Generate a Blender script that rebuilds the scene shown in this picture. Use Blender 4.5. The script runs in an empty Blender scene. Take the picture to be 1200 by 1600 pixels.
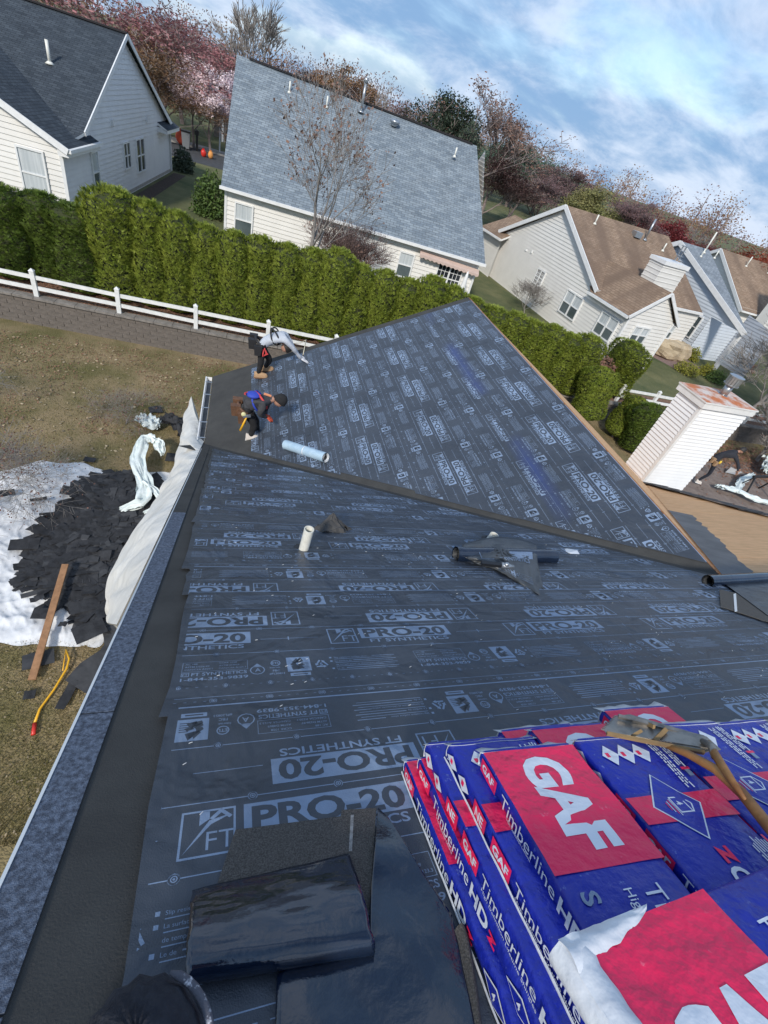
import bpy, bmesh, math, random
from math import sin, cos, pi, radians, sqrt, atan2
from mathutils import Vector, Matrix, noise
random.seed(7)
S = bpy.context.scene
COL = S.collection
# ------------------------------------------------------------------ camera, world, sun, exposure
H = 8.4                                   # camera height above the back lawn
F = 717.84
R = [Vector((0.94698581, -0.19960439, 0.25174582)), Vector((0.04703786, -0.68899854, -0.72323472)), Vector((0.31781333, 0.6967346, -0.64308288))]
cd = bpy.data.cameras.new('camera'); cam = bpy.data.objects.new('camera', cd); COL.objects.link(cam)
cd.sensor_fit = 'VERTICAL'; cd.sensor_height = 36; cd.lens = F / 1600 * 36; cd.clip_start = .05; cd.clip_end = 2000
xr_, yu_, zb_ = R[0], -R[1], -R[2]
cam.matrix_world = Matrix(((xr_.x, yu_.x, zb_.x, 0), (xr_.y, yu_.y, zb_.y, 0), (xr_.z, yu_.z, zb_.z, H), (0, 0, 0, 1)))
S.camera = cam
SUN_TO = Vector((-.40, -.70, .59)).normalized()
w = bpy.data.worlds.new('World'); S.world = w; w.use_nodes = True
nt = w.node_tree; nt.nodes.clear()
def N(t, **k):
    n = nt.nodes.new(t)
    for a, b in k.items(): setattr(n, a, b)
    return n
sky = N('ShaderNodeTexSky', sky_type='NISHITA', sun_disc=False, sun_elevation=math.asin(SUN_TO.z), sun_rotation=atan2(SUN_TO.x, SUN_TO.y), air_density=1.0, dust_density=.3, ozone_density=1.6)
tc = N('ShaderNodeTexCoord'); sep = N('ShaderNodeSeparateXYZ'); nt.links.new(tc.outputs['Generated'], sep.inputs[0])
mz = N('ShaderNodeMath', operation='MAXIMUM'); mz.inputs[1].default_value = 0; nt.links.new(sep.outputs[2], mz.inputs[0])
az = N('ShaderNodeMath', operation='ADD'); az.inputs[1].default_value = .42; nt.links.new(mz.outputs[0], az.inputs[0])
dv = N('ShaderNodeVectorMath', operation='DIVIDE'); nt.links.new(tc.outputs['Generated'], dv.inputs[0])
cb = N('ShaderNodeCombineXYZ')
for i in range(3): nt.links.new(az.outputs[0], cb.inputs[i])
nt.links.new(cb.outputs[0], dv.inputs[1])
mp = N('ShaderNodeMapping'); mp.inputs['Scale'].default_value = (1.7, 2.1, .8); mp.inputs['Rotation'].default_value = (0, 0, .45); mp.inputs['Location'].default_value = (3.1, 1.3, 0); nt.links.new(dv.outputs[0], mp.inputs[0])
def cnoise(scale, detail, rough, lo, hi, dist=0.0):
    n = N('ShaderNodeTexNoise'); n.inputs['Scale'].default_value = scale; n.inputs['Detail'].default_value = detail; n.inputs['Roughness'].default_value = rough; n.inputs['Distortion'].default_value = dist
    nt.links.new(mp.outputs[0], n.inputs['Vector'])
    r = N('ShaderNodeMapRange', interpolation_type='SMOOTHSTEP'); r.inputs[1].default_value = lo; r.inputs[2].default_value = hi; nt.links.new(n.outputs['Fac'], r.inputs[0]); return r.outputs[0]
c_mask = cnoise(.85, 7, .55, .30, .54, .3)
c_tone = cnoise(1.7, 10, .62, .38, .66, .3)
ccol = N('ShaderNodeMixRGB'); ccol.inputs[1].default_value = (1.45, 2.55, 4.3, 1); ccol.inputs[2].default_value = (4.1, 4.8, 6.0, 1); nt.links.new(c_tone, ccol.inputs[0])
hz_ = N('ShaderNodeMapRange'); hz_.inputs[1].default_value = .0; hz_.inputs[2].default_value = .20; hz_.inputs[3].default_value = 1; hz_.inputs[4].default_value = 0; nt.links.new(mz.outputs[0], hz_.inputs[0])
mxm = N('ShaderNodeMath', operation='MAXIMUM'); nt.links.new(hz_.outputs[0], mxm.inputs[0]); nt.links.new(c_mask, mxm.inputs[1]); c_mask = mxm.outputs[0]
cmix = N('ShaderNodeMixRGB'); cm2 = N('ShaderNodeMath', operation='MULTIPLY'); cm2.inputs[1].default_value = .95; nt.links.new(c_mask, cm2.inputs[0]); nt.links.new(cm2.outputs[0], cmix.inputs[0])
nt.links.new(sky.outputs[0], cmix.inputs[1]); nt.links.new(ccol.outputs[0], cmix.inputs[2])
bg = N('ShaderNodeBackground'); bg.inputs[1].default_value = .115; nt.links.new(cmix.outputs[0], bg.inputs[0])
wo = N('ShaderNodeOutputWorld'); nt.links.new(bg.outputs[0], wo.inputs[0])
sl = bpy.data.lights.new('sun', 'SUN'); sl.energy = 2.4; sl.angle = radians(7.0); sl.color = (1, .94, .85)
so = bpy.data.objects.new('sun', sl); COL.objects.link(so); so.rotation_euler = (-SUN_TO).to_track_quat('-Z', 'Y').to_euler()
S.view_settings.view_transform = 'Standard'; S.view_settings.look = 'None'; S.view_settings.gamma = 1; S.view_settings.use_curve_mapping = False
S.view_settings.exposure = .55

# ------------------------------------------------------------------ geometry of the place (metres, camera-relative z: zr; world z = zr + H)
P_ = .51929                                # roof pitch
ZA = -1.6                                  # roof A: zr = ZA - P*y
ZB = -5.3709                               # roof B: zr = ZB + P*x
X0, XR, Y1 = -.523, 5.015, 10.488
XE = 2 * XR - X0                           # right-hand end of the front roof
VK = (ZA - ZB) / P_                        # valley: x + y = VK
SL = sqrt(1 + P_ * P_)
NA = Vector((0, P_, 1)).normalized(); NB = Vector((-P_, 0, 1)).normalized()
ZU = .9                                    # ground level of the upper lots (lawn is 0)
def ray(u, v): return R[0] * ((u - 600) / F) + R[1] * ((v - 800) / F) + R[2]
def pz(u, v, z=0.):
    d = ray(u, v); t = (z - H) / d.z; return Vector((d.x * t, d.y * t, z))
def pA(u, v, h=0.):                        # -> (x, s) on roof A at height h above it
    d = ray(u, v); t = (ZA + h * SL) / (d.z + P_ * d.y); return d.x * t, (d.y * t - .46086 * h) * SL
def pB(u, v, h=0.):
    d = ray(u, v); t = (ZB + h * SL) / (d.z - P_ * d.x); return Vector((d.x * t, d.y * t, d.z * t + H))
def pv(u, v, a, b):                        # on a vertical plane through a, b
    n = Vector((-(b[1] - a[1]), b[0] - a[0], 0)); d = ray(u, v); t = (n.x * a[0] + n.y * a[1]) / n.dot(d); return Vector((d.x * t, d.y * t, d.z * t + H))
def pd(u, v, dist):
    d = ray(u, v).normalized() * dist; return Vector((d.x, d.y, d.z + H))
SR = -1.0                                  # ridge of roof A (s coordinate); beyond it the roof falls the other way
def rA(x, s, h=0.):                        # roof A coordinates -> world, bending over the ridge
    a = math.atan(P_)
    if s > SR + .12:
        y = s / SL; return Vector((x, y, H + ZA - P_ * y)) + NA * h
    # smooth ridge cap
    k = min(1, (SR + .12 - s) / .24); ang = a * (1 - 2 * k)      # local slope angle
    r = .24 / (2 * a)
    y0 = (SR + .12) / SL; p0 = Vector((x, y0, H + ZA - P_ * y0)); c = p0 - NA * r
    nrm = Vector((0, sin(ang), cos(ang))); p = c + nrm * (r + h)
    if k >= 1: p += Vector((0, -cos(a), -sin(a))) * (SR - .12 - s)
    return p
def rB(y, s, h=0.):                        # s: slope distance from the eave
    x = X0 + s / SL; return Vector((x, y, H + ZB + P_ * x)) + NB * h

# ------------------------------------------------------------------ materials
MATS = {}
def mat(name, col, rough=.7, col2=None, nscale=8., bump=0., bscale=None, metal=0., spec=.5, coat=0., detail=5, contrast=(.35, .65), stretch=None, trans=0.):
    if name in MATS: return MATS[name]
    m = bpy.data.materials.new(name); m.use_nodes = True; t = m.node_tree; b = t.nodes['Principled BSDF']; L = t.links
    b.inputs['Roughness'].default_value = rough; b.inputs['Metallic'].default_value = metal
    b.inputs['Specular IOR Level'].default_value = spec; b.inputs['Coat Weight'].default_value = coat
    b.inputs['Base Color'].default_value = (*col, 1)
    if trans: b.inputs['Transmission Weight'].default_value = trans
    co = t.nodes.new('ShaderNodeTexCoord'); mpn = t.nodes.new('ShaderNodeMapping'); L.new(co.outputs['Object'], mpn.inputs[0])
    if stretch: mpn.inputs['Scale'].default_value = stretch
    if col2:
        n = t.nodes.new('ShaderNodeTexNoise'); n.inputs['Scale'].default_value = nscale; n.inputs['Detail'].default_value = detail; n.inputs['Roughness'].default_value = .65
        L.new(mpn.outputs[0], n.inputs['Vector'])
        r = t.nodes.new('ShaderNodeMapRange'); r.inputs[1].default_value, r.inputs[2].default_value = contrast; L.new(n.outputs['Fac'], r.inputs[0])
        x = t.nodes.new('ShaderNodeMixRGB'); x.inputs[1].default_value = (*col, 1); x.inputs[2].default_value = (*col2, 1); L.new(r.outputs[0], x.inputs[0]); L.new(x.outputs[0], b.inputs['Base Color'])
    if bump:
        n = t.nodes.new('ShaderNodeTexNoise'); n.inputs['Scale'].default_value = bscale or nscale; n.inputs['Detail'].default_value = 4; L.new(mpn.outputs[0], n.inputs['Vector'])
        bb = t.nodes.new('ShaderNodeBump'); bb.inputs['Strength'].default_value = 1; bb.inputs['Distance'].default_value = bump; L.new(n.outputs['Fac'], bb.inputs['Height']); L.new(bb.outputs[0], b.inputs['Normal'])
    MATS[name] = m; return m
def leafmat(name, c1, c2, scale=3., rough=.65, c3=None):
    """leaves: colour varies leaf by leaf, a little light passes through"""
    if name in MATS: return MATS[name]
    m = mat(name, c1, rough, c2, scale, contrast=(.3, .7)); t = m.node_tree; L = t.links; b = t.nodes['Principled BSDF']
    g = t.nodes.new('ShaderNodeNewGeometry'); hs = t.nodes.new('ShaderNodeHueSaturation'); mr = t.nodes.new('ShaderNodeMapRange'); mr.inputs[3].default_value = .55; mr.inputs[4].default_value = 1.5
    L.new(g.outputs['Random Per Island'], mr.inputs[0]); L.new(mr.outputs[0], hs.inputs['Value'])
    src = b.inputs['Base Color'].links[0].from_socket; L.new(src, hs.inputs['Color']); L.new(hs.outputs[0], b.inputs['Base Color'])
    tr = t.nodes.new('ShaderNodeBsdfTranslucent'); L.new(hs.outputs[0], tr.inputs[0]); mx = t.nodes.new('ShaderNodeMixShader'); mx.inputs[0].default_value = .25
    out = [n for n in t.nodes if n.type == 'OUTPUT_MATERIAL'][0]; L.new(b.outputs[0], mx.inputs[1]); L.new(tr.outputs[0], mx.inputs[2]); L.new(mx.outputs[0], out.inputs[0])
    return m
def shinglemat(name, ca, cb, row=.14, wid=.32, bump=.006, stain=None):
    if name in MATS: return MATS[name]
    m = bpy.data.materials.new(name); m.use_nodes = True; t = m.node_tree; b = t.nodes['Principled BSDF']; L = t.links
    b.inputs['Roughness'].default_value = .9; b.inputs['Specular IOR Level'].default_value = .25
    uv = t.nodes.new('ShaderNodeUVMap')
    br = t.nodes.new('ShaderNodeTexBrick'); br.inputs['Scale'].default_value = 1; br.inputs['Mortar Size'].default_value = row * .07; br.inputs['Brick Width'].default_value = wid; br.inputs['Row Height'].default_value = row
    br.offset = .5; br.inputs['Color1'].default_value = (*ca, 1); br.inputs['Color2'].default_value = (*cb, 1); br.inputs['Mortar'].default_value = (*[c * .45 for c in cb], 1); br.inputs['Bias'].default_value = 0.1
    L.new(uv.outputs[0], br.inputs['Vector'])
    n = t.nodes.new('ShaderNodeTexNoise'); n.inputs['Scale'].default_value = 1.1; n.inputs['Detail'].default_value = 8; n.inputs['Roughness'].default_value = .7; L.new(uv.outputs[0], n.inputs['Vector'])
    r = t.nodes.new('ShaderNodeMapRange'); r.inputs[1].default_value = .3; r.inputs[2].default_value = .7; r.inputs[3].default_value = .78; r.inputs[4].default_value = 1.2; L.new(n.outputs['Fac'], r.inputs[0])
    hs = t.nodes.new('ShaderNodeHueSaturation'); L.new(r.outputs[0], hs.inputs['Value']); L.new(br.outputs['Color'], hs.inputs['Color']); 
    last = hs.outputs[0]
    if stain:
        mpn = t.nodes.new('ShaderNodeMapping'); mpn.inputs['Scale'].default_value = (.7, .12, 1); L.new(uv.outputs[0], mpn.inputs[0])
        n2 = t.nodes.new('ShaderNodeTexNoise'); n2.inputs['Scale'].default_value = 1.; n2.inputs['Detail'].default_value = 3; L.new(mpn.outputs[0], n2.inputs['Vector'])
        r2 = t.nodes.new('ShaderNodeMapRange'); r2.inputs[1].default_value = .42; r2.inputs[2].default_value = .66; r2.inputs[4].default_value = .8; L.new(n2.outputs['Fac'], r2.inputs[0])
        x = t.nodes.new('ShaderNodeMixRGB'); L.new(r2.outputs[0], x.inputs[0]); L.new(last, x.inputs[1]); x.inputs[2].default_value = (*stain, 1); last = x.outputs[0]
    L.new(last, b.inputs['Base Color'])
    fn = t.nodes.new('ShaderNodeTexNoise'); fn.inputs['Scale'].default_value = 60; L.new(uv.outputs[0], fn.inputs['Vector'])
    ad = t.nodes.new('ShaderNodeMath'); ad.operation = 'MULTIPLY_ADD'; ad.inputs[1].default_value = -.8; L.new(br.outputs['Fac'], ad.inputs[0]); L.new(fn.outputs['Fac'], ad.inputs[2])
    bb = t.nodes.new('ShaderNodeBump'); bb.inputs['Distance'].default_value = bump; L.new(ad.outputs[0], bb.inputs['Height']); L.new(bb.outputs[0], b.inputs['Normal'])
    MATS[name] = m; return m
def undermat(name, col, rough=.42, printed=False, stain=False):
    """woven synthetic sheet: long soft wrinkles, fine weave, dust"""
    if name in MATS: return MATS[name]
    m = bpy.data.materials.new(name); m.use_nodes = True; t = m.node_tree; b = t.nodes['Principled BSDF']; L = t.links
    b.inputs['Roughness'].default_value = rough; b.inputs['Specular IOR Level'].default_value = .55
    co = t.nodes.new('ShaderNodeTexCoord')
    n = t.nodes.new('ShaderNodeTexNoise'); n.inputs['Scale'].default_value = 1.3; n.inputs['Detail'].default_value = 8; n.inputs['Roughness'].default_value = .7; L.new(co.outputs['Object'], n.inputs['Vector'])
    r = t.nodes.new('ShaderNodeMapRange'); r.inputs[1].default_value = .3; r.inputs[2].default_value = .72; r.inputs[3].default_value = .75 if not printed else .6; r.inputs[4].default_value = 1.3 if not printed else 1.12; L.new(n.outputs['Fac'], r.inputs[0])
    hs = t.nodes.new('ShaderNodeHueSaturation'); hs.inputs['Color'].default_value = (*col, 1); L.new(r.outputs[0], hs.inputs['Value']); last = hs.outputs[0]
    if stain:   # blue chalk dust lying along one course of the far roof
        geo = t.nodes.new('ShaderNodeNewGeometry'); sp = t.nodes.new('ShaderNodeSeparateXYZ'); L.new(geo.outputs['Position'], sp.inputs[0])
        def mth(op, a, bb_):
            q = t.nodes.new('ShaderNodeMath'); q.operation = op
            for i, s_ in enumerate((a, bb_)):
                if isinstance(s_, (int, float)): q.inputs[i].default_value = s_
                else: L.new(s_, q.inputs[i])
            return q.outputs[0]
        d1 = mth('ABSOLUTE', mth('SUBTRACT', sp.outputs[0], 4.08), 0)
        band = mth('MAXIMUM', mth('SUBTRACT', 1., mth('MULTIPLY', d1, 6.5)), 0)
        n3 = t.nodes.new('ShaderNodeTexNoise'); n3.inputs['Scale'].default_value = .55; n3.inputs['Detail'].default_value = 4; L.new(co.outputs['Object'], n3.inputs['Vector'])
        r3 = t.nodes.new('ShaderNodeMapRange'); r3.inputs[1].default_value = .45; r3.inputs[2].default_value = .80; r3.inputs[4].default_value = .55; L.new(n3.outputs['Fac'], r3.inputs[0])
        f = mth('MULTIPLY', band, r3.outputs[0]); f = mth('MULTIPLY', f, mth('GREATER_THAN', sp.outputs[1], 2.4))
        x = t.nodes.new('ShaderNodeMixRGB'); L.new(f, x.inputs[0]); L.new(last, x.inputs[1]); x.inputs[2].default_value = (.03, .09, .50, 1); last = x.outputs[0]
    L.new(last, b.inputs['Base Color'])
    n1 = t.nodes.new('ShaderNodeTexNoise'); n1.inputs['Scale'].default_value = 3.2; n1.inputs['Detail'].default_value = 3; n1.inputs['Distortion'].default_value = .6; L.new(co.outputs['Object'], n1.inputs['Vector'])
    n2 = t.nodes.new('ShaderNodeTexNoise'); n2.inputs['Scale'].default_value = 240; n2.inputs['Detail'].default_value = 1; L.new(co.outputs['Object'], n2.inputs['Vector'])
    b1 = t.nodes.new('ShaderNodeBump'); b1.inputs['Distance'].default_value = .05; L.new(n1.outputs['Fac'], b1.inputs['Height'])
    b2 = t.nodes.new('ShaderNodeBump'); b2.inputs['Distance'].default_value = .0012; L.new(n2.outputs['Fac'], b2.inputs['Height']); L.new(b1.outputs[0], b2.inputs['Normal']); L.new(b2.outputs[0], b.inputs['Normal'])
    MATS[name] = m; return m

M_under = undermat('underlay_dark', (.047, .056, .072))
M_underB = undermat('underlay_dark_far', (.047, .056, .072), stain=True)
M_print = undermat('underlay_print', (.25, .33, .46), .5, True)
M_ice = mat('ice_shield', (.046, .045, .043), .8, (.064, .063, .059), 3, .0015, 160, spec=.3)
M_starter = mat('starter_shingle', (.055, .066, .09), .9, (.17, .205, .27), 60, .003, 300, stretch=(1, 1, 1), contrast=(.40, .66), detail=9)
M_drip = mat('drip_edge_white', (.78, .78, .76), .4)
M_osb = mat('sheathing_wood', (.74, .44, .22), .8, (.55, .31, .14), 2.2, .002, 40, stretch=(1.2, 8, 8), contrast=(.38, .72), detail=9)
M_osbedge = mat('wood_edge', (.55, .26, .10), .75, (.32, .13, .05), 9, .003, 30)
M_vinyl = mat('vinyl_white', (.83, .83, .83), .5, (.78, .785, .79), 2)
M_trim = mat('trim_white', (.80, .80, .79), .45, (.70, .70, .69), 5)
M_rust = mat('rusted_steel', (.50, .16, .06), .85, (.62, .55, .50), 2.6, .002, 30, contrast=(.42, .60), detail=9)
M_galv = mat('galvanised', (.5, .52, .53), .35, (.36, .38, .4), 12, metal=.8)
M_pvc = mat('pvc_pipe', (.78, .77, .70), .4, (.66, .65, .58), 20)
M_black = mat('black_plastic', (.015, .016, .018), .3)
M_flash = mat('black_flashing', (.03, .032, .034), .55, (.055, .057, .06), 6)
M_brown = mat('brown_felt', (.075, .066, .056), .9, (.115, .105, .092), 120, .002, 200)
M_glass = mat('window_glass', (.055, .075, .08), .08, (.13, .16, .17), .8, spec=.9, contrast=(.3, .7))
M_glassd = mat('window_glass_dark', (.02, .024, .03), .08, spec=.9)
M_curtain = mat('window_curtain', (.42, .46, .48), .25, (.60, .63, .64), 1.6, spec=.9, stretch=(6, 6, .3))

# ------------------------------------------------------------------ object helpers
def link(o, parent=None):
    COL.objects.link(o)
    if parent is not None: o.parent = parent
    return o
def tag(o, label=None, cat=None, group=None, kind=None):
    if label: o['label'] = label
    if cat: o['category'] = cat
    if group: o['group'] = group
    if kind: o['kind'] = kind
    return o
def thing(name, label, cat, loc=(0, 0, 0), group=None, rz=0.):
    o = bpy.data.objects.new(name, None); o.empty_display_size = .2; link(o); o.location = loc; o.rotation_euler = (0, 0, rz)
    return tag(o, label, cat, group)
class MB:
    def __init__(s): s.v = []; s.f = []; s.m = []; s.uv = {}
    def face(s, pts, mi=0, uv=None):
        i = len(s.v); s.v += [tuple(p) for p in pts]; s.f.append(tuple(range(i, i + len(pts)))); s.m.append(mi)
        if uv: s.uv[len(s.f) - 1] = uv
    def box(s, c, d, mi=0, M=None):
        x, y, z = [q / 2 for q in d]; P = [Vector((a * x, b * y, e * z)) for e in (-1, 1) for b in (-1, 1) for a in (-1, 1)]
        if M is not None: P = [M @ p for p in P]
        P = [p + Vector(c) for p in P]; i = len(s.v); s.v += [tuple(p) for p in P]
        for q in ((0, 2, 3, 1), (4, 5, 7, 6), (0, 1, 5, 4), (2, 6, 7, 3), (0, 4, 6, 2), (1, 3, 7, 5)): s.f.append(tuple(i + k for k in q)); s.m.append(mi)
    def hexa(s, lo, hi, mi=0):
        """prism between two loops of the same length"""
        i = len(s.v); n = len(lo); s.v += [tuple(p) for p in lo] + [tuple(p) for p in hi]
        s.f.append(tuple(i + k for k in range(n))[::-1]); s.m.append(mi); s.f.append(tuple(i + n + k for k in range(n))); s.m.append(mi)
        for k in range(n): s.f.append((i + k, i + (k + 1) % n, i + n + (k + 1) % n, i + n + k)); s.m.append(mi)
    def bar(s, a, b, wd, ht, mi=0, up=Vector((0, 0, 1))):
        a = Vector(a); b = Vector(b); d = (b - a).normalized(); x = d.cross(up)
        if x.length < 1e-4: x = Vector((1, 0, 0))
        x.normalize(); u = x.cross(d)
        q = [x * sx * wd / 2 + u * sy * ht / 2 for sx, sy in ((-1, -1), (1, -1), (1, 1), (-1, 1))]
        s.hexa([a + k for k in q], [b + k for k in q], mi)
    def tube(s, pts, rad, n=8, mi=0, cap=True):
        pts = [Vector(p) for p in pts]; rad = rad if hasattr(rad, '__len__') else [rad] * len(pts); i0 = len(s.v); prev = None
        for k, p in enumerate(pts):
            d = (pts[min(k + 1, len(pts) - 1)] - pts[max(k - 1, 0)]).normalized()
            if prev is None: x = d.orthogonal().normalized()
            else:
                x = prev - d * prev.dot(d)
                x = x.normalized() if x.length > 1e-5 else d.orthogonal().normalized()
            prev = x; y = d.cross(x)
            for j in range(n): a = 2 * pi * j / n; s.v.append(tuple(p + (x * cos(a) + y * sin(a)) * rad[k]))
        for k in range(len(pts) - 1):
            for j in range(n): s.f.append((i0 + k * n + j, i0 + k * n + (j + 1) % n, i0 + (k + 1) * n + (j + 1) % n, i0 + (k + 1) * n + j)); s.m.append(mi)
        if cap:
            s.f.append(tuple(i0 + j for j in range(n))[::-1]); s.m.append(mi); e = i0 + (len(pts) - 1) * n; s.f.append(tuple(e + j for j in range(n))); s.m.append(mi)
    def ellipsoid(s, c, r, n=12, m=8, mi=0, M=None, jit=0.):
        i0 = len(s.v)
        for a in range(m + 1):
            t = pi * a / m
            for b in range(n):
                p_ = Vector((sin(t) * cos(2 * pi * b / n) * r[0], sin(t) * sin(2 * pi * b / n) * r[1], cos(t) * r[2])) * (1 + (random.random() - .5) * jit)
                if M is not None: p_ = M @ p_
                s.v.append(tuple(p_ + Vector(c)))
        for a in range(m):
            for b in range(n): s.f.append((i0 + a * n + b, i0 + (a + 1) * n + b, i0 + (a + 1) * n + (b + 1) % n, i0 + a * n + (b + 1) % n)); s.m.append(mi)
    def grid(s, fn, nu, nv, mi=0, uvf=None):
        i0 = len(s.v)
        for a in range(nu + 1):
            for b in range(nv + 1): s.v.append(tuple(fn(a / nu, b / nv)))
        for a in range(nu):
            for b in range(nv): s.f.append((i0 + a * (nv + 1) + b, i0 + (a + 1) * (nv + 1) + b, i0 + (a + 1) * (nv + 1) + b + 1, i0 + a * (nv + 1) + b + 1)); s.m.append(mi)
    def mesh(s, name, mats, smooth=False):
        me = bpy.data.meshes.new(name); me.from_pydata(s.v, [], s.f)
        for m in (mats if isinstance(mats, (list, tuple)) else [mats]): me.materials.append(m)
        me.polygons.foreach_set('material_index', s.m)
        if smooth: me.polygons.foreach_set('use_smooth', [True] * len(s.f))
        if s.uv:
            u = me.uv_layers.new(name='UVMap')
            for fi, uv in s.uv.items():
                st = me.polygons[fi].loop_start
                for k, q in enumerate(uv): u.data[st + k].uv = q
        me.update(); return me
    def build(s, name, mats, parent=None, smooth=False, thick=0.):
        o = bpy.data.objects.new(name, s.mesh(name, mats, smooth)); link(o, parent)
        if parent is not None and parent.location.length + abs(parent.rotation_euler.z) > 0: o.matrix_parent_inverse = (Matrix.Translation(parent.location) @ parent.rotation_euler.to_matrix().to_4x4()).inverted()
        if thick:
            md = o.modifiers.new('thickness', 'SOLIDIFY'); md.thickness = thick; md.offset = 0
        return o
def copy_tree(o, parent=None):
    c = o.copy(); COL.objects.link(c)
    if parent is not None: c.parent = parent
    for ch in list(o.children): copy_tree(ch, c)
    return c
def n3(p, sc=1., seed=0.): return noise.noise(Vector(p) * sc + Vector((seed, seed * 1.7, -seed)))

def clip(poly, f):
    """keep the part of a 3-component polygon where f(p) >= 0 (f linear)"""
    out = []; n = len(poly)
    for i in range(n):
        a, b = poly[i], poly[(i + 1) % n]; fa, fb = f(a), f(b)
        if fa >= 0: out.append(a)
        if (fa >= 0) != (fb >= 0): k = fa / (fa - fb); out.append(tuple(a[j] + (b[j] - a[j]) * k for j in range(len(a))))
    return out
# ------------------------------------------------------------------ flat print: lettering and marks as 2-D polygons
TX = {}
def text2d(s, h, bold=0., sx=1.):
    """list of 2-D polygons of a line of lettering (cap height h, baseline at 0, left at 0), and its width"""
    k = (s, bold)
    if k not in TX:
        c = bpy.data.curves.new('t', 'FONT'); c.body = s; c.size = 1; c.resolution_u = 3; c.offset = bold; c.fill_mode = 'FRONT'; c.dimensions = '2D'
        o = bpy.data.objects.new('t', c); me = bpy.data.meshes.new_from_object(o)
        P = [[(me.vertices[i].co.x, me.vertices[i].co.y) for i in p.vertices] for p in me.polygons]
        xs = [q[0] for p in P for q in p] or [0]; TX[k] = (P, min(xs), max(xs)); bpy.data.objects.remove(o); bpy.data.meshes.remove(me)
    P, a, b = TX[k]; g = h / .70
    return [[((q[0] - a) * g * sx, q[1] * g) for q in p] for p in P], (b - a) * g * sx
class Pr:
    """a printed page: polygons (x right, y up), layer, material index"""
    def __init__(s): s.p = []
    def poly(s, pts, layer=0, mi=0): s.p.append(([tuple(q) for q in pts], layer, mi))
    def rect(s, x0, y0, x1, y1, layer=0, mi=0, cell=0.):
        nx = max(1, math.ceil(abs(x1 - x0) / cell)) if cell else 1; ny = max(1, math.ceil(abs(y1 - y0) / cell)) if cell else 1
        for i in range(nx):
            for j in range(ny):
                a, b = x0 + (x1 - x0) * i / nx, x0 + (x1 - x0) * (i + 1) / nx; c, d = y0 + (y1 - y0) * j / ny, y0 + (y1 - y0) * (j + 1) / ny
                s.poly([(a, c), (b, c), (b, d), (a, d)], layer, mi)
    def frame(s, x0, y0, x1, y1, t, layer=0, mi=0):
        s.rect(x0, y0, x1, y0 + t, layer, mi); s.rect(x0, y1 - t, x1, y1, layer, mi); s.rect(x0, y0 + t, x0 + t, y1 - t, layer, mi); s.rect(x1 - t, y0 + t, x1, y1 - t, layer, mi)
    def ring(s, x, y, r, r2, n=14, layer=0, mi=0):
        for i in range(n):
            a, b = 2 * pi * i / n, 2 * pi * (i + 1) / n
            if r2 > 0: s.poly([(x + r2 * cos(a), y + r2 * sin(a)), (x + r * cos(a), y + r * sin(a)), (x + r * cos(b), y + r * sin(b)), (x + r2 * cos(b), y + r2 * sin(b))], layer, mi)
        if r2 <= 0: s.poly([(x + r * cos(2 * pi * i / n), y + r * sin(2 * pi * i / n)) for i in range(n)], layer, mi)
    def line(s, x0, y0, x1, y1, t, layer=0, mi=0):
        d = Vector((x1 - x0, y1 - y0)); 
        if d.length < 1e-6: return
        n = Vector((-d.y, d.x)).normalized() * t / 2; s.poly([(x0 + n.x, y0 + n.y), (x0 - n.x, y0 - n.y), (x1 - n.x, y1 - n.y), (x1 + n.x, y1 + n.y)], layer, mi)
    def text(s, st, x, y, h, bold=0., sx=1., layer=0, mi=0, rot=0., width=None):
        P, wd = text2d(st, h, bold, sx); k = (width / wd) if width else 1; c, n = cos(rot), sin(rot)
        for p in P: s.p.append(([(x + q[0] * k * c - q[1] * n, y + q[0] * k * n + q[1] * c) for q in p], layer, mi))
        return wd * k
    def add(s, o, x=0., y=0., rot=0., sc=1.):
        c, n = cos(rot), sin(rot)
        for p, l, m in o.p: s.p.append(([(x + (q[0] * c - q[1] * n) * sc, y + (q[0] * n + q[1] * c) * sc) for q in p], l, m))
def recycle(pr, x, y, r, mi=0):
    v = [(x + r * cos(a), y + r * sin(a)) for a in (pi / 2, pi * 7 / 6, pi * 11 / 6)]
    for i in range(3):
        a, b = Vector(v[i]), Vector(v[(i + 1) % 3]); d = b - a; pr.line(*(a + d * .12), *(a + d * .62), r * .22, 0, mi)
        n = Vector((-d.y, d.x)).normalized() * r * .26; e = a + d * .62; f = a + d * .86; pr.poly([tuple(e + n), tuple(e - n), tuple(f)], 0, mi)
    pr.text('5', x - r * .2, y - r * .3, r * .55, .03, 1, 0, mi)
def logo_strip():
    g = Pr()                                # square emblem, name box, line below; x from 0 to .77, y 0 is its middle
    g.frame(0, -.075, .165, .085, .007)
    g.poly([(.012, -.06), (.085, .045), (.155, .06), (.09, .03)]); g.poly([(.055, .03), (.055, .08), (.085, .08), (.085, .05)])
    g.poly([(.085, .052), (.12, .085), (.155, .052), (.145, .045), (.12, .068), (.095, .045)])
    g.text('FT', .078, -.055, .062, -.005, 1.0)
    g.rect(.19, -.03, .77, .085, 0); g.text('PRO-20', .215, -.015, .085, .035, 1.2, 1, 1, width=.53)
    g.text('FT SYNTHETICS', .235, -.075, .036, .018, 1.15, width=.50)
    return g
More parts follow.
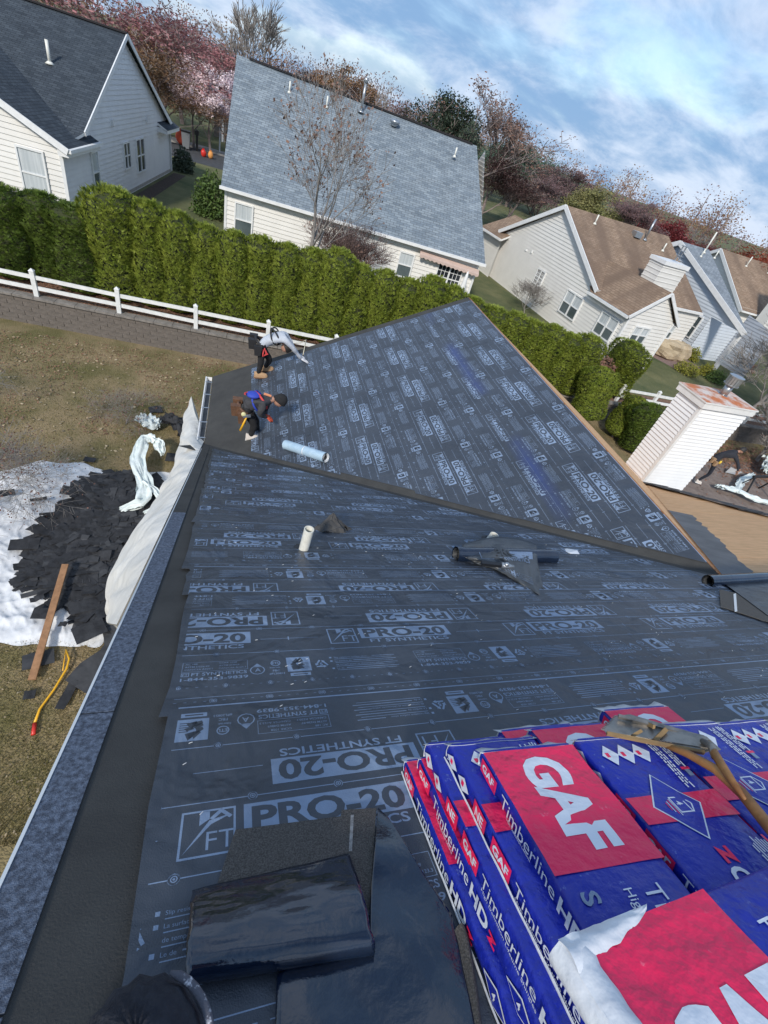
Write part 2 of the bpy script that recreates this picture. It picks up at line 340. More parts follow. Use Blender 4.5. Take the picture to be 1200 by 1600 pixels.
def info_strip():
    g = Pr()
    g.frame(0, -.005, .30, .072, .002)
    for i, (a, b) in enumerate((('AC 188', 'CCRR 1028'), ('ASTM D226-97', 'ASTM D4869'), ('CAN/CSA A220.1', 'CAN/CSA A123.3'))):
        g.text(a, .012, .052 - i * .022, .011, .005, 1.1); g.text(b, .165, .052 - i * .022, .011, .005, 1.1)
    g.frame(.0, -.04, .035, -.012, .003); g.text('FT', .006, -.036, .017)
    g.text('FT SYNTHETICS', .045, -.038, .024, .015, 1.1, width=.25); g.text('1-844-353-9839', .0, -.075, .022, .015, 1.3, width=.30)
    g.ring(.345, -.02, .036, .031, 12); g.text('A', .333, -.033, .028, .01); g.poly([(.32, .005), (.37, .005), (.345, .035)])
    g.ring(.435, .03, .025, .02, 12); g.text('ETL', .418, .022, .017, .02); g.text('Intertek', .405, -.012, .011, .01); g.text('FBC', .418, -.04, .015, .01); g.text('#FL20853', .40, -.064, .013, .01)
    g.rect(.49, -.05, .61, .072, 0); g.rect(.50, -.086, .60, -.062, 0)
    rn = random.Random(3)
    for i in range(9):
        x, y = .50 + rn.random() * .06, -.04 + rn.random() * .07; g.poly([(x, y), (x + .012 + rn.random() * .03, y + .01), (x + .02, y + .02 + rn.random() * .03), (x - .006, y + .015)], 1, 1)
    for i in range(5): g.rect(.565, -.03 + i * .012, .60, -.026 + i * .012, 1, 1)
    g.rect(.515, -.078, .585, -.071, 1, 1)
    recycle(g, .665, .0, .042)
    for i, t in enumerate(('Slip resistant surface when', 'La surface de', 'de température et chaussures utiliser', 'Le de')):
        g.text(t, .74, .045 - i * .032, .011, .0, 1.1)
        if i != 2: g.rect(.715, .045 - i * .032, .727, .057 - i * .032)
        a = .74 + (.21, .10, .29, .05)[i]; g.rect(min(a, 1.0), .049 - i * .032, 1.08, .053 - i * .032)
        g.rect(.74, .034 - i * .032, 1.06, .037 - i * .032)
    return g
PITCH = 1.20
def page(widthT=1.13):
    g = Pr(); lo = logo_strip(); inf = info_strip()
    g.rect(0, -.004, PITCH, .004)
    def cline(y, n, x0, dotted=False):
        if dotted:
            for i in range(30): g.rect(i * PITCH / 30, y - .0012, i * PITCH / 30 + .012, y + .0012)
        else: g.rect(0, y - .0018, PITCH, y + .0018)
        for i in range(n):
            x = (x0 + i * PITCH / n) % PITCH; g.ring(x, y, .017, .0135, 12, 1); g.ring(x, y, .0165, 0, 12, 1, 1); g.ring(x, y, .010, .007, 10, 2); g.ring(x, y, .004, 0, 6, 2)
    g.add(inf, .55, -.125, pi); cline(-.235, 4, .1); g.add(lo, 1.06, -.365, pi); g.rect(.02, -.36, .26, -.357); cline(-.485, 4, .22)
    g.add(lo, .0, -.60); g.rect(.82, -.60, 1.14, -.597); g.rect(.97, -.615, .976, -.58); cline(-.725, 4, .3); g.add(inf, .45, -.86); cline(-.985, 6, .05, True); g.rect(0, -1.06, PITCH, -1.057); cline(-1.085, 5, .12, True)
    return g
PAGE = page()
def lay(pr, mapf, tiles, clips, lift=.0010):
    """repeat a page at offsets x in tiles; keep what lies inside all clip half-planes (page space, absolute x)"""
    mb = MB()
    for X in tiles:
        for pts, layer, mi in pr.p:
            q = [(a + X, b) for a, b in pts]
            for c in clips:
                if any(c(p) < 0 for p in q): q = clip(q, c)
                if len(q) < 3: break
            if len(q) >= 3: mb.face([mapf(a, b, lift * (1 + layer * .3)) for a, b in q], mi)
    return mb

# ------------------------------------------------------------------ SETTING: ground
def wall_y(x): return 16.95 - .10 * x if x < 2 else 16.75 - .025 * (x - 2)
M_lawn = mat('lawn', (.135, .12, .040), .95, (.32, .235, .13), .55, .05, 30, detail=12, contrast=(.36, .62))
M_lawn2 = mat('lawn_upper', (.065, .088, .028), .95, (.17, .165, .07), .5, .05, 30, detail=12)
def ground(name, pts, z, m, nu=1, nv=1):
    mb = MB(); mb.face([(x, y, z) for x, y in pts]); return tag(mb.build(name, m), kind='structure')
ground('lawn', [(-300, -120), (420, -120), (420, 60), (-300, 60)], 0., M_lawn)
up = MB(); xs = [-300, -60, -20, -8, -4, 0, 2, 6, 12, 18, 24, 40, 90, 420]
for a, b in zip(xs, xs[1:]): up.face([(a, wall_y(a) + .14, ZU), (b, wall_y(b) + .14, ZU), (b, 900, ZU), (a, 900, ZU)])
tag(up.build('upper_lawn', M_lawn2), kind='structure')
M_asph = mat('asphalt', (.045, .048, .055), .9, (.07, .074, .08), 3, .003, 80)
M_conc = mat('concrete', (.42, .40, .37), .9, (.30, .28, .26), 4, .003, 60)
def slab(name, pts, z0, z1, m, label=None): 
    mb = MB(); mb.hexa([Vector((x, y, z0)) for x, y in pts], [Vector((x, y, z1)) for x, y in pts]); return tag(mb.build(name, m), kind='structure')
ground('road', [(-90, 55.0), (110, 43), (110, 49.5), (-90, 62.5)], ZU + .004, M_asph)
slab('kerb', [(-90, 62.5), (110, 49.5), (110, 49.75), (-90, 62.75)], ZU, ZU + .13, M_conc)
slab('pavement', [(-90, 63.7), (110, 50.7), (110, 52.1), (-90, 65.1)], ZU, ZU + .05, M_conc)
M_mulch = mat('mulch', (.035, .024, .018), .95, (.09, .06, .045), 14, .03, 40)
M_leafbed = mat('leaf_bed', (.13, .07, .045), .95, (.26, .15, .10), 12, .03, 30)
up = MB(); xs = [-20, -8, -4, 0, 2, 6, 12, 18, 24, 40]
for a, b in zip(xs, xs[1:]): up.face([(a, wall_y(a) + .14, ZU + .004), (b, wall_y(b) + .14, ZU + .004), (b, wall_y(b) + 1.6, ZU + .004), (a, wall_y(a) + 1.6, ZU + .004)])
tag(up.build('planting_bed', M_leafbed), kind='structure')
M_paver = mat('patio_pavers', (.26, .17, .15), .9, (.17, .12, .11), 9, .006, 18)
ground('patio', [(24.4, 26.3), (26.3, 22.6), (29.6, 23.0), (29.2, 26.2)], ZU + .008, M_paver)
ground('path', [(17.0, 7.5), (26, 9.5), (30, 15), (21.0, 13.6), (17.2, 11.4)], .006, mat('dirt_path', (.16, .12, .10), .95, (.24, .19, .16), 3, .01, 40))
ground('side_bed', [(-7.0, 26.5), (-5.0, 43.4), (-4.2, 43.4), (-6.1, 26.5)], ZU + .004, M_mulch)

# retaining wall of blocks
rw = thing('retaining_wall', 'long weathered grey block retaining wall below the white rail fence and hedge', 'wall', (0, wall_y(0), 0))
M_block = mat('wall_block', (.17, .145, .125), .95, (.085, .075, .065), 2.6, .012, 40, detail=10, contrast=(.38, .62)); M_block2 = mat('wall_block_cap', (.26, .235, .21), .95, (.15, .135, .12), 5, .006, 50)
bm = []
for k in range(3):
    b = MB(); j = [random.uniform(-.006, .006) for _ in range(8)]
    L_, hh = .452, .1485
    f = [(-L_ / 2, 0, 0), (L_ / 2, 0, 0), (L_ / 2, 0, hh), (-L_ / 2, 0, hh)]; g = [(-L_ / 2 + .007, -.012, .007), (L_ / 2 - .007, -.012 + j[0] * 2, .007), (L_ / 2 - .007, -.012 + j[1] * 2, hh - .007), (-L_ / 2 + .007, -.012 + j[2] * 2, hh - .007)]
    b.hexa([Vector(p) + Vector((0, .2, 0)) for p in f], [Vector(p) for p in f]); b.hexa([Vector(p) for p in f], [Vector(p) for p in g]); bm.append(b.mesh('block', M_block))
def block_run(xa, xb, x_near):
    mb = MB(); n = 0; x = xa
    while x < xb:
        for c in range(6):
            xx = x + (c % 2) * .225; me = random.choice(bm); ang = atan2(wall_y(xx + .2) - wall_y(xx - .2), .4); y = wall_y(xx) + c * .006
            if x_near(xx) and n < 290:
                o = bpy.data.objects.new('block', me); link(o, rw); o.location = (xx, y - rw.location.y, c * .148 - .03); o.rotation_euler = (0, 0, ang); n += 1
            else: mb.box((xx, y + .09, c * .148 + .04), (.445, .2, .144), 0, Matrix.Rotation(ang, 3, 'Z'))
        x += .45
    return mb
m1 = block_run(-16, 34, lambda x: -9.2 < x < 3.2 or 19.5 < x < 26)
tag(m1.build('block_course', M_block, rw), kind='stuff')
cp = MB(); x = -16
while x < 34: cp.box((x + .3, wall_y(x + .3) + .11, .9), (.59, .33, .07), 0, Matrix.Rotation(atan2(wall_y(x + .6) - wall_y(x), .6), 3, 'Z')); x += .6
cp.build('coping', M_block2, rw)

# ------------------------------------------------------------------ OWN HOUSE (roof being re-covered)
house = thing('house', 'house with its roof stripped and half covered in dark printed underlayment', 'house', (2.2, 4, 0))
def rx(y): return y * SL
# structural roof decks (under everything), walls
T = .10
def slabpoly(mb, pts, nrm, t=T, mi=0): mb.hexa([Vector(p) - nrm * t for p in pts], [Vector(p) for p in pts], mi)
def wA(x, y, h=0.): return rA(x, y * SL, h)
yv0 = VK - X0; yvr = VK - XR; sEnd = rx(yv0)
dk = MB(); nA = NA; nAb = Vector((0, -P_, 1)).normalized(); nC = Vector((P_, 0, 1)).normalized()
ns = 14                                       # front slope with rounded ridge
for i in range(10):
    s0, s1 = SR - .3 + i * .06, SR - .3 + (i + 1) * .06
    dk.face([rA(X0, s0, -.012), rA(XE, s0, -.012), rA(XE, s1, -.012), rA(X0, s1, -.012)])
dk.face([rA(X0, SR + .3, -.012), rA(XE, SR + .3, -.012), wA(XE, yv0, -.012), wA(XR, yvr, -.012), wA(X0, yv0, -.012)])
dk.face([rA(X0, SR - .3, -.012), rA(XE, SR - .3, -.012), rA(XE, SR - 9, -.012), rA(X0, SR - 9, -.012)])
deck_front = dk.build('roof_deck', M_osb, house, thick=.02)
dk = MB(); dk.face([rB(yv0, 0, -.012), rB(Y1, 0, -.012), rB(Y1, (XR - X0) * SL, -.012), rB(yvr, (XR - X0) * SL, -.012)])
ridz = H + ZB + P_ * XR
dk.face([(XR, yvr, ridz - .013), (XR, Y1, ridz - .013), (XE, Y1, ridz - .013 - P_ * (XE - XR)), (XE, yv0, ridz - .013 - P_ * (XE - XR))])
dk.build('roof_deck', M_osb, house, thick=.02)
M_ownwall = M_vinyl
ze = H + ZB + P_ * X0                           # eave height
wl = MB(); yb = -8.2
for x, nx in ((X0 + .12, -1), (XE - .12, 1)):
    wl.face([(x, yb, 0), (x, yv0, 0), (x, yv0, ze - .1), (x, SR / SL, H + ZA - P_ * SR / SL - .14), (x, yb, ze - .2)][::nx])
wl.face([(X0 + .12, yv0, 0), (X0 + .12, Y1 - .15, 0), (X0 + .12, Y1 - .15, ze - .1), (X0 + .12, yv0, ze - .1)])
wl.face([(XE - .12, yv0, 0), (XE - .12, Y1 - .15, 0), (XE - .12, Y1 - .15, ze - .1), (XE - .12, yv0, ze - .1)])
wl.face([(X0 + .12, Y1 - .15, 0), (XE - .12, Y1 - .15, 0), (XE - .12, Y1 - .15, ze - .1), (XR, Y1 - .15, ridz - .14), (X0 + .12, Y1 - .15, ze - .1)])
wl.build('wall', M_ownwall, house)
# ice shield: along the rake and eave, the far rake, and the valley
ic = MB()
def strip(mb, fn, a0, a1, n, b0, b1, jit=0., sd=0., mi=0):
    pr = None
    for i in range(n + 1):
        a = a0 + (a1 - a0) * i / n; j = jit * n3((a, sd, 0), 1.3); j2 = jit * n3((a, sd + 9, 0), 1.3)
        q = (fn(a, b0 + j), fn(a, b1 + j2))
        if pr: mb.face([pr[0], pr[1], q[1], q[0]], mi)
        pr = q
strip(ic, lambda s, x: rA(x, s, .003), SR - 1.5, sEnd + .2, 50, X0 + .03, .62)
ic.build('ice_shield', M_ice, house)
ic = MB(); strip(ic, lambda y, s: rB(y, s, .003), yv0 - 1.0, Y1, 20, 0.0, 1.25); ic.build('ice_shield', M_ice, house)
ic = MB(); strip(ic, lambda s, y: rB(y, s, .005), 0, (XR - X0) * SL, 20, Y1 - .42, Y1); ic.build('ice_shield', M_ice, house)
# valley: two flaps on either side of the valley line x + y = VK
va = MB(); vb = MB()
def vpt(x, off, side):                          # side A: y smaller
    if side == 'A': p = wA(x - off * .7, VK - x - off * .7, .007)
    else: q = x + off * .7; p = rB(VK - x + off * .7, (q - X0) * SL, .007)
    return p
pr = None
for i in range(41):
    x = X0 + .0 + (XR - X0 + .35) * i / 40; q = (vpt(x, -.0, 'A'), vpt(x, .62, 'A')); 
    if pr: va.face([pr[0], pr[1], q[1], q[0]])
    pr = q
pr = None
for i in range(41):
    x = X0 + (XR - X0) * i / 40; o_ = min(.45, (XR - x) / .7); q = (vpt(x, 0, 'B'), vpt(x, o_, 'B'))
    if pr: va.face([pr[0], q[0], q[1], pr[1]])
    pr = q
va.build('valley_strip', M_ice, house)
# starter course: shingle pieces up the rake
for i in range(14):
    s0 = SR + .14 + i * .98; s1 = min(s0 + .972, sEnd + .02)
    if s0 > sEnd: break
    st = MB(); wdt = .108
    st.hexa([rA(X0 - .012, s0, .006), rA(X0 + wdt, s0, .006), rA(X0 + wdt, s1, .006), rA(X0 - .012, s1, .006)], [rA(X0 - .012, s0, .0105), rA(X0 + wdt, s0, .0105), rA(X0 + wdt, s1, .0105), rA(X0 - .012, s1, .0105)])
    st.build('starter_shingle', M_starter if s0 < 3.6 else M_ice, house)
# drip edge and fascia up the rake
de = MB(); de.hexa([rA(X0 - .022, SR + .14, -.06), rA(X0 - .012, SR + .14, -.06), rA(X0 - .012, sEnd - .6, -.06), rA(X0 - .022, sEnd - .6, -.06)], [rA(X0 - .022, SR + .14, .013), rA(X0 - .012, SR + .14, .013), rA(X0 - .012, sEnd - .6, .013), rA(X0 - .022, sEnd - .6, .013)]); de.build('drip_edge', M_drip, house)
fa = MB(); fa.hexa([rA(X0 - .010, SR + .14, -.24), rA(X0 + .02, SR + .14, -.24), rA(X0 + .02, sEnd, -.24), rA(X0 - .010, sEnd, -.24)], [rA(X0 - .010, SR + .14, -.035), rA(X0 + .02, SR + .14, -.035), rA(X0 + .02, sEnd, -.035), rA(X0 - .010, sEnd, -.035)]); fa.build('fascia', M_trim, house)
# gutter along the far eave, with its hanger straps
gt = MB(); ga, gb = yv0 - .55, Y1 + .02; xg = X0 - .02; zg = ze - .03
for (xa, za, xb, zb) in ((xg, zg, xg, zg - .10), (xg, zg - .10, xg - .09, zg - .10), (xg - .09, zg - .10, xg - .125, zg - .005)):
    gt.hexa([Vector((xa, ga, za)), Vector((xb, ga, zb)), Vector((xb - .002, ga, zb - .003)), Vector((xa - .002, ga, za - .003))], [Vector((xa, gb, za)), Vector((xb, gb, zb)), Vector((xb - .002, gb, zb - .003)), Vector((xa - .002, gb, za - .003))])
gt.box((xg - .128, (ga + gb) / 2, zg), (.022, gb - ga, .012)); gt.box((xg - .062, gb, zg - .05), (.125, .003, .1)); gt.box((xg - .062, ga, zg - .05), (.125, .003, .1))
gu = gt.build('gutter', M_trim, house)
wt_ = MB(); wt_.box((xg - .062, (ga + gb) / 2, zg - .085), (.10, gb - ga - .05, .01)); wt_.build('gutter_bottom', M_black, gu)  # black strip along the gutter bottom
for i in range(6):
    hb = MB(); y = ga + .25 + i * (gb - ga - .5) / 5; hb.bar((xg + .03, y, zg + .012), (xg - .13, y, zg + .004), .03, .005); hb.build('gutter_strap', M_galv, gu)

# underlayment courses on the front slope
def course_A(k, s_far, s_near, xl, phase, x_hi):
    lift = .034 - k * .0024
    far_cut = lambda p: VK - .26 - p[0] - p[1] / SL       # p = (x, s)
    # jagged left edge
    left = [(xl + .03 * n3((k * 3.1, i * .7, 0)), s_far + (s_near - s_far) * i / 6) for i in range(7)]
    poly = left + [(x_hi, s_near), (x_hi, s_far)]
    q = clip([(a, b) for a, b in poly], far_cut)
    if len(q) < 3: return
    nst = 14; mb = MB()
    for i in range(nst):                                  # strips along s so that it can follow the ridge
        a, b = s_near + (s_far - s_near) * i / nst, s_near + (s_far - s_near) * (i + 1) / nst
        c = clip(clip(q, lambda p: p[1] - a), lambda p: b - p[1])
        if len(c) >= 3: mb.face([rA(x, s, lift) for x, s in c][::-1])
    o = mb.build('underlayment_sheet', M_under, house, thick=.0012)
    clips = [lambda p: p[0] - xl - .035, lambda p: x_hi - p[0], lambda p: VK - .27 - p[0] - (s_far + p[1]) / SL, lambda p: (s_far + p[1]) - s_near]
    t0 = math.floor((xl - phase) / PITCH) - 1; t1 = math.ceil((x_hi - phase) / PITCH)
    x_top = VK - .3 - (s_near) / SL; tiles = [phase + i * PITCH for i in range(t0, t1 + 1) if phase + i * PITCH - .6 < x_top]
    m = lay(PAGE, lambda a, b, h: rA(a, s_far + b, lift + h), tiles, clips)
    m.build('print', [M_print, M_under], o)
for k, (s_far, s_near, xl, ph) in enumerate([(1.05, SR - .75, -.20, -.10), (2.17, 1.01, -.225, .57), (2.60, 2.14, -.26, .48), (3.72, 2.57, -.30, -.33), (5.05, 3.69, -.33, -.05), (5.50, 5.02, -.31, .2), (6.50, 5.35, -.33, .19), (7.2, 6.47, -.34, .5), (8.0, 6.87, -.34, .83), (9.1, 7.97, -.36, .3)]):
    course_A(k, s_far, s_near, xl, ph, 6.4)
# underlayment courses on the far slope (rows run along y)
SB = (XR - X0) * SL
def course_B(k, s_top, s_bot, phase):
    lift = .010 + k * .0012
    cut = lambda p: p[0] + (X0 + p[1] / SL) - VK - .13 + .04 * sin(k * 2.3)    # p = (y, s)
    far = [(Y1 - .20 + .02 * n3((k * 5.3, i, 1)), s_bot + (s_top - s_bot) * i / 5) for i in range(6)]
    poly = [(0, s_top), (0, s_bot)] + far
    q = clip(poly, cut)
    mb = MB(); mb.face([rB(y, s, lift) for y, s in q]); o = mb.build('underlayment_sheet', M_underB, house, thick=.0012)
    clips = [lambda p: (Y1 - .225) - (phase - p[0]), lambda p: (phase - p[0]) + (X0 + (s_top + p[1]) / SL) - VK - .15 + .04 * sin(k * 2.3), lambda p: (s_top + p[1]) - s_bot]
    tiles = [i * PB for i in range(-9, 10)]
    m = lay(PAGE, lambda a, b, h: rB(phase - a, s_top + b, lift + h), [t for t in tiles if -1 < phase - t < 13], clips)
    m.build('print', [M_print, M_underB], o)
PB = PITCH * 1.05; 
# page x grows towards -y; the emblem of the right-way-up strip sits at page x = 0
tops = [1.38, 2.46, 3.52, 4.62, 5.70, SB + .02]
for k, tp in enumerate(tops):
    s_bot = max(tp - 1.13, .95 if k == 0 else 0); course_B(k, tp if k < 5 else SB - .01, s_bot, [9.35, 9.62, 10.30, 10.55, 9.85, 9.5][k])
# bare plywood edge and boards along the far ridge
rb = MB(); y = yvr + .05
while y < Y1:
    y2 = min(y + 2.38, Y1); jj = random.uniform(-.006, .006)
    q = MB(); q.hexa([(XR + .005, y, ridz - .03), (XR + .075 + jj, y, ridz - .062), (XR + .075 + jj, y2, ridz - .062), (XR + .005, y2, ridz - .03)], [(XR + .005, y, ridz + .008), (XR + .075 + jj, y, ridz - .02), (XR + .075 + jj, y2, ridz - .02), (XR + .005, y2, ridz + .008)])
    q.build('ridge_board', M_osbedge, house); y = y2 + .012
# bare sheathing panels on the right-hand part of the front slope
def osb_panel(x0, x1, s0, s1, lift=.004):
    q = [(x0, s0), (x1, s0), (x1, s1), (x0, s1)]
    q = clip(q, lambda p: p[0] - (XR + (p[1] / SL - yvr)) - .05); q = clip(q, lambda p: sEnd - p[1]) if len(q) > 2 else q
    if len(q) < 3: return
    m = MB(); m.hexa([rA(a, s, lift - .01) for a, s in q], [rA(a, s, lift) for a, s in q]); m.build('sheathing_panel', M_osb, house)
r = 0; s = 1.9
while s < sEnd:
    x = 5.0 - (r % 2) * 1.2
    while x < XE: osb_panel(x, min(x + 2.434, XE), s, min(s + 1.215, sEnd), .004 + random.uniform(0, .002)); x += 2.44
    s += 1.22; r += 1
# grey paper strip up the right-hand valley
M_paper = mat('grey_paper', (.17, .175, .18), .85, (.11, .115, .12), 2.2, .002, 60); vs = MB(); pr = None
for i in range(31):
    x = XR + .05 + (XE - XR) * .48 * i / 30; y = VK - XR + (x - XR) - (VK - XR - yvr); wd = .40 + .06 * n3((i * .8, 2, 0)) + .05 * n3((i * 3.1, 2, 0))
    a, b = wA(x + .02, y - .02, .012), wA(x + wd * .7, y - wd * .7, .010)
    if pr: vs.face([pr[0], pr[1], b, a])
    pr = (a, b)
vs.build('valley_strip', M_paper, house, thick=.002)
# brown felt patch and black sheet right of the ridge end
def flat_A(name, uvs, m, h, parent, thick=.003, ripple=0.):
    mb = MB(); c = [pA(u, v, h) for u, v in uvs]; mb.face([rA(x, s, h) for x, s in c][::-1]); return mb.build(name, m, parent, thick=thick)
flat_A('felt_patch', [(1124, 921), (1200, 938), (1330, 985), (1330, 1062), (1200, 972), (1126, 948)], M_brown, .045, house)
flat_A('white_chalk_line', [(1146, 928), (1150, 927), (1152, 955), (1148, 956)], M_drip, .048, house, .001)
M_film = mat('black_film', (.018, .021, .027), .32, (.03, .036, .045), 2, .02, 5, spec=.7)
flat_A('black_sheet', [(1132, 912), (1200, 906), (1340, 890), (1340, 990), (1200, 962), (1150, 925)], M_film, .052, house)
# chimney on the right-hand eave
ch = tag(MB().build('chimney', M_vinyl, house)); 
a = ray(1100, 632); a.normalize(); c0 = a * 13.4; cx, cy = c0.x, c0.y; zt = H + c0.z; W_, D_ = 1.56, .78; z0 = 1.0; hh = zt - z0
cw = MB(); cw.box((cx + W_ / 2, cy + D_ / 2, (z0 + zt) / 2 - .02), (W_ - .03, D_ - .03, zt - z0)); ch.data = cw.mesh('chimney', M_vinyl)
ch.matrix_parent_inverse = Matrix.Translation(house.location).inverted()
n = 0; z = zt - .11
while z > zt - 4.2:                             # each clapboard course, front and left faces
    for (a, b) in (((cx + .05, cy - .004), (cx + W_, cy - .004)), ((cx - .004, cy + D_), (cx - .004, cy + .05))):
        q = MB(); d = Vector((b[0] - a[0], b[1] - a[1], 0)).normalized(); nn = Vector((d.y, -d.x, 0)); A_, B_ = Vector((*a, 0)), Vector((*b, 0)); zz = Vector((0, 0, 1))
        q.hexa([A_ + zz * (z - .098) + nn * .032, A_ + zz * (z - .098), A_ + zz * z, A_ + zz * z + nn * .004], [B_ + zz * (z - .098) + nn * .032, B_ + zz * (z - .098), B_ + zz * z, B_ + zz * z + nn * .004])
        q.build('siding_board', M_vinyl, ch)
    z -= .1
q = MB(); q.box((cx + .01, cy + .01, (z0 + zt) / 2), (.085, .085, zt - z0)); q.build('corner_post', M_trim, ch)
q = MB(); q.box((cx + W_ / 2, cy + D_ / 2, zt + .0), (W_ + .16, D_ + .16, .15)); q.box((cx + W_ / 2, cy + D_ / 2, zt + .085), (W_ + .2, D_ + .2, .035)); q.build('trim', M_trim, ch)
q = MB(); A4 = [(cx - .1, cy - .1), (cx + W_ + .1, cy - .1), (cx + W_ + .1, cy + D_ + .1), (cx - .1, cy + D_ + .1)]; ctr = Vector((cx + W_ / 2, cy + D_ / 2, zt + .15))
for i in range(4): q.face([(*A4[i], zt + .105), (*A4[(i + 1) % 4], zt + .105), ctr])
q.build('chimney_top', M_rust, ch)
fl = MB(); fb = Vector((cx + W_ * .58, cy + D_ * .55, zt + .12)); fl.tube([fb, fb + Vector((0, 0, .3))], .095, 14); fl.tube([fb - Vector((0, 0, .02)), fb + Vector((0, 0, .03))], [.2, .1], 14)
fo = fl.build('flue', M_galv, ch, True)
for i in range(16):
    q = MB(); a = 2 * pi * i / 16; q.box(fb + Vector((cos(a) * .155, sin(a) * .155, .40)), (.012, .05, .2), 0, Matrix.Rotation(a, 3, 'Z')); q.build('cap_slat', M_galv, ch)
q = MB(); q.tube([fb + Vector((0, 0, .49)), fb + Vector((0, 0, .515))], .18, 16); q.tube([fb + Vector((0, 0, .29)), fb + Vector((0, 0, .31))], .18, 16); q.tube([fb + Vector((0, 0, .3)), fb + Vector((0, 0, .5))], .08, 10); q.build('flue_cap', M_galv, ch)
# black counter flashing at its foot and old black roofing along the rake
def wpoly(name, uvz, m, parent, thick=.004):
    mb = MB(); mb.face([pd(*q) for q in uvz]); return mb.build(name, m, parent, thick=thick)
# plumbing vents
def vent_pipe(u, v, length, r, lean=(0, 0), sq=False):
    x, s = pA(u, v, 0); b = rA(x, s, .0); m = MB(); top = b + Vector((lean[0], lean[1], length))
    nseg = 18; m.tube([b - Vector((0, 0, .05)), top], r, nseg, 0, False); m.tube([top, b + Vector((0, 0, .05))], r * .86, nseg, 0, False)
    i0 = len(m.v)
    for k in range(nseg):
        a = 2 * pi * k / nseg; a2 = 2 * pi * (k + 1) / nseg; m.face([top + Vector((cos(a) * r, sin(a) * r, 0)), top + Vector((cos(a2) * r, sin(a2) * r, 0)), top + Vector((cos(a2) * r * .86, sin(a2) * r * .86, 0)), top + Vector((cos(a) * r * .86, sin(a) * r * .86, 0))])
    o = m.build('vent_pipe', M_pvc, house, True); c = MB(); c.ellipsoid(b + NA * .012, (r * 1.9, r * 1.9, .022), 12, 4, jit=.3); c.build('sealant', M_black, o)
vent_pipe(473, 862, .28, .042, (.015, 0)); vent_pipe(763, 848, .12, .05, (.02, 0))
# staples
sm = MB(); rs = random.Random(5)
for i in range(230):
    x = rs.uniform(-.15, 3.6); s = SR + .2 + (rs.random() ** 1.6) * 4.5
    if x + s / SL > VK - .5: continue
    a = rs.uniform(.2, .9); d = Vector((cos(a), sin(a))) * .007
    p = rA(x - d.x, s - d.y, .037); q = rA(x + d.x, s + d.y, .037); sm.bar(p, q, .0018, .0018)
tag(sm.build('staple', M_drip, house), kind='stuff')

# ------------------------------------------------------------------ NEIGHBOURING HOUSES
def wall_frame(a, b):
    a = Vector((*a[:2], 0)); b = Vector((*b[:2], 0)); u = (b - a).normalized(); return a, u, Vector((u.y, -u.x, 0))   # outward normal to the right of a->b ... flipped by caller
def siding(name, a, b, outline, m, parent, flip=1, course=.19):
    """clapboard wall: outline is [(s along a->b, z)], each course leans out at its foot"""
    A, u, n = wall_frame(a, b); n = n * flip; mb = MB(); zs = [q[1] for q in outline]; z = min(zs)
    while z < max(zs):
        q = clip(clip(list(outline), lambda p: p[1] - z), lambda p: z + course - p[1])
        if len(q) >= 3:
            mb.face([A + u * s + Vector((0, 0, zz)) + n * (.034 * (1 - (zz - z) / course)) for s, zz in q])
            lo = [p for p in q if abs(p[1] - z) < 1e-5]
            if len(lo) >= 2: s0, s1 = min(p[0] for p in lo), max(p[0] for p in lo); mb.face([A + u * s0 + Vector((0, 0, z)), A + u * s1 + Vector((0, 0, z)), A + u * s1 + Vector((0, 0, z)) + n * .034, A + u * s0 + Vector((0, 0, z)) + n * .034])
        z += course
    return mb.build(name, m, parent)
def roofpoly(name, pts, m, parent, uvec, t=.12):
    """a roof plane: corner points in order; uvec = horizontal direction of the courses"""
    P = [Vector(p) for p in pts]; u = Vector(uvec).normalized(); nrm = (P[1] - P[0]).cross(P[2] - P[0]).normalized()
    if nrm.z < 0: nrm = -nrm
    v = nrm.cross(u); mb = MB(); mb.face(P, 0, [((p - P[0]).dot(u), (p - P[0]).dot(v)) for p in P])
    i = len(P)
    for k in range(i): a, b = P[k], P[(k + 1) % i]; mb.face([a, b, b - nrm * t, a - nrm * t], 1, [(0, 0)] * 4)
    return mb.build(name, [m, M_trim], parent)
def rail(name, a, b, wd, ht, m, parent, up=Vector((0, 0, 1))):
    mb = MB(); mb.bar(a, b, wd, ht, 0, up); return mb.build(name, m, parent)
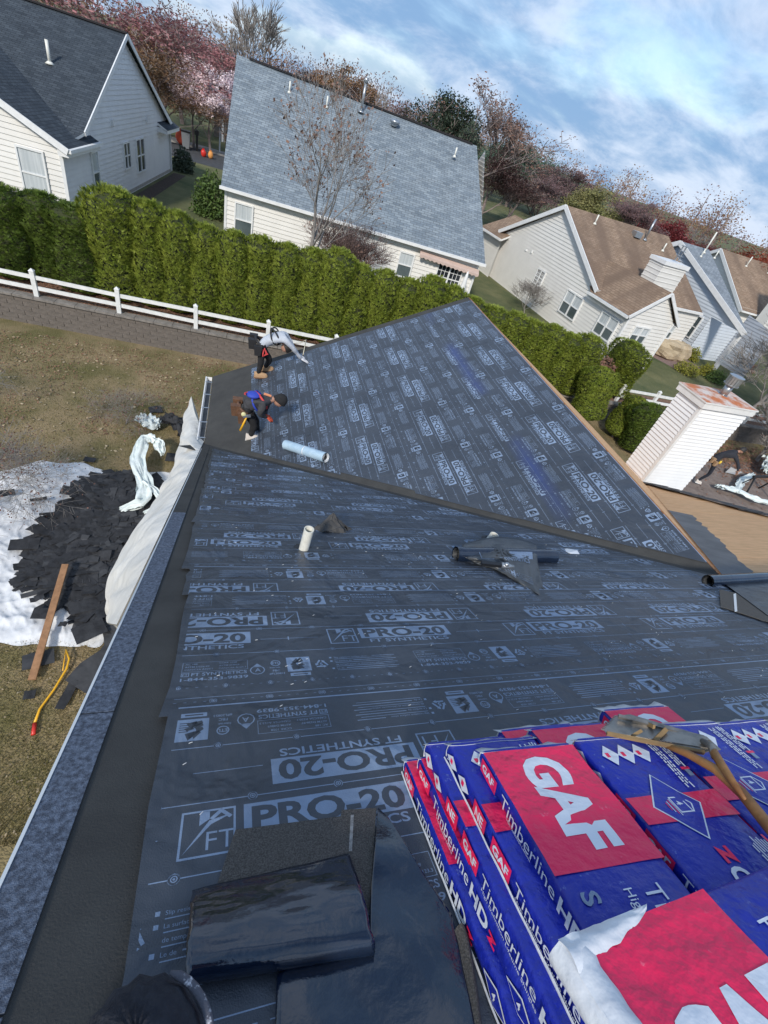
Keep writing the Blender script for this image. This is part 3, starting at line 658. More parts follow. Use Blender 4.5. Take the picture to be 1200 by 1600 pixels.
def window(a, b, s0, s1, z0, z1, parent, flip=1, style='double', glass=None, pairs=1):
    A, u, n = wall_frame(a, b); n = n * flip; Z = Vector((0, 0, 1)); t = .07
    def bx(mb, sa, sb, za, zb, d0, d1, mi=0):
        q = [A + u * sa + Z * za, A + u * sb + Z * za, A + u * sb + Z * zb, A + u * sa + Z * zb]; mb.hexa([p + n * d0 for p in q], [p + n * d1 for p in q], mi)
    f = MB(); bx(f, s0 - t, s1 + t, z0 - t, z0, .0, .10); bx(f, s0 - t, s1 + t, z1, z1 + t, .0, .10); bx(f, s0 - t, s0, z0, z1, .0, .10); bx(f, s1, s1 + t, z0, z1, .0, .10)
    w_ = (s1 - s0) / pairs
    for i in range(1, pairs): bx(f, s0 + w_ * i - .045, s0 + w_ * i + .045, z0, z1, .0, .098)
    W = f.build('window', M_trim, parent)
    for i in range(pairs):
        c0, c1 = s0 + w_ * i + (.045 if i else 0), s0 + w_ * (i + 1) - (.045 if i < pairs - 1 else 0); zm = (z0 + z1) / 2
        for (za, zb, g) in (((z0, zm, glass or M_glass), (zm, z1, M_curtain if glass is None else glass)) if style != 'single' else ((z0, z1, glass or M_glass),)):
            p = MB(); bx(p, c0, c1, za, zb, .046, .052); p.build('pane', g, W)
        m = MB()
        if style != 'single': bx(m, c0, c1, zm - .028, zm + .028, .050, .085)
        if style == 'grid':
            for k in (1, 2): x = c0 + (c1 - c0) * k / 3; bx(m, x - .012, x + .012, z0, z1, .051, .07)
            for k in (1, 3): zz = z0 + (z1 - z0) * k / 4; bx(m, c0, c1, zz - .012, zz + .012, .051, .068)
        if m.v: m.build('muntin', M_trim, W)
    return W
def roof_vent(p, h, r, parent, m=None, lean=Vector((0, 0, 1))):
    mb = MB(); p = Vector(p); mb.tube([p, p + lean * h], r, 8); mb.tube([p - lean * .02, p + lean * .08], [r * 3, r * 1.2], 8); return mb.build('roof_vent', m or M_pvc, parent, True)

# --- H1: pale siding house, dark roof, at the upper left
M_sid1 = mat('siding_grey_white', (.72, .72, .72), .55, (.66, .66, .67), 1.5); M_sidc = mat('siding_cream', (.74, .72, .68), .6, (.69, .67, .63), 1.5); M_sid4 = mat('siding_blue_grey', (.62, .67, .73), .55, (.57, .62, .68), 1.5)
M_rf1 = shinglemat('shingles_charcoal', (.035, .045, .058), (.062, .076, .092), .15, .34)
M_rf2 = shinglemat('shingles_blue_grey', (.15, .185, .22), (.25, .29, .32), .17, .36)
M_rf3 = shinglemat('shingles_brown', (.25, .17, .115), (.33, .235, .165), .15, .34, stain=(.16, .11, .08))
M_rf4 = shinglemat('shingles_grey', (.20, .23, .26), (.27, .30, .33), .15, .34)
h1 = thing('house', 'pale grey siding house with charcoal roof and three narrow side windows at upper left', 'house', (-12, 34, ZU))
a1 = Vector((-7.32, 26.15, 0)); b1 = Vector((-5.27, 43.45, 0)); u1 = (b1 - a1).normalized(); n1 = Vector((u1.y, -u1.x, 0)); L1 = (b1 - a1).length
def P1(s, d, z): return a1 + u1 * s + n1 * d + Vector((0, 0, z + H))
sa = L1 * .515; za1 = -.72; zE = -4.72
pit1 = (za1 - zE) / (L1 - sa); pitS = (za1 + 4.22) / (sa - 2.0)
siding('siding', a1, b1, [(0, ZU), (L1, ZU), (L1, zE + H), (sa, za1 + H - .14), (2.15, za1 - pitS * (sa - 2.15) + H - .14), (2.0, zE + H + .2), (0, zE + H)], M_sid1, h1, 1, .2)
for s in (0, L1): q = MB(); q.box(P1(s, 0, zE) * 1 - Vector((0, 0, (zE + H - ZU) / 2)), (.13, .13, zE + H - ZU)); q.build('corner_trim', M_trim, h1)
q = MB(); q.hexa([P1(0, -.1, ZU - H), P1(L1, -.1, ZU - H), P1(L1, .03, ZU - H), P1(0, .03, ZU - H)], [P1(0, -.1, ZU - H + .22), P1(L1, -.1, ZU - H + .22), P1(L1, .03, ZU - H + .22), P1(0, .03, ZU - H + .22)]); q.build('foundation', M_conc, h1)
zb1 = za1 - pitS * (sa - .35)
roofpoly('roof', [P1(sa, .28, za1), P1(sa, -16, za1), P1(.35, -16, zb1), P1(.35, -.6, zb1), P1(2.0, .28, za1 - pitS * (sa - 2.0))], M_rf1, h1, -n1)
roofpoly('roof', [P1(sa, .28, za1), P1(sa, -16, za1), P1(L1 + .4, -16, zE - .12), P1(L1 + .4, .28, zE - .12)], M_rf1, h1, -n1)
q = MB(); q.bar(P1(sa, .3, za1 + .03), P1(sa, -16, za1 + .03), .28, .07); q.build('ridge_vent', mat('ridge_dark', (.02, .018, .02), .9), h1)
for (s, z) in ((2.0, za1 - pitS * (sa - 2.0)), (L1 - .4, zE + .05)): rail('rake_board', P1(sa, .29, za1 - .06), P1(s, .29, z - .06), .05, .19, M_trim, h1)
# front wing with cream gable, its roof falls to the right
wg = .50
zw = -4.55
roofpoly('roof', [P1(-.35, .42, zw - .1), P1(3.3, .42, zw - .1), P1(3.3, 0, zw + .1), P1(9.5, -7.5, zw + wg * 7.5), P1(-.35, -7.5, zw + wg * 7.5)], M_rf1, h1, u1)
roofpoly('roof', [P1(-.35, -15, zw - .1), P1(9.5, -15, zw - .1), P1(9.5, -7.5, zw + wg * 7.5), P1(-.35, -7.5, zw + wg * 7.5)], M_rf1, h1, u1)
f0 = P1(-.02, 0, 0); f1 = P1(-.02, -15, 0)
siding('siding', f0, f1, [(0, ZU), (15, ZU), (15, zw + H), (7.5, zw + H + wg * 7.5 - .1), (0, zw + H)], M_sidc, h1, -1, .2)
rail('rake_board', P1(-.37, .42, zw - .14), P1(-.37, -7.5, zw + wg * 7.5 - .1), .05, .24, M_trim, h1)
rail('gutter', P1(-.35, .47, zw - .12), P1(3.3, .47, zw - .12), .13, .13, M_trim, h1)
q = MB(); q.hexa([P1(-.3, 0, zw - .35), P1(3.3, 0, zw - .35), P1(3.3, .4, zw - .35), P1(-.3, .4, zw - .35)], [P1(-.3, 0, zw - .14), P1(3.3, 0, zw - .14), P1(3.3, .4, zw - .17), P1(-.3, .4, zw - .17)]); q.build('soffit', M_trim, h1)
q = MB(); q.hexa([P1(14.6, 0, zE - .3), P1(L1 + .5, 0, zE - .3), P1(L1 + .5, .6, zE - .3), P1(14.6, .6, zE - .3)], [P1(14.6, 0, zE - .02), P1(L1 + .5, 0, zE - .02), P1(L1 + .5, .6, zE - .12), P1(14.6, .6, zE - .12)]); q.build('soffit', M_trim, h1)
roofpoly('roof', [P1(14.6, .62, zE - .1), P1(L1 + .5, .62, zE - .1), P1(L1 + .5, -1.2, zE + .75), P1(14.6, -1.2, zE + .75)], M_rf1, h1, u1)
rail('downspout', P1(L1 - .05, .12, zE - .2), P1(L1 - .05, .12, ZU - H + .1), .07, .09, M_trim, h1)
def uvwin(h, a, b, uL, uR, vT, vB, **k):       # window placed by where its edges stand on the wall
    A, u, n = wall_frame(a, b); um = (uL + uR) / 2
    s0 = (pv(uL, (vT + vB) / 2, a, b) - A).dot(u); s1 = (pv(uR, (vT + vB) / 2, a, b) - A).dot(u); z1 = pv(um, vT, a, b).z; z0 = pv(um, vB, a, b).z
    return window(a, b, min(s0, s1), max(s0, s1), z0, z1, h, **k)
uvwin(h1, a1, b1, 143.5, 152.5, 237, 300); uvwin(h1, a1, b1, 192.5, 201.5, 223, 262, glass=M_glassd, pairs=2); uvwin(h1, a1, b1, 212.5, 224, 217, 267, glass=M_glassd, pairs=2)
uvwin(h1, f0, f1, 72, 36, 236, 306, flip=-1, glass=M_curtain)
for uv in ((173, 191), (228, 186)): p = pv(*uv, a1, b1); q = MB(); q.box(p + n1 * .06, (.14, .18, .26)); q.build('wall_vent', M_trim, h1)
p = pv(67, 30, P1(sa * .6, 0, 0), P1(sa * .6, -8, 0)); p.z = za1 - pitS * sa * .4 + H; roof_vent(p, .8, .07, h1)

# --- H2: long blue-grey roof in the middle
h2 = thing('house', 'cream siding house with one huge blue grey shingle roof in the middle', 'house', (6, 31, ZU))
a2 = pz(347, 290, -4.9 + H); b2 = pz(757, 412, -4.9 + H); a2.z = b2.z = 0; u2 = (b2 - a2).normalized(); m2 = Vector((-u2.y, u2.x, 0)); L2 = (b2 - a2).length
def P2(s, d, z): return a2 + u2 * s + m2 * d + Vector((0, 0, z + H))
DR = 8.6; zr2 = -.22; ze2 = -4.9
rl = pv(370, 85, P2(0, DR, 0), P2(5, DR, 0)); rr = pv(745, 228, P2(0, DR, 0), P2(5, DR, 0))
sl_ = (rl - a2).dot(u2); sr_ = (rr - a2).dot(u2)
roofpoly('roof', [P2(-.05, 0, ze2), P2(L2 + .05, 0, ze2), P2(sr_, DR, rr.z - H), P2(sl_, DR, rl.z - H)], M_rf2, h2, u2)
roofpoly('roof', [P2(sl_, DR, rl.z - H), P2(sr_, DR, rr.z - H), P2(L2, 2 * DR, ze2), P2(0, 2 * DR, ze2)], M_rf2, h2, u2)
q = MB(); q.bar(P2(sl_ + .7, DR, rl.z - H + .03), P2(sr_ - .3, DR, rr.z - H + .02), .3, .08); q.build('ridge_vent', MATS['ridge_dark'], h2)
rail('gutter', P2(-.1, -.06, ze2 - .07), P2(L2 + .1, -.06, ze2 - .07), .13, .13, M_trim, h2)
rail('soffit', P2(0, .15, ze2 - .12), P2(L2, .15, ze2 - .12), .3, .05, M_trim, h2)
wa, wb = P2(.12, .3, 0), P2(L2 - .25, .3, 0)
siding('siding', wa, wb, [(0, ZU), (L2 - .37, ZU), (L2 - .37, ze2 + H - .1), (0, ze2 + H - .1)], M_sidc, h2, 1, .2)
for s, sg in ((.12, -1), (L2 - .25, 1)):
    siding('siding', P2(s, .3, 0), P2(s, 2 * DR - .3, 0), [(0, ZU), (2 * DR - .6, ZU), (2 * DR - .6, ze2 + H), (DR - .3, zr2 + H - .3), (0, ze2 + H)], M_sidc, h2, sg, .2)
    q = MB(); pp = P2(s, .3, 0); q.box((pp.x, pp.y, (ZU + ze2 + H) / 2 - .05), (.12, .12, ze2 + H - ZU - .1)); q.build('corner_trim', M_trim, h2)
uvwin(h2, wa, wb, 368.5, 393.5, 320, 368); uvwin(h2, wa, wb, 622, 643, 395, 432)
uvwin(h2, wa, wb, 543, 566, 368, 402)
dw = uvwin(h2, wa, wb, 680, 718, 414, 455, style='grid', glass=M_glassd, pairs=2)
# retracted awning and lamp
pa_, pb_ = pv(657, 389, wa, wb), pv(748, 421, wa, wb); aw = MB(); k = 14
for i in range(k):
    p, q_ = pa_.lerp(pb_, i / k), pa_.lerp(pb_, (i + 1) / k); o1 = -m2 * .12; o2 = -m2 * .42 + Vector((0, 0, -.16)); aw.face([p + o1, q_ + o1, q_ + o2, p + o2]); mid = (p + q_) / 2
    aw.face([p + o2, q_ + o2, q_ + o2 - Vector((0, 0, .10)), mid + o2 - Vector((0, 0, .16)), p + o2 - Vector((0, 0, .10))])
aw.build('awning', mat('awning_cloth', (.58, .44, .38), .8, (.5, .38, .33), 3), h2)
p = pv(668, 405, wa, wb); q = MB(); q.ellipsoid(p - m2 * .12, (.09, .09, .08), 10, 6); q.ellipsoid(p - m2 * .12 + u2 * .2, (.09, .09, .08), 10, 6); q.box(p - m2 * .04 + u2 * .1, (.3, .1, .1)); q.build('wall_lamp', M_trim, h2)
def on2(u, v):                                 # point on the front slope of H2
    d = ray(u, v); nn = (P2(L2, 0, ze2) - P2(0, 0, ze2)).cross(P2(0, DR, zr2) - P2(0, 0, ze2)); o = P2(0, 0, ze2) - Vector((0, 0, H)); t = nn.dot(o) / nn.dot(d); return d * t + Vector((0, 0, H))
for (u, v, hh_, r_, mm) in ((452, 145, .50, .045, M_pvc), (510, 168, .50, .045, M_pvc), (564, 175, 1.35, .075, M_galv), (710, 245, .45, .045, M_pvc)):
    roof_vent(on2(u, v), hh_, r_, h2, mm)
p = on2(564, 175); q = MB(); q.tube([p + Vector((0, 0, 1.28)), p + Vector((0, 0, 1.5))], .12, 10); q.build('flue_cap', M_galv, h2, True)
p = on2(616, 194); q = MB(); q.ellipsoid(p + Vector((0, -.1, .12)), (.30, .30, .13), 16, 8); q.tube([p - Vector((0, 0, .1)), p + Vector((0, 0, .1))], .2, 14); q.build('roof_fan', M_galv, h2, True)
pu = thing('patio_umbrella', 'closed white patio umbrella beside the sliding door of the cream house', 'umbrella', tuple(pz(727, 470, ZU)))
b_ = pv(722, 452, P2(0, -.9, 0), P2(5, -.9, 0)); q = MB(); q.tube([Vector((b_.x, b_.y, ZU + .7)), Vector((b_.x, b_.y, ZU + 1.3)), Vector((b_.x, b_.y, ZU + 2.0)), Vector((b_.x, b_.y, ZU + 2.2))], [.12, .15, .08, .02], 9); q.build('canopy', M_trim, pu, True)
q = MB(); q.tube([Vector((b_.x, b_.y, ZU)), Vector((b_.x, b_.y, ZU + .8))], .025, 8); q.build('pole', M_trim, pu)

# --- H3: cream house with brown roof and sun room
h3 = thing('house', 'cream siding house with weathered brown roof and gabled sun room', 'house', (22, 28, ZU))
a3 = Vector((17.62, 38.2, 0)); d3 = (Vector((18.9553, 25.9545, 0)) - Vector((17.852, 36.143, 0))).normalized(); e3 = Vector((-d3.y, d3.x, 0))   # d3 towards the camera, e3 to the right
def P3(s, e, z): return a3 + d3 * s + e3 * e + Vector((0, 0, z + H))
def s3(u, v): return (pv(u, v, a3, a3 + d3) - a3).dot(d3), pv(u, v, a3, a3 + d3).z - H
sap, zap = s3(890, 322); seR, zeR = s3(939, 454); seL = 2 * sap - seR; zsun = -4.78; sS0, _ = s3(922, 454); sS1, _ = s3(989, 494); sS1 -= .15
g3 = P3(0, 0, 0)
siding('siding', P3(0, 0, 0), P3(20, 0, 0), [(seL, ZU), (sS1, ZU), (sS1, zsun + H), (seR - .2, zsun + H), (sap, zap + H - .12), (seL, zeR + H - .1)], M_sidc, h3, 1, .19)
LR = (pv(1039, 379, P3(sap, 0, 0), P3(sap, 5, 0)) - a3).dot(e3)
roofpoly('roof', [P3(sap, -.25, zap), P3(sap, LR, zap), P3(seR, LR, zeR), P3(seR, -.25, zeR)], M_rf3, h3, e3)
roofpoly('roof', [P3(sap, -.25, zap), P3(sap, LR, zap), P3(seL - .5, LR, zeR - .1), P3(seL - .5, -.25, zeR - .1)], M_rf3, h3, e3)
for (s, z) in ((seR, zeR), (seL - .4, zeR - .05)): rail('rake_board', P3(sap, -.27, zap - .08), P3(s, -.27, z - .08), .06, .24, M_trim, h3)
# little side roofs at the far left eave
roofpoly('roof', [P3(seL - 2.4, -.7, zeR - .35), P3(seL + 1.0, -.7, zeR - .35), P3(seL + .6, 1.9, zeR + .9), P3(seL - 2.4, 1.9, zeR + .9)], M_rf3, h3, d3)
siding('siding', P3(seL - 2.2, -.35, 0), P3(seL + .6, -.35, 0), [(0, ZU), (2.8, ZU), (2.8, zeR + H - .4), (0, zeR + H - .4)], M_sidc, h3, 1, .19)
rail('gutter', P3(seL - 2.4, -.76, zeR - .4), P3(seL + 1.0, -.76, zeR - .4), .12, .12, M_trim, h3)
# sun room: ridge runs e3, gable... its roof falls left; front gable faces the camera side
wS = 4.6; rE = wS / 2
def onp(u, v, p0, dr): return pv(u, v, p0, p0 + dr)
pf = P3(sS1, 0, 0); apx = onp(1047, 456, pf, e3); eA = (apx - pf).dot(e3); zA_ = apx.z - H
rend = s3(949, 410)
roofpoly('roof', [P3(sS1 + .2, -.3, zsun), P3(sS1 + .2, eA, zA_), P3(sap + 1.2, eA, zA_), P3(seR - .4, -.3, zsun)], M_rf3, h3, d3)
roofpoly('roof', [P3(sS1 + .2, eA, zA_), P3(sS1 + .2, 2 * eA + .3, zsun), P3(sap + 1.6, 2 * eA + .3, zsun), P3(sap + 1.2, eA, zA_)], M_rf3, h3, d3)
siding('siding', P3(sS1, 0, 0), P3(sS1, 2 * eA, 0), [(0, ZU), (2 * eA, ZU), (2 * eA, zsun + H), (eA, zA_ + H - .12), (0, zsun + H)], M_sidc, h3, 1, .19)
siding('siding', P3(sS1, 2 * eA, 0), P3(seR - .5, 2 * eA, 0), [(0, ZU), (sS1 - seR + .5, ZU), (sS1 - seR + .5, zsun + H), (0, zsun + H)], M_sidc, h3, 1, .19)
rail('rake_board', P3(sS1 + .22, -.3, zsun - .06), P3(sS1 + .22, eA, zA_ - .06), .05, .16, M_trim, h3); rail('rake_board', P3(sS1 + .22, 2 * eA + .3, zsun - .06), P3(sS1 + .22, eA, zA_ - .06), .05, .16, M_trim, h3)
rail('gutter', P3(seR - .5, -.36, zsun - .08), P3(sS1 + .2, -.36, zsun - .08), .12, .12, M_trim, h3)
siding('siding', P3(seR - .1, 2 * eA, 0), P3(seR - .1, LR, 0), [(0, ZU), (LR - 2 * eA, ZU), (LR - 2 * eA, zeR + H - .1), (0, zeR + H - .1)], M_sidc, h3, 1, .19)
rail('gutter', P3(seR + .05, 2 * eA, zeR - .08), P3(seR + .05, LR, zeR - .08), .12, .12, M_trim, h3)
for (e, s) in ((0, sS1), (2 * eA, sS1)): q = MB(); pp = P3(s, e, 0); q.box((pp.x, pp.y, (ZU + zsun + H) / 2), (.12, .12, zsun + H - ZU)); q.build('corner_trim', M_trim, h3)
W3a, W3b = P3(0, 0, 0), P3(20, 0, 0)
uvwin(h3, W3a, W3b, 837, 850, 421, 447, style='grid', glass=M_glassd, pairs=2)
uvwin(h3, W3a, W3b, 878, 908, 456, 498, pairs=2); uvwin(h3, W3a, W3b, 931, 964, 490, 531, pairs=2)
pF = P3(sS1, 0, 0); pF2 = P3(sS1, 5, 0)
uvwin(h3, pF, pF2, 985, 1009, 511, 535, pairs=2); 
pG = P3(seR - .1, 0, 0); pG2 = P3(seR - .1, 5, 0); uvwin(h3, pG, pG2, 1030, 1050, 507, 527, pairs=2)
for uv in ((823, 391), (832, 394)): p = pv(*uv, W3a, W3b); q = MB(); q.box(p - e3 * .06, (.1, .12, .12)); q.build('wall_vent', M_trim, h3)
def on3(u, v):
    d = ray(u, v); nn = (P3(seR, 0, zeR) - P3(sap, 0, zap)).cross(e3); o = P3(sap, 0, zap) - Vector((0, 0, H)); t = nn.dot(o) / nn.dot(d); return d * t + Vector((0, 0, H))
for (u, v, hh_, r_, mm) in ((929, 350, .5, .045, M_pvc), (1007, 375, 1.2, .06, M_galv), (1035, 392, .45, .045, M_pvc)): roof_vent(on3(u, v), hh_, r_, h3, mm)
q = MB(); p = on3(993, 370); q.box(p + Vector((0, 0, .15)), (.5, .5, .3)); q.build('roof_fan', M_galv, h3)
cc = onp(1048, 460, P3(sS1 - 3.4, 0, 0), e3); tt = onp(1050, 405, P3(sS1 - 3.4, 0, 0), e3); q = MB(); Rm = Matrix.Rotation(atan2(e3.y, e3.x), 3, 'Z')
q.box((tt.x, tt.y, (tt.z + 3) / 2 - .15), (1.9, 1.1, tt.z - 3.3), 0, Rm); c3 = q.build('chimney', M_sidc, h3); q = MB(); q.box((tt.x, tt.y, tt.z - .18), (2.05, 1.25, .2), 0, Rm); q.build('trim', M_trim, c3)
z = tt.z - .4
while z > 4.2: q = MB(); q.box((tt.x, tt.y, z), (1.95, 1.15, .03), 0, Rm); q.build('siding_board', M_sidc, c3); z -= .24
for dx in (-.12, .12): q = MB(); q.bar(Vector((tt.x + .35 + dx, tt.y, tt.z)), Vector((tt.x + .35 + dx, tt.y, tt.z + .75)), .05, .05); q.build('flue', M_galv, c3)
q = MB(); 
for k in (.25, .5, .75): q.box((tt.x + .35, tt.y, tt.z + k), (.3, .3, .03))
q.build('flue_cap', M_galv, c3)

# --- H4: blue-grey gable with porch opening
h4 = thing('house', 'blue grey siding house with a deep shaded porch under its long gable', 'house', (32, 29, ZU))
a4 = pz(1050, 545, -7.5 + H); a4.z = 0; d4, e4 = d3, e3
def P4(s, e, z): return a4 + d4 * s + e4 * e + Vector((0, 0, z + H))
def s4(u, v): p = pv(u, v, a4, a4 + d4); return (p - a4).dot(d4), p.z - H
s4a, z4a = s4(1068, 378); s4r, z4r = s4(1165, 515); s4l = s4a - 5.5; z4l = z4a - 5.5 * .52
s4p0, _ = s4(1108, 500); s4p1 = s4r - .2; zpt = -4.75
siding('siding', P4(0, 0, 0), P4(s4p0, 0, 0), [(s4l, ZU), (s4p0, ZU), (s4p0, zpt + H), (s4r, zpt + H), (s4r, z4r + H - .05), (s4a, z4a + H - .1), (s4l, z4l + H - .1)], M_sid4, h4, 1, .19)
e4r = (pv(1103, 398, P4(s4a, 0, 0), P4(s4a, 5, 0)) - a4).dot(e4); e4e = (pv(1174, 503, P4(s4r, 0, 0), P4(s4r, 5, 0)) - a4).dot(e4); pass
roofpoly('roof', [P4(s4a, -.25, z4a), P4(s4a, e4r, z4a), P4(s4r + .3, e4e, z4r - .12), P4(s4r + .3, -.25, z4r - .12)], M_rf4, h4, e4)
roofpoly('roof', [P4(s4a, -.25, z4a), P4(s4a, e4r, z4a), P4(s4l, e4r, z4l), P4(s4l, -.25, z4l)], M_rf4, h4, e4)
rail('rake_board', P4(s4a, -.27, z4a - .1), P4(s4r + .3, -.27, z4r - .2), .06, .3, M_trim, h4); rail('rake_board', P4(s4a, -.27, z4a - .1), P4(s4l, -.27, z4l - .1), .06, .3, M_trim, h4)
siding('siding', P4(s4p0, 0, 0), P4(s4p0, 5, 0), [(0, ZU), (5, ZU), (5, zpt + H), (0, zpt + H)], M_sid4, h4, 1, .19)
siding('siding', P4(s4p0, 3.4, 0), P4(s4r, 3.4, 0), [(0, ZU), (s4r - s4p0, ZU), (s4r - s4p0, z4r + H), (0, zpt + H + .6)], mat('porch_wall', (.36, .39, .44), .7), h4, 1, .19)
q = MB(); q.box(P4(s4r - .1, .05, zpt) - Vector((0, 0, (zpt + H - ZU) / 2)), (.22, .22, zpt + H - ZU)); q.build('porch_post', M_trim, h4)
def on4(u, v):
    d = ray(u, v); nn = (P4(s4r, 0, z4r) - P4(s4a, 0, z4a)).cross(e4); o = P4(s4a, 0, z4a) - Vector((0, 0, H)); t = nn.dot(o) / nn.dot(d); return d * t + Vector((0, 0, H))
for (s, e, hh_, r_) in ((1.2, .9, .5, .04), (.6, 1.7, 1.3, .05), (.9, 2.6, .5, .04)): roof_vent(P4(s4a + s, e, z4a - s * (z4a - z4r) / (s4r - s4a)), hh_, r_, h4)
window(P4(0, 0, 0), P4(5, 0, 0), -.55, .65, 2.05, 3.35, h4, style='double', glass=M_glass, pairs=2)

# --- more houses farther off
def far_house(label, c, ang, Lx, Ly, hw, pitch, wallm, roofm, wins=(), extra=None):
    t = thing('house', label, 'house', (c[0], c[1], ZU)); u = Vector((cos(ang), sin(ang), 0)); v = Vector((-sin(ang), cos(ang), 0)); C0 = Vector((c[0], c[1], 0))
    def Q(a, b, z): return C0 + u * a + v * b + Vector((0, 0, ZU + z))
    rz_ = hw + Ly / 2 * pitch
    for sg in (-1, 1):
        roofpoly('roof', [Q(-Lx / 2 - .3, sg * (Ly / 2 + .4), hw - .4 * pitch), Q(Lx / 2 + .3, sg * (Ly / 2 + .4), hw - .4 * pitch), Q(Lx / 2 + .3, 0, rz_), Q(-Lx / 2 - .3, 0, rz_)], roofm, t, u)
        siding('siding', Q(-Lx / 2, sg * Ly / 2, 0), Q(Lx / 2, sg * Ly / 2, 0), [(0, ZU), (Lx, ZU), (Lx, ZU + hw), (0, ZU + hw)], wallm, t, -sg, .2)
        siding('siding', Q(sg * Lx / 2, -Ly / 2, 0), Q(sg * Lx / 2, Ly / 2, 0), [(0, ZU), (Ly, ZU), (Ly, ZU + hw), (Ly / 2, ZU + rz_ - .1), (0, ZU + hw)], wallm, t, sg, .2)
        for s2 in (-1, 1): rail('rake_board', Q(sg * (Lx / 2 + .32), 0, rz_ - .1), Q(sg * (Lx / 2 + .32), s2 * (Ly / 2 + .4), hw - .4 * pitch - .1), .06, .28, M_trim, t)
        rail('gutter', Q(-Lx / 2 - .3, sg * (Ly / 2 + .45), hw - .4 * pitch - .06), Q(Lx / 2 + .3, sg * (Ly / 2 + .45), hw - .4 * pitch - .06), .12, .12, M_trim, t)
    for (side, s0, s1, z0, z1) in wins:
        if side == 'f': window(Q(-Lx / 2, -Ly / 2, 0), Q(Lx / 2, -Ly / 2, 0), s0, s1, ZU + z0, ZU + z1, t, 1, 'double')
        if side == 'l': window(Q(-Lx / 2, -Ly / 2, 0), Q(-Lx / 2, Ly / 2, 0), s0, s1, ZU + z0, ZU + z1, t, -1, 'double')
    return t, Q, rz_
t5, Q5, r5 = far_house('taupe house with brown roof behind the blue grey gabled house', (45.5, 38.5), -.11, 9, 12, 2.7, .5, M_sidc, M_rf3, [('f', 2, 3.2, .8, 2.1), ('l', 3, 4.4, .8, 2.1)])
for k in (-2.4, .2, 2.6): roof_vent(Q5(k, -1.2, r5 - .6), .8, .05, t5)
q = MB(); p = Q5(-2.6, -7.2, 0); q.box((p.x, p.y, 3.9), (1.3, 1.0, 6.0)); q.build('chimney', M_sidc, t5)
t6, Q6, r6 = far_house('brown roofed house at the far right beyond the taupe house', (58, 33), -.11, 12, 12, 2.7, .5, M_sidc, M_rf3)
t7, Q7, r7 = far_house('small taupe house with white gable trim across the street', (1.5, 72.5), -.065, 10, 7, 2.9, .62, mat('siding_taupe', (.30, .27, .23), .7, (.25, .22, .19), 2), M_rf3, [('f', 1.0, 2.0, .6, 2.3), ('f', 5.2, 6.2, .6, 2.3)])
# its street-facing gable with white trim and pillars
u7 = Vector((cos(-.065), sin(-.065), 0))
for cxx, ww in ((-6.2, 5.2), (-1.2, 4.2)):
    aa = Q7(cxx + 5 - ww / 2, -6.0, 0); bb = Q7(cxx + 5 + ww / 2, -6.0, 0)
    siding('siding', aa, bb, [(0, ZU), (ww, ZU), (ww, ZU + 2.9), (ww / 2, ZU + 2.9 + ww * .42), (0, ZU + 2.9)], MATS['siding_taupe'], t7, 1, .2)
    for s in (0, ww): rail('rake_board', aa.lerp(bb, .5) + Vector((0, -.1, 2.9 + ww * .42)), (aa if s == 0 else bb) + Vector((-.3 if s == 0 else .3, -.1, 2.7)), .08, .3, M_trim, t7)
    for sg in (0, 1): roofpoly('roof', [(aa if sg == 0 else bb) + Vector((0, 0, 2.9)), aa.lerp(bb, .5) + Vector((0, 0, 2.9 + ww * .42)), aa.lerp(bb, .5) + Vector((0, 5, 2.9 + ww * .42)), (aa if sg == 0 else bb) + Vector((0, 5, 2.9))], M_rf3, t7, (0, 1, 0))
    window(aa, bb, ww / 2 - .5, ww / 2 + .5, ZU + .5, ZU + 2.4, t7, 1, 'double')
    rail('corner_trim', aa + Vector((0, -.05, 0)), aa + Vector((0, -.05, 2.9)), .2, .2, M_trim, t7, Vector((1, 0, 0))); rail('corner_trim', bb + Vector((0, -.05, 0)), bb + Vector((0, -.05, 2.9)), .2, .2, M_trim, t7, Vector((1, 0, 0)))

# ------------------------------------------------------------------ FENCES
M_fence = mat('fence_white', (.80, .80, .79), .45, (.66, .67, .64), 7)
def fence(label, p0, p1, n, z, group=None, start=0.):
    t = thing('rail_fence', label, 'fence', ((p0[0] + p1[0]) / 2, (p0[1] + p1[1]) / 2, z), group)
    P = [Vector((p0[0] + (p1[0] - p0[0]) * i / n, p0[1] + (p1[1] - p0[1]) * i / n, z)) for i in range(n + 1)]
    for p in P:
        q = MB(); q.box(p + Vector((0, 0, .41)), (.13, .13, .82)); c = p + Vector((0, 0, .82)); b4 = [c + Vector((x * .08, y * .08, 0)) for x, y in ((-1, -1), (1, -1), (1, 1), (-1, 1))]
        for i in range(4): q.face([b4[i], b4[(i + 1) % 4], c + Vector((0, 0, .08))])
        q.build('post', M_fence, t)
    for a, b in zip(P, P[1:]):
        for h_ in (.28, .63):
            q = MB(); q.bar(a + Vector((0, 0, h_ + random.uniform(-.02, .02))), b + Vector((0, 0, h_ + random.uniform(-.02, .02))), .04, .12); q.build('rail', M_fence, t)
    return t
fence('white two rail vinyl fence between the tall hedge and the block wall at left', (-11.25, 18.25), (3.45, 16.72), 6, ZU)
fence('white two rail vinyl fence behind the white chimney at right', (17.2, 16.75), (29.7, 16.25), 6, ZU)

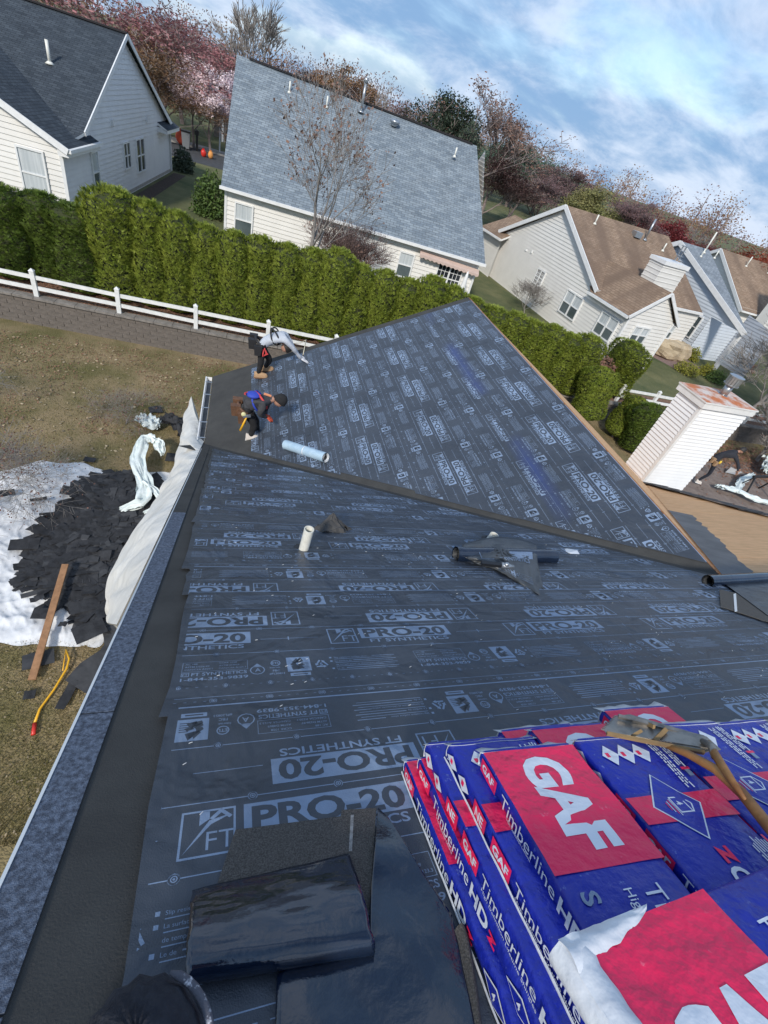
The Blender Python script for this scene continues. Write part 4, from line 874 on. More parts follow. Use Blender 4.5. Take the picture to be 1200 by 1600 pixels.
# ------------------------------------------------------------------ VEGETATION
rng = random.Random(11)
def rdir(r=rng):
    while True:
        v = Vector((r.uniform(-1, 1), r.uniform(-1, 1), r.uniform(-1, 1)))
        if .05 < v.length < 1: return v.normalized()
def tree_mesh(seed, Hh=10., spread=.55, levels=5, trunk=.16, up=.25, split=.28, sides=4, twig=.016, nb=(3, 4), shrink=.72, again=True):
    """trunk and limbs grown by forking; returns mesh builder for the wood and the twig ends"""
    r = random.Random(seed); mb = MB(); tips = []
    def grow(p, d, L, rad, lv):
        pts = [p]; rs = [rad]; n = 4 if lv < 3 else 2; dd = d.copy()
        for k in range(n):
            dd = (dd + rdir(r) * .13 + Vector((0, 0, up * .12))).normalized(); pts.append(pts[-1] + dd * L / n); rs.append(max(rad * (1 - .38 * (k + 1) / n), twig * .6))
        mb.tube(pts, rs, sides + (3 if lv == 0 else 1 if lv == 1 else 0), 0, False)
        if lv >= levels: tips.append((pts[-1], dd)); return
        if lv >= levels - 1: tips.append((pts[-1], dd))
        for k in range(r.randint(*nb)):
            t = r.uniform(.45, 1.) if lv else r.uniform(.5, 1.); q = pts[0].lerp(pts[-1], 0); i = min(int(t * n), n - 1); q = pts[i].lerp(pts[i + 1], t * n - i)
            a = rdir(r); a = (a - dd * a.dot(dd)).normalized(); nd = (dd * (1 - spread) + a * spread + Vector((0, 0, up * .5))).normalized(); grow(q, nd, L * shrink * r.uniform(.75, 1.1), max(rs[i + 1] * .62, twig), lv + 1)
        if lv < levels: grow(pts[-1], dd, L * shrink * r.uniform(.8, 1), max(rs[-1] * .85, twig), lv + 1)
    grow(Vector((0, 0, -.3)), Vector((0, 0, 1)), Hh * split, trunk, 0)
    top = max(v[2] for v in mb.v); k = Hh / top
    if again: return tree_mesh(seed, Hh, spread, levels, trunk, up, split * k, sides, twig, nb, shrink, False)
    mb.v = [(v[0] * k, v[1] * k, v[2] * k) for v in mb.v]; return mb, [(p * k, d) for p, d in tips]
def leaves(tips, n, size, spread, seed=1, flat=.5):
    r = random.Random(seed); mb = MB()
    for i in range(n):
        p, d = r.choice(tips); c = p + rdir(r) * spread * (r.random() ** .6); a = rdir(r); b = a.orthogonal().normalized(); s_ = size * r.uniform(.5, 1.3); a = a * s_; b = b * s_ * r.uniform(.5, .9)
        mb.face([c - a - b * .4, c + a * .2 - b, c + a + b * .3, c - a * .2 + b])
    return mb
M_bark = mat('bark_grey', (.30, .275, .25), .95, (.20, .18, .165), 5, .01, 20); M_barkd = mat('bark_brown', (.19, .15, .135), .95, (.27, .22, .20), 5, .01, 20); M_barkr = mat('twig_reddish', (.17, .105, .09), .95, (.24, .17, .15), 5)
LM = {'red': leafmat('leaf_red_pink', (.34, .13, .13), (.40, .22, .21), .6), 'rust': leafmat('leaf_rust', (.24, .115, .06), (.22, .15, .075), .6), 'maroon': leafmat('leaf_maroon', (.125, .065, .062), (.19, .115, .105), .6),
      'crimson': leafmat('leaf_crimson', (.36, .05, .06), (.28, .08, .08), .6), 'orange': leafmat('leaf_orange_red', (.48, .13, .06), (.36, .09, .05), .6), 'olive': leafmat('leaf_olive', (.17, .18, .06), (.24, .21, .08), .6),
      'green': leafmat('leaf_pine_green', (.05, .10, .055), (.09, .14, .085), .6), 'dark': leafmat('leaf_dark_green', (.035, .055, .035), (.06, .08, .045), .6), 'pink': leafmat('blossom_pink', (.80, .62, .64), (.90, .80, .81), .6),
      'brown': leafmat('leaf_brown', (.25, .14, .10), (.19, .11, .08), .6)}
TV = {}
for k, (sd, spread, lv, nb) in {'oak': (3, .62, 5, (2, 3)), 'oak2': (8, .58, 5, (2, 4)), 'tall': (5, .36, 5, (2, 4)), 'tall2': (21, .42, 5, (2, 3)), 'vase': (14, .45, 5, (2, 3))}.items():
    w_, tp = tree_mesh(sd, 10, spread, lv, .17, .3, .24, 3, .022, nb); TV[k] = (w_.mesh('trunk', M_barkd), tp)
LV = {}
def far_tree(kind, form, base, height, width, label, group=None, name='tree', nleaf=None, bark=None):
    t = thing(name, label, 'tree', tuple(base), group, rng.uniform(0, 6.28)); k = height / 10; wk = width / 6.5
    wm, tp = TV[form]
    if bark is not None: wm = wm.copy(); wm.materials[0] = bark
    t.scale = (wk, wk, k)
    link(bpy.data.objects.new('trunk', wm), t)
    if kind:
        key = (kind, form, nleaf)
        if key not in LV:
            n = nleaf or {'red': 7000, 'rust': 11000, 'maroon': 11000, 'crimson': 12000, 'orange': 12000, 'olive': 12000, 'green': 13000, 'dark': 13000, 'pink': 14000, 'brown': 2000}[kind]
            LV[key] = leaves(tp, n, .075 if kind not in ('green', 'dark', 'olive', 'crimson', 'orange', 'pink') else .10, .85 if kind in ('crimson', 'orange', 'olive', 'green', 'dark') else .5, len(LV)).mesh('crown', LM[kind])
        link(bpy.data.objects.new('crown', LV[key]), t)
    return t
def tree_at(u, v, dist, kind, form, width, label, **k):
    d = ray(u, v); t = dist / sqrt(d.x ** 2 + d.y ** 2); X = d * t; return far_tree(kind, form, Vector((X.x, X.y, ZU)), max(3, X.z + H - ZU), width, label, **k)
A_ = 'trees on the horizon behind the houses'
TL = [
 (150, -75, 66, 'red', 'oak', 15, 'tall pinkish red tree rising behind the charcoal roof, leftmost of the tree line'),
 (235, -28, 60, 'red', 'oak2', 12, 'pinkish red tree to the right of the charcoal ridge'),
 (282, 30, 72, 'red', 'oak', 10, 'smaller pinkish red tree left of the bare tall tree'),
 (222, 42, 55, 'rust', 'oak2', 9, 'rust brown tree directly behind the pale grey gable peak'),
 (252, 104, 56, 'rust', 'oak', 6, 'rust and olive leaved tree low beside the pale grey house'),
 (328, 66, 100, 'maroon', 'oak', 13, 'dull red tree behind the pink blossom trees'),
 (402, -12, 66, None, 'tall', 10, 'tall bare grey tree standing above the left end of the blue grey roof'),
 (452, 88, 105, None, 'oak2', 12, 'distant bare tree just right of the tall bare grey tree'),
 (486, 108, 120, 'maroon', 'oak', 12, 'distant dull red tree behind the left half of the blue grey ridge'),
 (545, 104, 78, 'rust', 'tall2', 8, 'thin rust coloured tree left of the metal flue'),
 (600, 126, 82, None, 'tall2', 6, 'narrow bare tree right of the metal flue'),
 (578, 140, 100, 'brown', 'oak', 9, 'brownish tree low behind the ridge beside the metal flue'),
 (640, 158, 88, 'maroon', 'vase', 9, 'small dark red tree behind the ridge above the round roof fan'),
 (668, 168, 96, None, 'oak2', 9, 'bare tree between the small dark red tree and the dark evergreen'),
 (700, 145, 64, 'dark', 'oak', 7.5, 'dark rounded evergreen tree right of the middle of the blue grey ridge'),
 (745, 190, 58, 'dark', 'vase', 5, 'low dark evergreen at the right end of the blue grey ridge'),
 (715, 188, 60, 'brown', 'oak2', 7, 'orange brown tree in front of the dark rounded evergreen'),
 (765, 122, 60, 'brown', 'oak', 12, 'wide bare tree with few red brown leaves right of the dark evergreen'),
 (802, 165, 66, 'brown', 'tall', 8, 'half bare tree at the right end of the blue grey roof'),
 (782, 230, 62, 'maroon', 'vase', 10, 'maroon tree with a forked dark trunk right of the blue grey roof'),
 (826, 226, 96, 'green', 'oak', 11, 'tall blue green pine behind the maroon trees'),
 (868, 240, 100, 'green', 'oak2', 12, 'second blue green pine right of the taller one'),
 (820, 262, 70, 'maroon', 'oak2', 9, 'dense maroon tree left of the cream gable'),
 (866, 278, 76, 'maroon', 'vase', 10, 'dense maroon tree directly behind the cream gable peak'),
 (912, 268, 88, 'maroon', 'oak', 11, 'greyish maroon tree behind the brown ridge'),
 (950, 294, 78, 'olive', 'vase', 9, 'olive green rounded tree behind the brown ridge'),
 (1004, 312, 76, 'maroon', 'tall2', 9, 'brownish red tree behind the far end of the brown ridge'),
 (1022, 330, 82, 'crimson', 'oak2', 8, 'bright crimson tree behind the roof fan of the brown roof'),
 (1062, 342, 80, 'crimson', 'vase', 8, 'dark crimson rounded tree left of the blue grey gable peak'),
 (1086, 352, 86, None, 'oak', 9, 'bare grey tree behind the blue grey gable peak'),
 (1118, 385, 84, 'crimson', 'oak', 8, 'low crimson tree behind the taupe house'),
 (1142, 388, 90, 'olive', 'oak2', 9, 'low olive tree between the crimson and the orange trees'),
 (1178, 386, 62, 'orange', 'vase', 9, 'rounded orange red tree at the right edge'),
 (1215, 400, 70, 'orange', 'oak', 10, 'orange red tree cut by the right edge'),
]
for u, v, ds, kd, fm, wd, lb in TL: tree_at(u, v, ds, kd, fm, wd, lb, group=A_, bark=M_bark if kd is None else None)
for i, (u, v, ds, wd) in enumerate(((300, 92, 57, 5), (330, 104, 56, 5), (358, 112, 58, 5))):
    tree_at(u, v, ds, 'pink', 'vase', wd, ['pink blossom tree nearest the pale grey house across the street', 'middle pink blossom tree across the street', 'pink blossom tree partly behind the edge of the blue grey roof'][i], group='pink blossom trees', name='blossom_tree')
# a wood of bare and maroon trees filling the distance (nobody could count it)
wd = MB(); wl_ = MB(); r_ = random.Random(4)
for i in range(300):
    th = radians(r_.uniform(-52, 72)); ds = r_.uniform(105, 170); c = Vector((sin(th) * ds, cos(th) * ds, ZU)); hh_ = r_.uniform(7, 12.5)
    wd.tube([c, c + Vector((r_.uniform(-.5, .5), 0, hh_ * .85))], [.22, .06], 3, 0, False)
    for k in range(240):
        a = rdir(r_); q = c + Vector((0, 0, hh_ * .62)) + Vector((a.x * 3.6, a.y * 3.6, a.z * hh_ * .38)) * (r_.random() ** .45); e1 = rdir(r_) * r_.uniform(.10, .28); e2 = e1.orthogonal().normalized() * r_.uniform(.06, .2); wl_.face([q - e1, q - e2, q + e1, q + e2], i % 3)
wood = wd.build('woodland', M_barkd); tag(wood, kind='stuff'); 
wo2 = wl_.build('woodland_foliage', [LM['maroon'], LM['rust'], LM['brown']]); tag(wo2, kind='stuff')

# arborvitae hedge: each plant a thing
M_arb = leafmat('arborvitae_green', (.145, .20, .020), (.25, .285, .040), 2.2); M_arbd = leafmat('arborvitae_deep_green', (.07, .12, .016), (.13, .18, .024), 2.2)
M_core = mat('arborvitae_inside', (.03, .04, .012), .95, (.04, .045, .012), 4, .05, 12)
def arb_mesh(seed, Hh=3., rad=.62, n=6500, flat=1.):
    r = random.Random(seed); mb = MB(); core = MB()
    def prof(t):                                # radius along height
        return rad * (min(1, (t / .10) ** .5) * .92 if t < .10 else .92 + .08 * sin(t * 9 + seed)) * (1 if t < .86 else sqrt(max(0, 1 - ((t - .86) / .15) ** 2)))
    for i in range(n):
        t = r.random() ** .92; ph = r.uniform(0, 2 * pi); R_ = prof(t) * (1 + .13 * n3((cos(ph) * 2.2, sin(ph) * 2.2, t * 5 + seed), 1.2) + .06 * n3((cos(ph) * 6, sin(ph) * 6, t * 14 + seed)))
        if t > .93: R_ *= r.random()
        c = Vector((cos(ph) * R_, sin(ph) * R_, t * Hh * (1 + .02 * n3((ph, t, seed), 3)))); out = Vector((cos(ph), sin(ph), 0)); upv = (Vector((0, 0, 1)) + out * r.uniform(.1, .7) + rdir(r) * .35).normalized(); sd = (upv.cross(out) + rdir(r) * .5).normalized()
        L_ = r.uniform(.06, .13); w2 = L_ * r.uniform(.22, .4)
        for a in (-.5, 0., .5):                 # a spray: three narrow fronds fanned out
            u_ = (upv * cos(a) + sd * sin(a)); b = c + out * .02; mb.face([b, b + u_ * L_ * .55 + sd * w2 * .4, b + u_ * L_, b + u_ * L_ * .55 - sd * w2 * .4])
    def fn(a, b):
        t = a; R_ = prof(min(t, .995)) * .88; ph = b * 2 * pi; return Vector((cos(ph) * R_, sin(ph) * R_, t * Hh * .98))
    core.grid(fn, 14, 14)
    return mb, core
AV = []
for sd in range(4):
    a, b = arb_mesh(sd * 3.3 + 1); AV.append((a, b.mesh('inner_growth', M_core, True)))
AM = [[a.mesh('foliage', m) for a, b in AV] for m in (M_arb, M_arbd)]
def arborvitae(x, y, z, h, wid, label, deep, i, depth=None, lean=(0, 0), group='clipped arborvitae forming the hedge'):
    t = thing('arborvitae', label, 'shrub', (x, y, z), group, rng.uniform(0, 6.28) if depth is None else 0); t.scale = (wid / 1.24, (depth or wid) / 1.24, h / 3.)
    t.rotation_euler = (lean[1], lean[0], t.rotation_euler.z)
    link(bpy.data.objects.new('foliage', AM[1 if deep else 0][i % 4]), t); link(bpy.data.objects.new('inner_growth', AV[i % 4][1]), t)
    q = MB(); q.tube([(0, 0, -.1), (0, 0, .6)], .06, 6); o = q.build('stem', M_barkd); o.parent = t; return t
ordn = ['first', 'second', 'third', 'fourth', 'fifth', 'sixth', 'seventh', 'eighth', 'ninth', 'tenth', 'eleventh', 'twelfth', 'thirteenth', 'fourteenth', 'fifteenth', 'sixteenth', 'seventeenth', 'eighteenth', 'nineteenth', 'twentieth', 'twenty first', 'twenty second', 'twenty third', 'twenty fourth', 'twenty fifth', 'twenty sixth']
HP = [(-8.4, 2.9, 1.7, 1), (-7.3, 2.6, 1.6, 1), (-6.3, 2.5, 1.4, 1), (-5.2, 2.65, 1.7, 1), (-4.05, 3.15, 1.6, 0), (-3.0, 3.1, 1.35, 0), (-2.1, 3.0, 1.2, 0), (-1.2, 3.05, 1.25, 0), (-.3, 2.95, 1.2, 0), (.6, 3.1, 1.2, 0), (1.5, 3.1, 1.25, 0), (2.4, 3.1, 1.2, 0), (3.3, 3.15, 1.3, 0), (4.2, 3.0, 1.2, 0), (5.1, 3.05, 1.25, 0), (6.0, 2.95, 1.2, 0), (6.9, 3.05, 1.2, 0), (7.8, 3.1, 1.25, 0), (8.7, 2.9, 1.3, 0), (9.7, 2.75, 1.3, 0), (10.6, 2.7, 1.3, 0), (11.5, 2.6, 1.25, 0), (12.4, 2.55, 1.3, 0), (13.3, 2.5, 1.25, 0), (14.2, 2.5, 1.3, 0)]
for i, (x, h, wd_, dp) in enumerate(HP):
    arborvitae(x, 18.45 - .115 * x + (.35 if i == 2 else 0) + rng.uniform(-.06, .06), ZU - .05, h * rng.uniform(.97, 1.06) + .08, wd_ * 1.13 * rng.uniform(.92, 1.08), '%s arborvitae from the left in the tall green hedge' % ordn[i], dp, i)
arborvitae(17.3, 17.7, ZU, 2.45, 1.35, 'separate arborvitae right of the red brown shrub at the end of the hedge', 0, 2, depth=2.2)
for i, (u, v, x_, lb) in enumerate(((905, 640, 0, 'loose feathery arborvitae standing against the far roof ridge'), (950, 665, 0, 'low feathery arborvitae left of the white chimney'), (985, 690, 0, 'small feathery arborvitae touching the foot of the white chimney'))):
    p = pz(u + 12, v + 10, ZU if i == 0 else .3); arborvitae(p.x, p.y, p.z - .2, (2.2, 1.9, 2.1)[i], (1.4, 1.3, 1.5)[i], lb, i == 2, i, lean=(.28, -.1), group='feathery arborvitae by the chimney')

# shrubs
def shrub(name, label, c, rx_, rz_, kind, n, size=.07, group=None, stems=True):
    t = thing(name, label, 'shrub', tuple(c), group); r = random.Random(hash(label) % 1000 if False else int(c[0] * 10)); mb = MB()
    for i in range(n):
        a = rdir(r); a.z = abs(a.z) * 1.0; k = r.random() ** .35 * (1 + .25 * n3(a * 2 + Vector(c), 1.5)); q = Vector(c) + Vector((a.x * rx_ * k, a.y * rx_ * k, a.z * rz_ * k + .05)); e = rdir(r) * size * r.uniform(.5, 1.2); f = e.orthogonal().normalized() * e.length * .6; mb.face([q - e, q - f, q + e, q + f])
    mb.build('foliage', kind, t)
    q = MB()
    for i in range(9): a = rdir(r); a.z = abs(a.z) + .5; a.normalize(); q.tube([Vector(c), Vector(c) + Vector((a.x * rx_, a.y * rx_, a.z * rz_)) * .85], [.02, .006], 4, 0, False)
    q.build('stem', M_barkd, t)
    return t
M_yel = leafmat('leaf_yellow_green', (.30, .27, .02), (.17, .19, .03), 2.5); M_rb = leafmat('leaf_red_brown', (.13, .05, .04), (.20, .11, .07), 1.5); M_hol = leafmat('leaf_bright_green', (.05, .10, .02), (.10, .15, .03), 2.5)
shrub('shrub', 'red brown leaved shrub between the hedge end and the last arborvitae', (15.85, 17.35, ZU), .95, 1.7, M_rb, 2600, .085)
for i, (u, v, rr_, hz, m_, lb) in enumerate(((1078, 562, .55, .8, M_yel, 'yellow green shrub nearest the boulder'), (1070, 583, .8, .7, M_yel, 'bright yellow low shrub in front of the other shrubs'), (1100, 586, .6, .65, M_yel, 'dull yellow green shrub right of the bright yellow one'), (1114, 596, .6, .7, M_hol, 'green clipped shrub at the right of the yellow shrubs'), (1057, 536, .7, .7, M_hol, 'green shrub at the corner of the blue grey house'))):
    p = pz(u, v, ZU); shrub('shrub', lb, p, rr_, hz, m_, 1300, .06)
for i, (u, v, rr_) in enumerate(((1092, 545, .8), (1112, 556, .9), (1135, 566, 1.0), (1155, 575, 1.0), (1100, 530, .7))):
    p = pz(u, v, ZU); shrub('hydrangea', ['dried red brown hydrangea at the left of the porch', 'second dried hydrangea along the porch', 'largest dried hydrangea in the middle of the porch bed', 'dried hydrangea at the right end of the porch bed', 'orange brown shrub against the porch corner'][i], p, rr_, .95, M_rb, 700, .10, 'dried hydrangeas by the porch')
p = pz(343, 290, ZU); shrub('shrub', 'rounded green shrub at the left corner of the blue grey roofed house', Vector((-1.9, 33.5, ZU)), 1.1, 2.2, M_hol, 2600, .10)
shrub('shrub', 'dark square shrub at the far corner of the pale grey house', Vector((-4.5, 44.6, ZU)), .8, 1.5, LM['dark'], 1500, .1)

# bare trees close by
def near_tree(name, label, base, height, width, seed, bark, leafm=None, nleaf=0, lsize=.035, group=None, **k):
    t = thing(name, label, 'tree' if name != 'bare_shrub' else 'shrub', tuple(base), group); mb, tp = tree_mesh(seed, height, **k); ext = sorted(sqrt(v[0] ** 2 + v[1] ** 2) for v in mb.v)[int(len(mb.v) * .97)]; kk = width / 2 / ext
    mb.v = [(v[0] * kk + base[0], v[1] * kk + base[1], v[2] + base[2]) for v in mb.v]; mb.build('trunk', bark, t, True)
    tp = [(Vector((p.x * kk + base[0], p.y * kk + base[1], p.z + base[2])), d) for p, d in tp]
    if leafm is not None: leaves(tp, nleaf, lsize, .12, seed).build('foliage', leafm, t)
    return t
b_ = pz(447, 405, ZU); d = ray(503, 96); tt_ = sqrt(b_.x ** 2 + b_.y ** 2) / sqrt(d.x ** 2 + d.y ** 2)
near_tree('bare_tree', 'bare grey barked tree with a few brown leaves in front of the blue grey roof', Vector((2.45, 20.9, ZU)), 8.1, 5.4, 31, M_bark, LM['brown'], 800, .055, spread=.50, levels=5, trunk=.13, up=.35, split=.30, sides=4, twig=.010, nb=(2, 3))
near_tree('bare_shrub', 'reddish multi stemmed bare bush against the cream wall of the middle house', Vector((5.0, 22.6, ZU)), 3.6, 4.4, 12, M_barkr, LM['brown'], 500, .045, spread=.50, levels=5, trunk=.06, up=.5, split=.10, sides=3, twig=.009, nb=(4, 5), shrink=.82)
near_tree('bare_shrub', 'small bare twiggy shrub on the grass below the cream gable', Vector((17.3, 27.5, ZU)), 2.0, 2.6, 13, M_bark, None, 0, spread=.5, levels=4, trunk=.04, up=.5, split=.1, sides=3, twig=.008, nb=(4, 5), shrink=.82)
for i, (x, y, hh_, ww_, sd) in enumerate(((27.0, 17.6, 5.2, 6.0, 41), (30.5, 19.5, 5.6, 6.5, 42), (25.3, 14.3, 3.3, 4.5, 43))):
    near_tree('bare_tree', ['tangled bare tree right behind the chimney flue', 'bare tree at the right edge above the white fence', 'low bare bush right of the chimney in front of the fence'][i], Vector((x, y, ZU if y > 16.5 else 0)), hh_, ww_, sd, M_bark, M_rb if i == 2 else None, 500, .06, spread=.5, levels=5, trunk=.09, up=.3, split=.16, sides=3, twig=.012, nb=(3, 4), shrink=.8)
near_tree('bare_tree', 'small ornamental tree with tiny red leaves over the white ground sheet', Vector((-5.0, 8.3, 0)), 2.2, 3.6, 51, M_bark, M_rb, 1500, .020, spread=.6, levels=5, trunk=.04, up=.05, split=.12, sides=3, twig=.004, nb=(3, 4), shrink=.8)
near_tree('bare_tree', 'bare thorny bush at the left edge of the lawn', Vector((-6.6, 12.2, 0)), 1.8, 2.4, 52, M_bark, None, 0, spread=.6, levels=4, trunk=.03, up=.1, split=.12, sides=3, twig=.006, nb=(3, 4), shrink=.8)
near_tree('bare_shrub', 'leafless red twigged shrub on the lawn beside the torn plastic', Vector((-2.9, 12.2, 0)), .9, 2.6, 53, M_bark, M_rb, 500, .022, spread=.6, levels=5, trunk=.03, up=.1, split=.12, sides=3, twig=.004, nb=(3, 4), shrink=.8)

# grass blades and fallen leaves
def scatter_blades():
    r = random.Random(9); mb = MB(); 
    for i in range(60000):
        y = 2.2 + 14.3 * r.random() ** 1.3; x = r.uniform(-.62 * y - 1.5, .1 if y < 14 else 2.5)
        h_ = r.uniform(.03, .07); a = r.uniform(0, 6.28); w_ = .006; p = Vector((x, y, 0)); ln = Vector((r.uniform(-.4, .4) * h_, r.uniform(-.4, .4) * h_, h_)); s_ = Vector((cos(a) * w_, sin(a) * w_, 0)); mb.face([p - s_, p + s_, p + ln])
    return mb
tag(scatter_blades().build('grass', leafmat('grass_blade', (.11, .12, .03), (.29, .225, .11), .7)), kind='stuff')
def leaf_litter(name, n, fn, m, size):
    r = random.Random(n); mb = MB()
    for i in range(n):
        p = fn(r)
        if p is None: continue
        a = r.uniform(0, 6.28); s_ = size * r.uniform(.5, 1.3); u_ = Vector((cos(a), sin(a), r.uniform(-.3, .3))) * s_; v_ = Vector((-sin(a), cos(a), r.uniform(-.3, .5))) * s_ * .6; q = Vector((p[0], p[1], p[2] + .03)); mb.face([q - u_, q - v_, q + u_, q + v_])
    return tag(mb.build(name, m), kind='stuff')
M_lp = leafmat('fallen_leaf_pale', (.45, .38, .26), (.33, .24, .14), 3); M_lb = leafmat('fallen_leaf_brown', (.22, .11, .07), (.32, .17, .11), 2)
leaf_litter('fallen_leaves', 1000, lambda r: (r.uniform(-9, 1), 8 + 8.8 * r.random() ** .7, 0), M_lp, .045)
leaf_litter('fallen_leaves', 7000, lambda r: ((lambda x, y: (x, y, 0) if n3((x, y, 3), .5) > -.05 or y > 15.6 else None)(r.uniform(-9, .6), r.uniform(9, 16.9))), M_lb, .028)
leaf_litter('fallen_leaves', 6000, lambda r: ((lambda x: (x, wall_y(x) + r.uniform(.2, 1.5), ZU))(r.uniform(-11, 12))), M_lb, .035)
leaf_litter('fallen_leaves', 2600, lambda r: (r.gauss(24.0, 2.0), r.gauss(14.2, 1.0), 0), M_lb, .06)
leaf_litter('fallen_leaves', 900, lambda r: (r.uniform(16, 30), r.uniform(8, 16), 0), M_lb, .05)
leaf_litter('fallen_leaves', 500, lambda r: (r.uniform(-4, -.2), r.uniform(2.3, 6), 0), M_lp, .02)

# ------------------------------------------------------------------ THINGS ON THE ROOF
def onA(u, v, h=0.): x, s = pA(u, v, h); return rA(x, s, h)
# shingle bundles -------------------------------------------------
M_wblue = mat('wrapper_blue', (.012, .024, .34), .29, (.20, .26, .55), 38, .014, 15, spec=.5, contrast=(.63, .75), detail=9); M_wred = mat('wrapper_red', (.86, .022, .10), .32, (.86, .25, .33), 30, .014, 15, spec=.45, contrast=(.66, .78), detail=9)
M_wwhite = mat('wrapper_white', (.80, .82, .84), .35, (.60, .62, .66), 7, .008, 14, spec=.6); M_wnavy = mat('wrapper_navy', (.008, .012, .10), .35); M_wtext = mat('wrapper_text_white', (.80, .83, .88), .4, (.70, .74, .80), 6, .009, 11)
BW, BL, BT = .335, 1.0, .062
def face_red(ta=.105, tb=-.045):                 # page: x across the bundle (0..BW), y down its length (0..-BL); lettering reads downwards
    g = Pr(); r = -pi / 2
    g.rect(.0, -.405, BW, -.012, 0, 1, .05)
    g.text('GAF', ta, tb, .135, .045, 1.0, 1, 2, r, width=.315)
    g.text('Timberline', .20, -.46, .052, -.004, 1., 1, 2, r, width=.30); g.text('HDz', .20, -.78, .052, .03, 1., 1, 2, r, width=.13)
    g.text('High Definition Lifetime Shingles', .15, -.46, .024, .0, 1., 1, 2, r, width=.44); g.text('S', .035, -.45, .045, .02, 1.1, 1, 5, r)
    return g
def face_dia():
    g = Pr(); r = -pi / 2
    for i in range(3):
        cx_, cy_ = .075 + i * .062, -.085; w_, h_ = .032, .042
        g.poly([(cx_ - w_, cy_), (cx_, cy_ - h_), (cx_ + w_, cy_), (cx_, cy_ + h_)], 1, 2); g.rect(cx_ - .018, cy_ - .009, cx_ - .004, cy_ + .009, 2, 1)
        for k in range(3): g.rect(cx_ + .002 + k * .006, cy_ - .016, cx_ + .004 + k * .006, cy_ + .014, 2, 4)
    g.rect(0, -.335, BW, -.245, 0, 1, .05)
    cx_, cy_ = .15, -.285
    for (w_, h_, mi, l) in ((.088, .112, 2, 1), (.082, .105, 3, 2)): g.poly([(cx_ - w_, cy_), (cx_, cy_ - h_), (cx_ + w_, cy_), (cx_, cy_ + h_)], l, mi)
    g.frame(cx_ - .012, cy_ - .028, cx_ + .034, cy_ + .026, .004, 3, 2); g.text('4', cx_ - .0, cy_ + .012, .022, .01, 1, 3, 2, r)
    for k in range(4): g.line(cx_ - .016 - k * .007, cy_ - .036 + k * .006, cx_ - .016 - k * .007, cy_ + .02 - k * .004, .003, 3, 1 if k % 2 else 2)
    g.line(cx_ + .034, cy_ + .026, cx_ + .052, cy_, .004, 3, 2); g.line(cx_ + .034, cy_ - .028, cx_ + .052, cy_, .004, 3, 2)
    rr_ = random.Random(8)
    for k, (x0, y0, ln) in enumerate(((.272, -.035, .19), (.262, -.045, .17), (.252, -.035, .18), (.292, -.03, .11), (.302, -.03, .10), (.312, -.035, .1))):
        y = y0
        while y > y0 - ln: w_ = rr_.uniform(.008, .03); g.rect(x0, y - w_, x0 + .005, y, 1, 2); y -= w_ + .004
    g.rect(.292, -.165, .325, -.155, 1, 1); g.rect(.30, -.19, .318, -.165, 1, 5)
    g.text('HD', .175, -.57, .055, .03, 1., 1, 2, pi / 2, width=.10); g.text('z', .175, -.465, .055, .03, 1., 1, 1, pi / 2, width=.05); g.text('ingles', .235, -.60, .032, .0, 1., 1, 2, pi / 2, width=.10)
    for k in range(7):
        y = -.40 - rr_.uniform(0, .03)
        while y > -.66: w_ = rr_.uniform(.01, .05); g.rect(.262 + k * .0095, y - w_, .266 + k * .0095, y, 1, 4); y -= w_ + .006
    g.rect(.327, -.50, .335, -.40, 1, 1); return g
def face_side(kind):                             # page: x down the length (0..BL), y up the thickness (0..BT)
    g = Pr()
    if kind == 0:                                # red box GAF, then Timberline HDz
        g.rect(.02, .008, .12, BT - .008, 0, 1, .05); g.text('GAF', .03, .019, .024, .03, 1.1, 1, 2, width=.075)
        g.text('Timberline', .155, .013, .040, -.002, 1., 1, 2, width=.27); g.text('HD', .44, .013, .040, .035, 1., 1, 2, width=.10); g.text('z', .545, .013, .036, .03, 1., 1, 1, width=.04)
        g.text('High Definition Lifetime', .20, .004, .009, .0, 1., 1, 2); g.poly([(.64, BT / 2), (.70, .006), (.76, BT / 2), (.70, BT - .006)], 1, 2); g.poly([(.65, BT / 2), (.70, .011), (.75, BT / 2), (.70, BT - .011)], 2, 0); g.text('4', .69, .022, .02, .01, 1, 3, 2)
    else:                                        # diamonds, NE box, GAF box, Timberline
        for i in range(2): c = .05 + i * .09; g.poly([(c - .04, BT / 2), (c, .008), (c + .04, BT / 2), (c, BT - .008)], 1, 2); g.rect(c - .012, .024, c + .004, .040, 2, 1)
        g.rect(.215, .006, .295, BT - .006, 0, 1, .05); g.text('NE', .230, .016, .030, .03, 1., 1, 2, width=.05)
        g.rect(.335, .006, .435, BT - .006, 0, 1, .05); g.text('GAF', .345, .018, .026, .035, 1.1, 1, 2, width=.08)
        g.text('Timberline', .46, .020, .034, -.002, 1., 1, 2, width=.26); g.text('High Definition Lifetime Shingles', .47, .007, .010, .0, 1., 1, 2, width=.26); g.text('HD', .74, .014, .036, .035, 1., 1, 2, width=.10)
    return g
FR2 = face_red(.05, -.075); FR, FD, FS = face_red(), face_dia(), [face_side(0), face_side(1)]
WM = [M_wblue, M_wred, M_wtext, M_wblue, M_wtext, M_print]
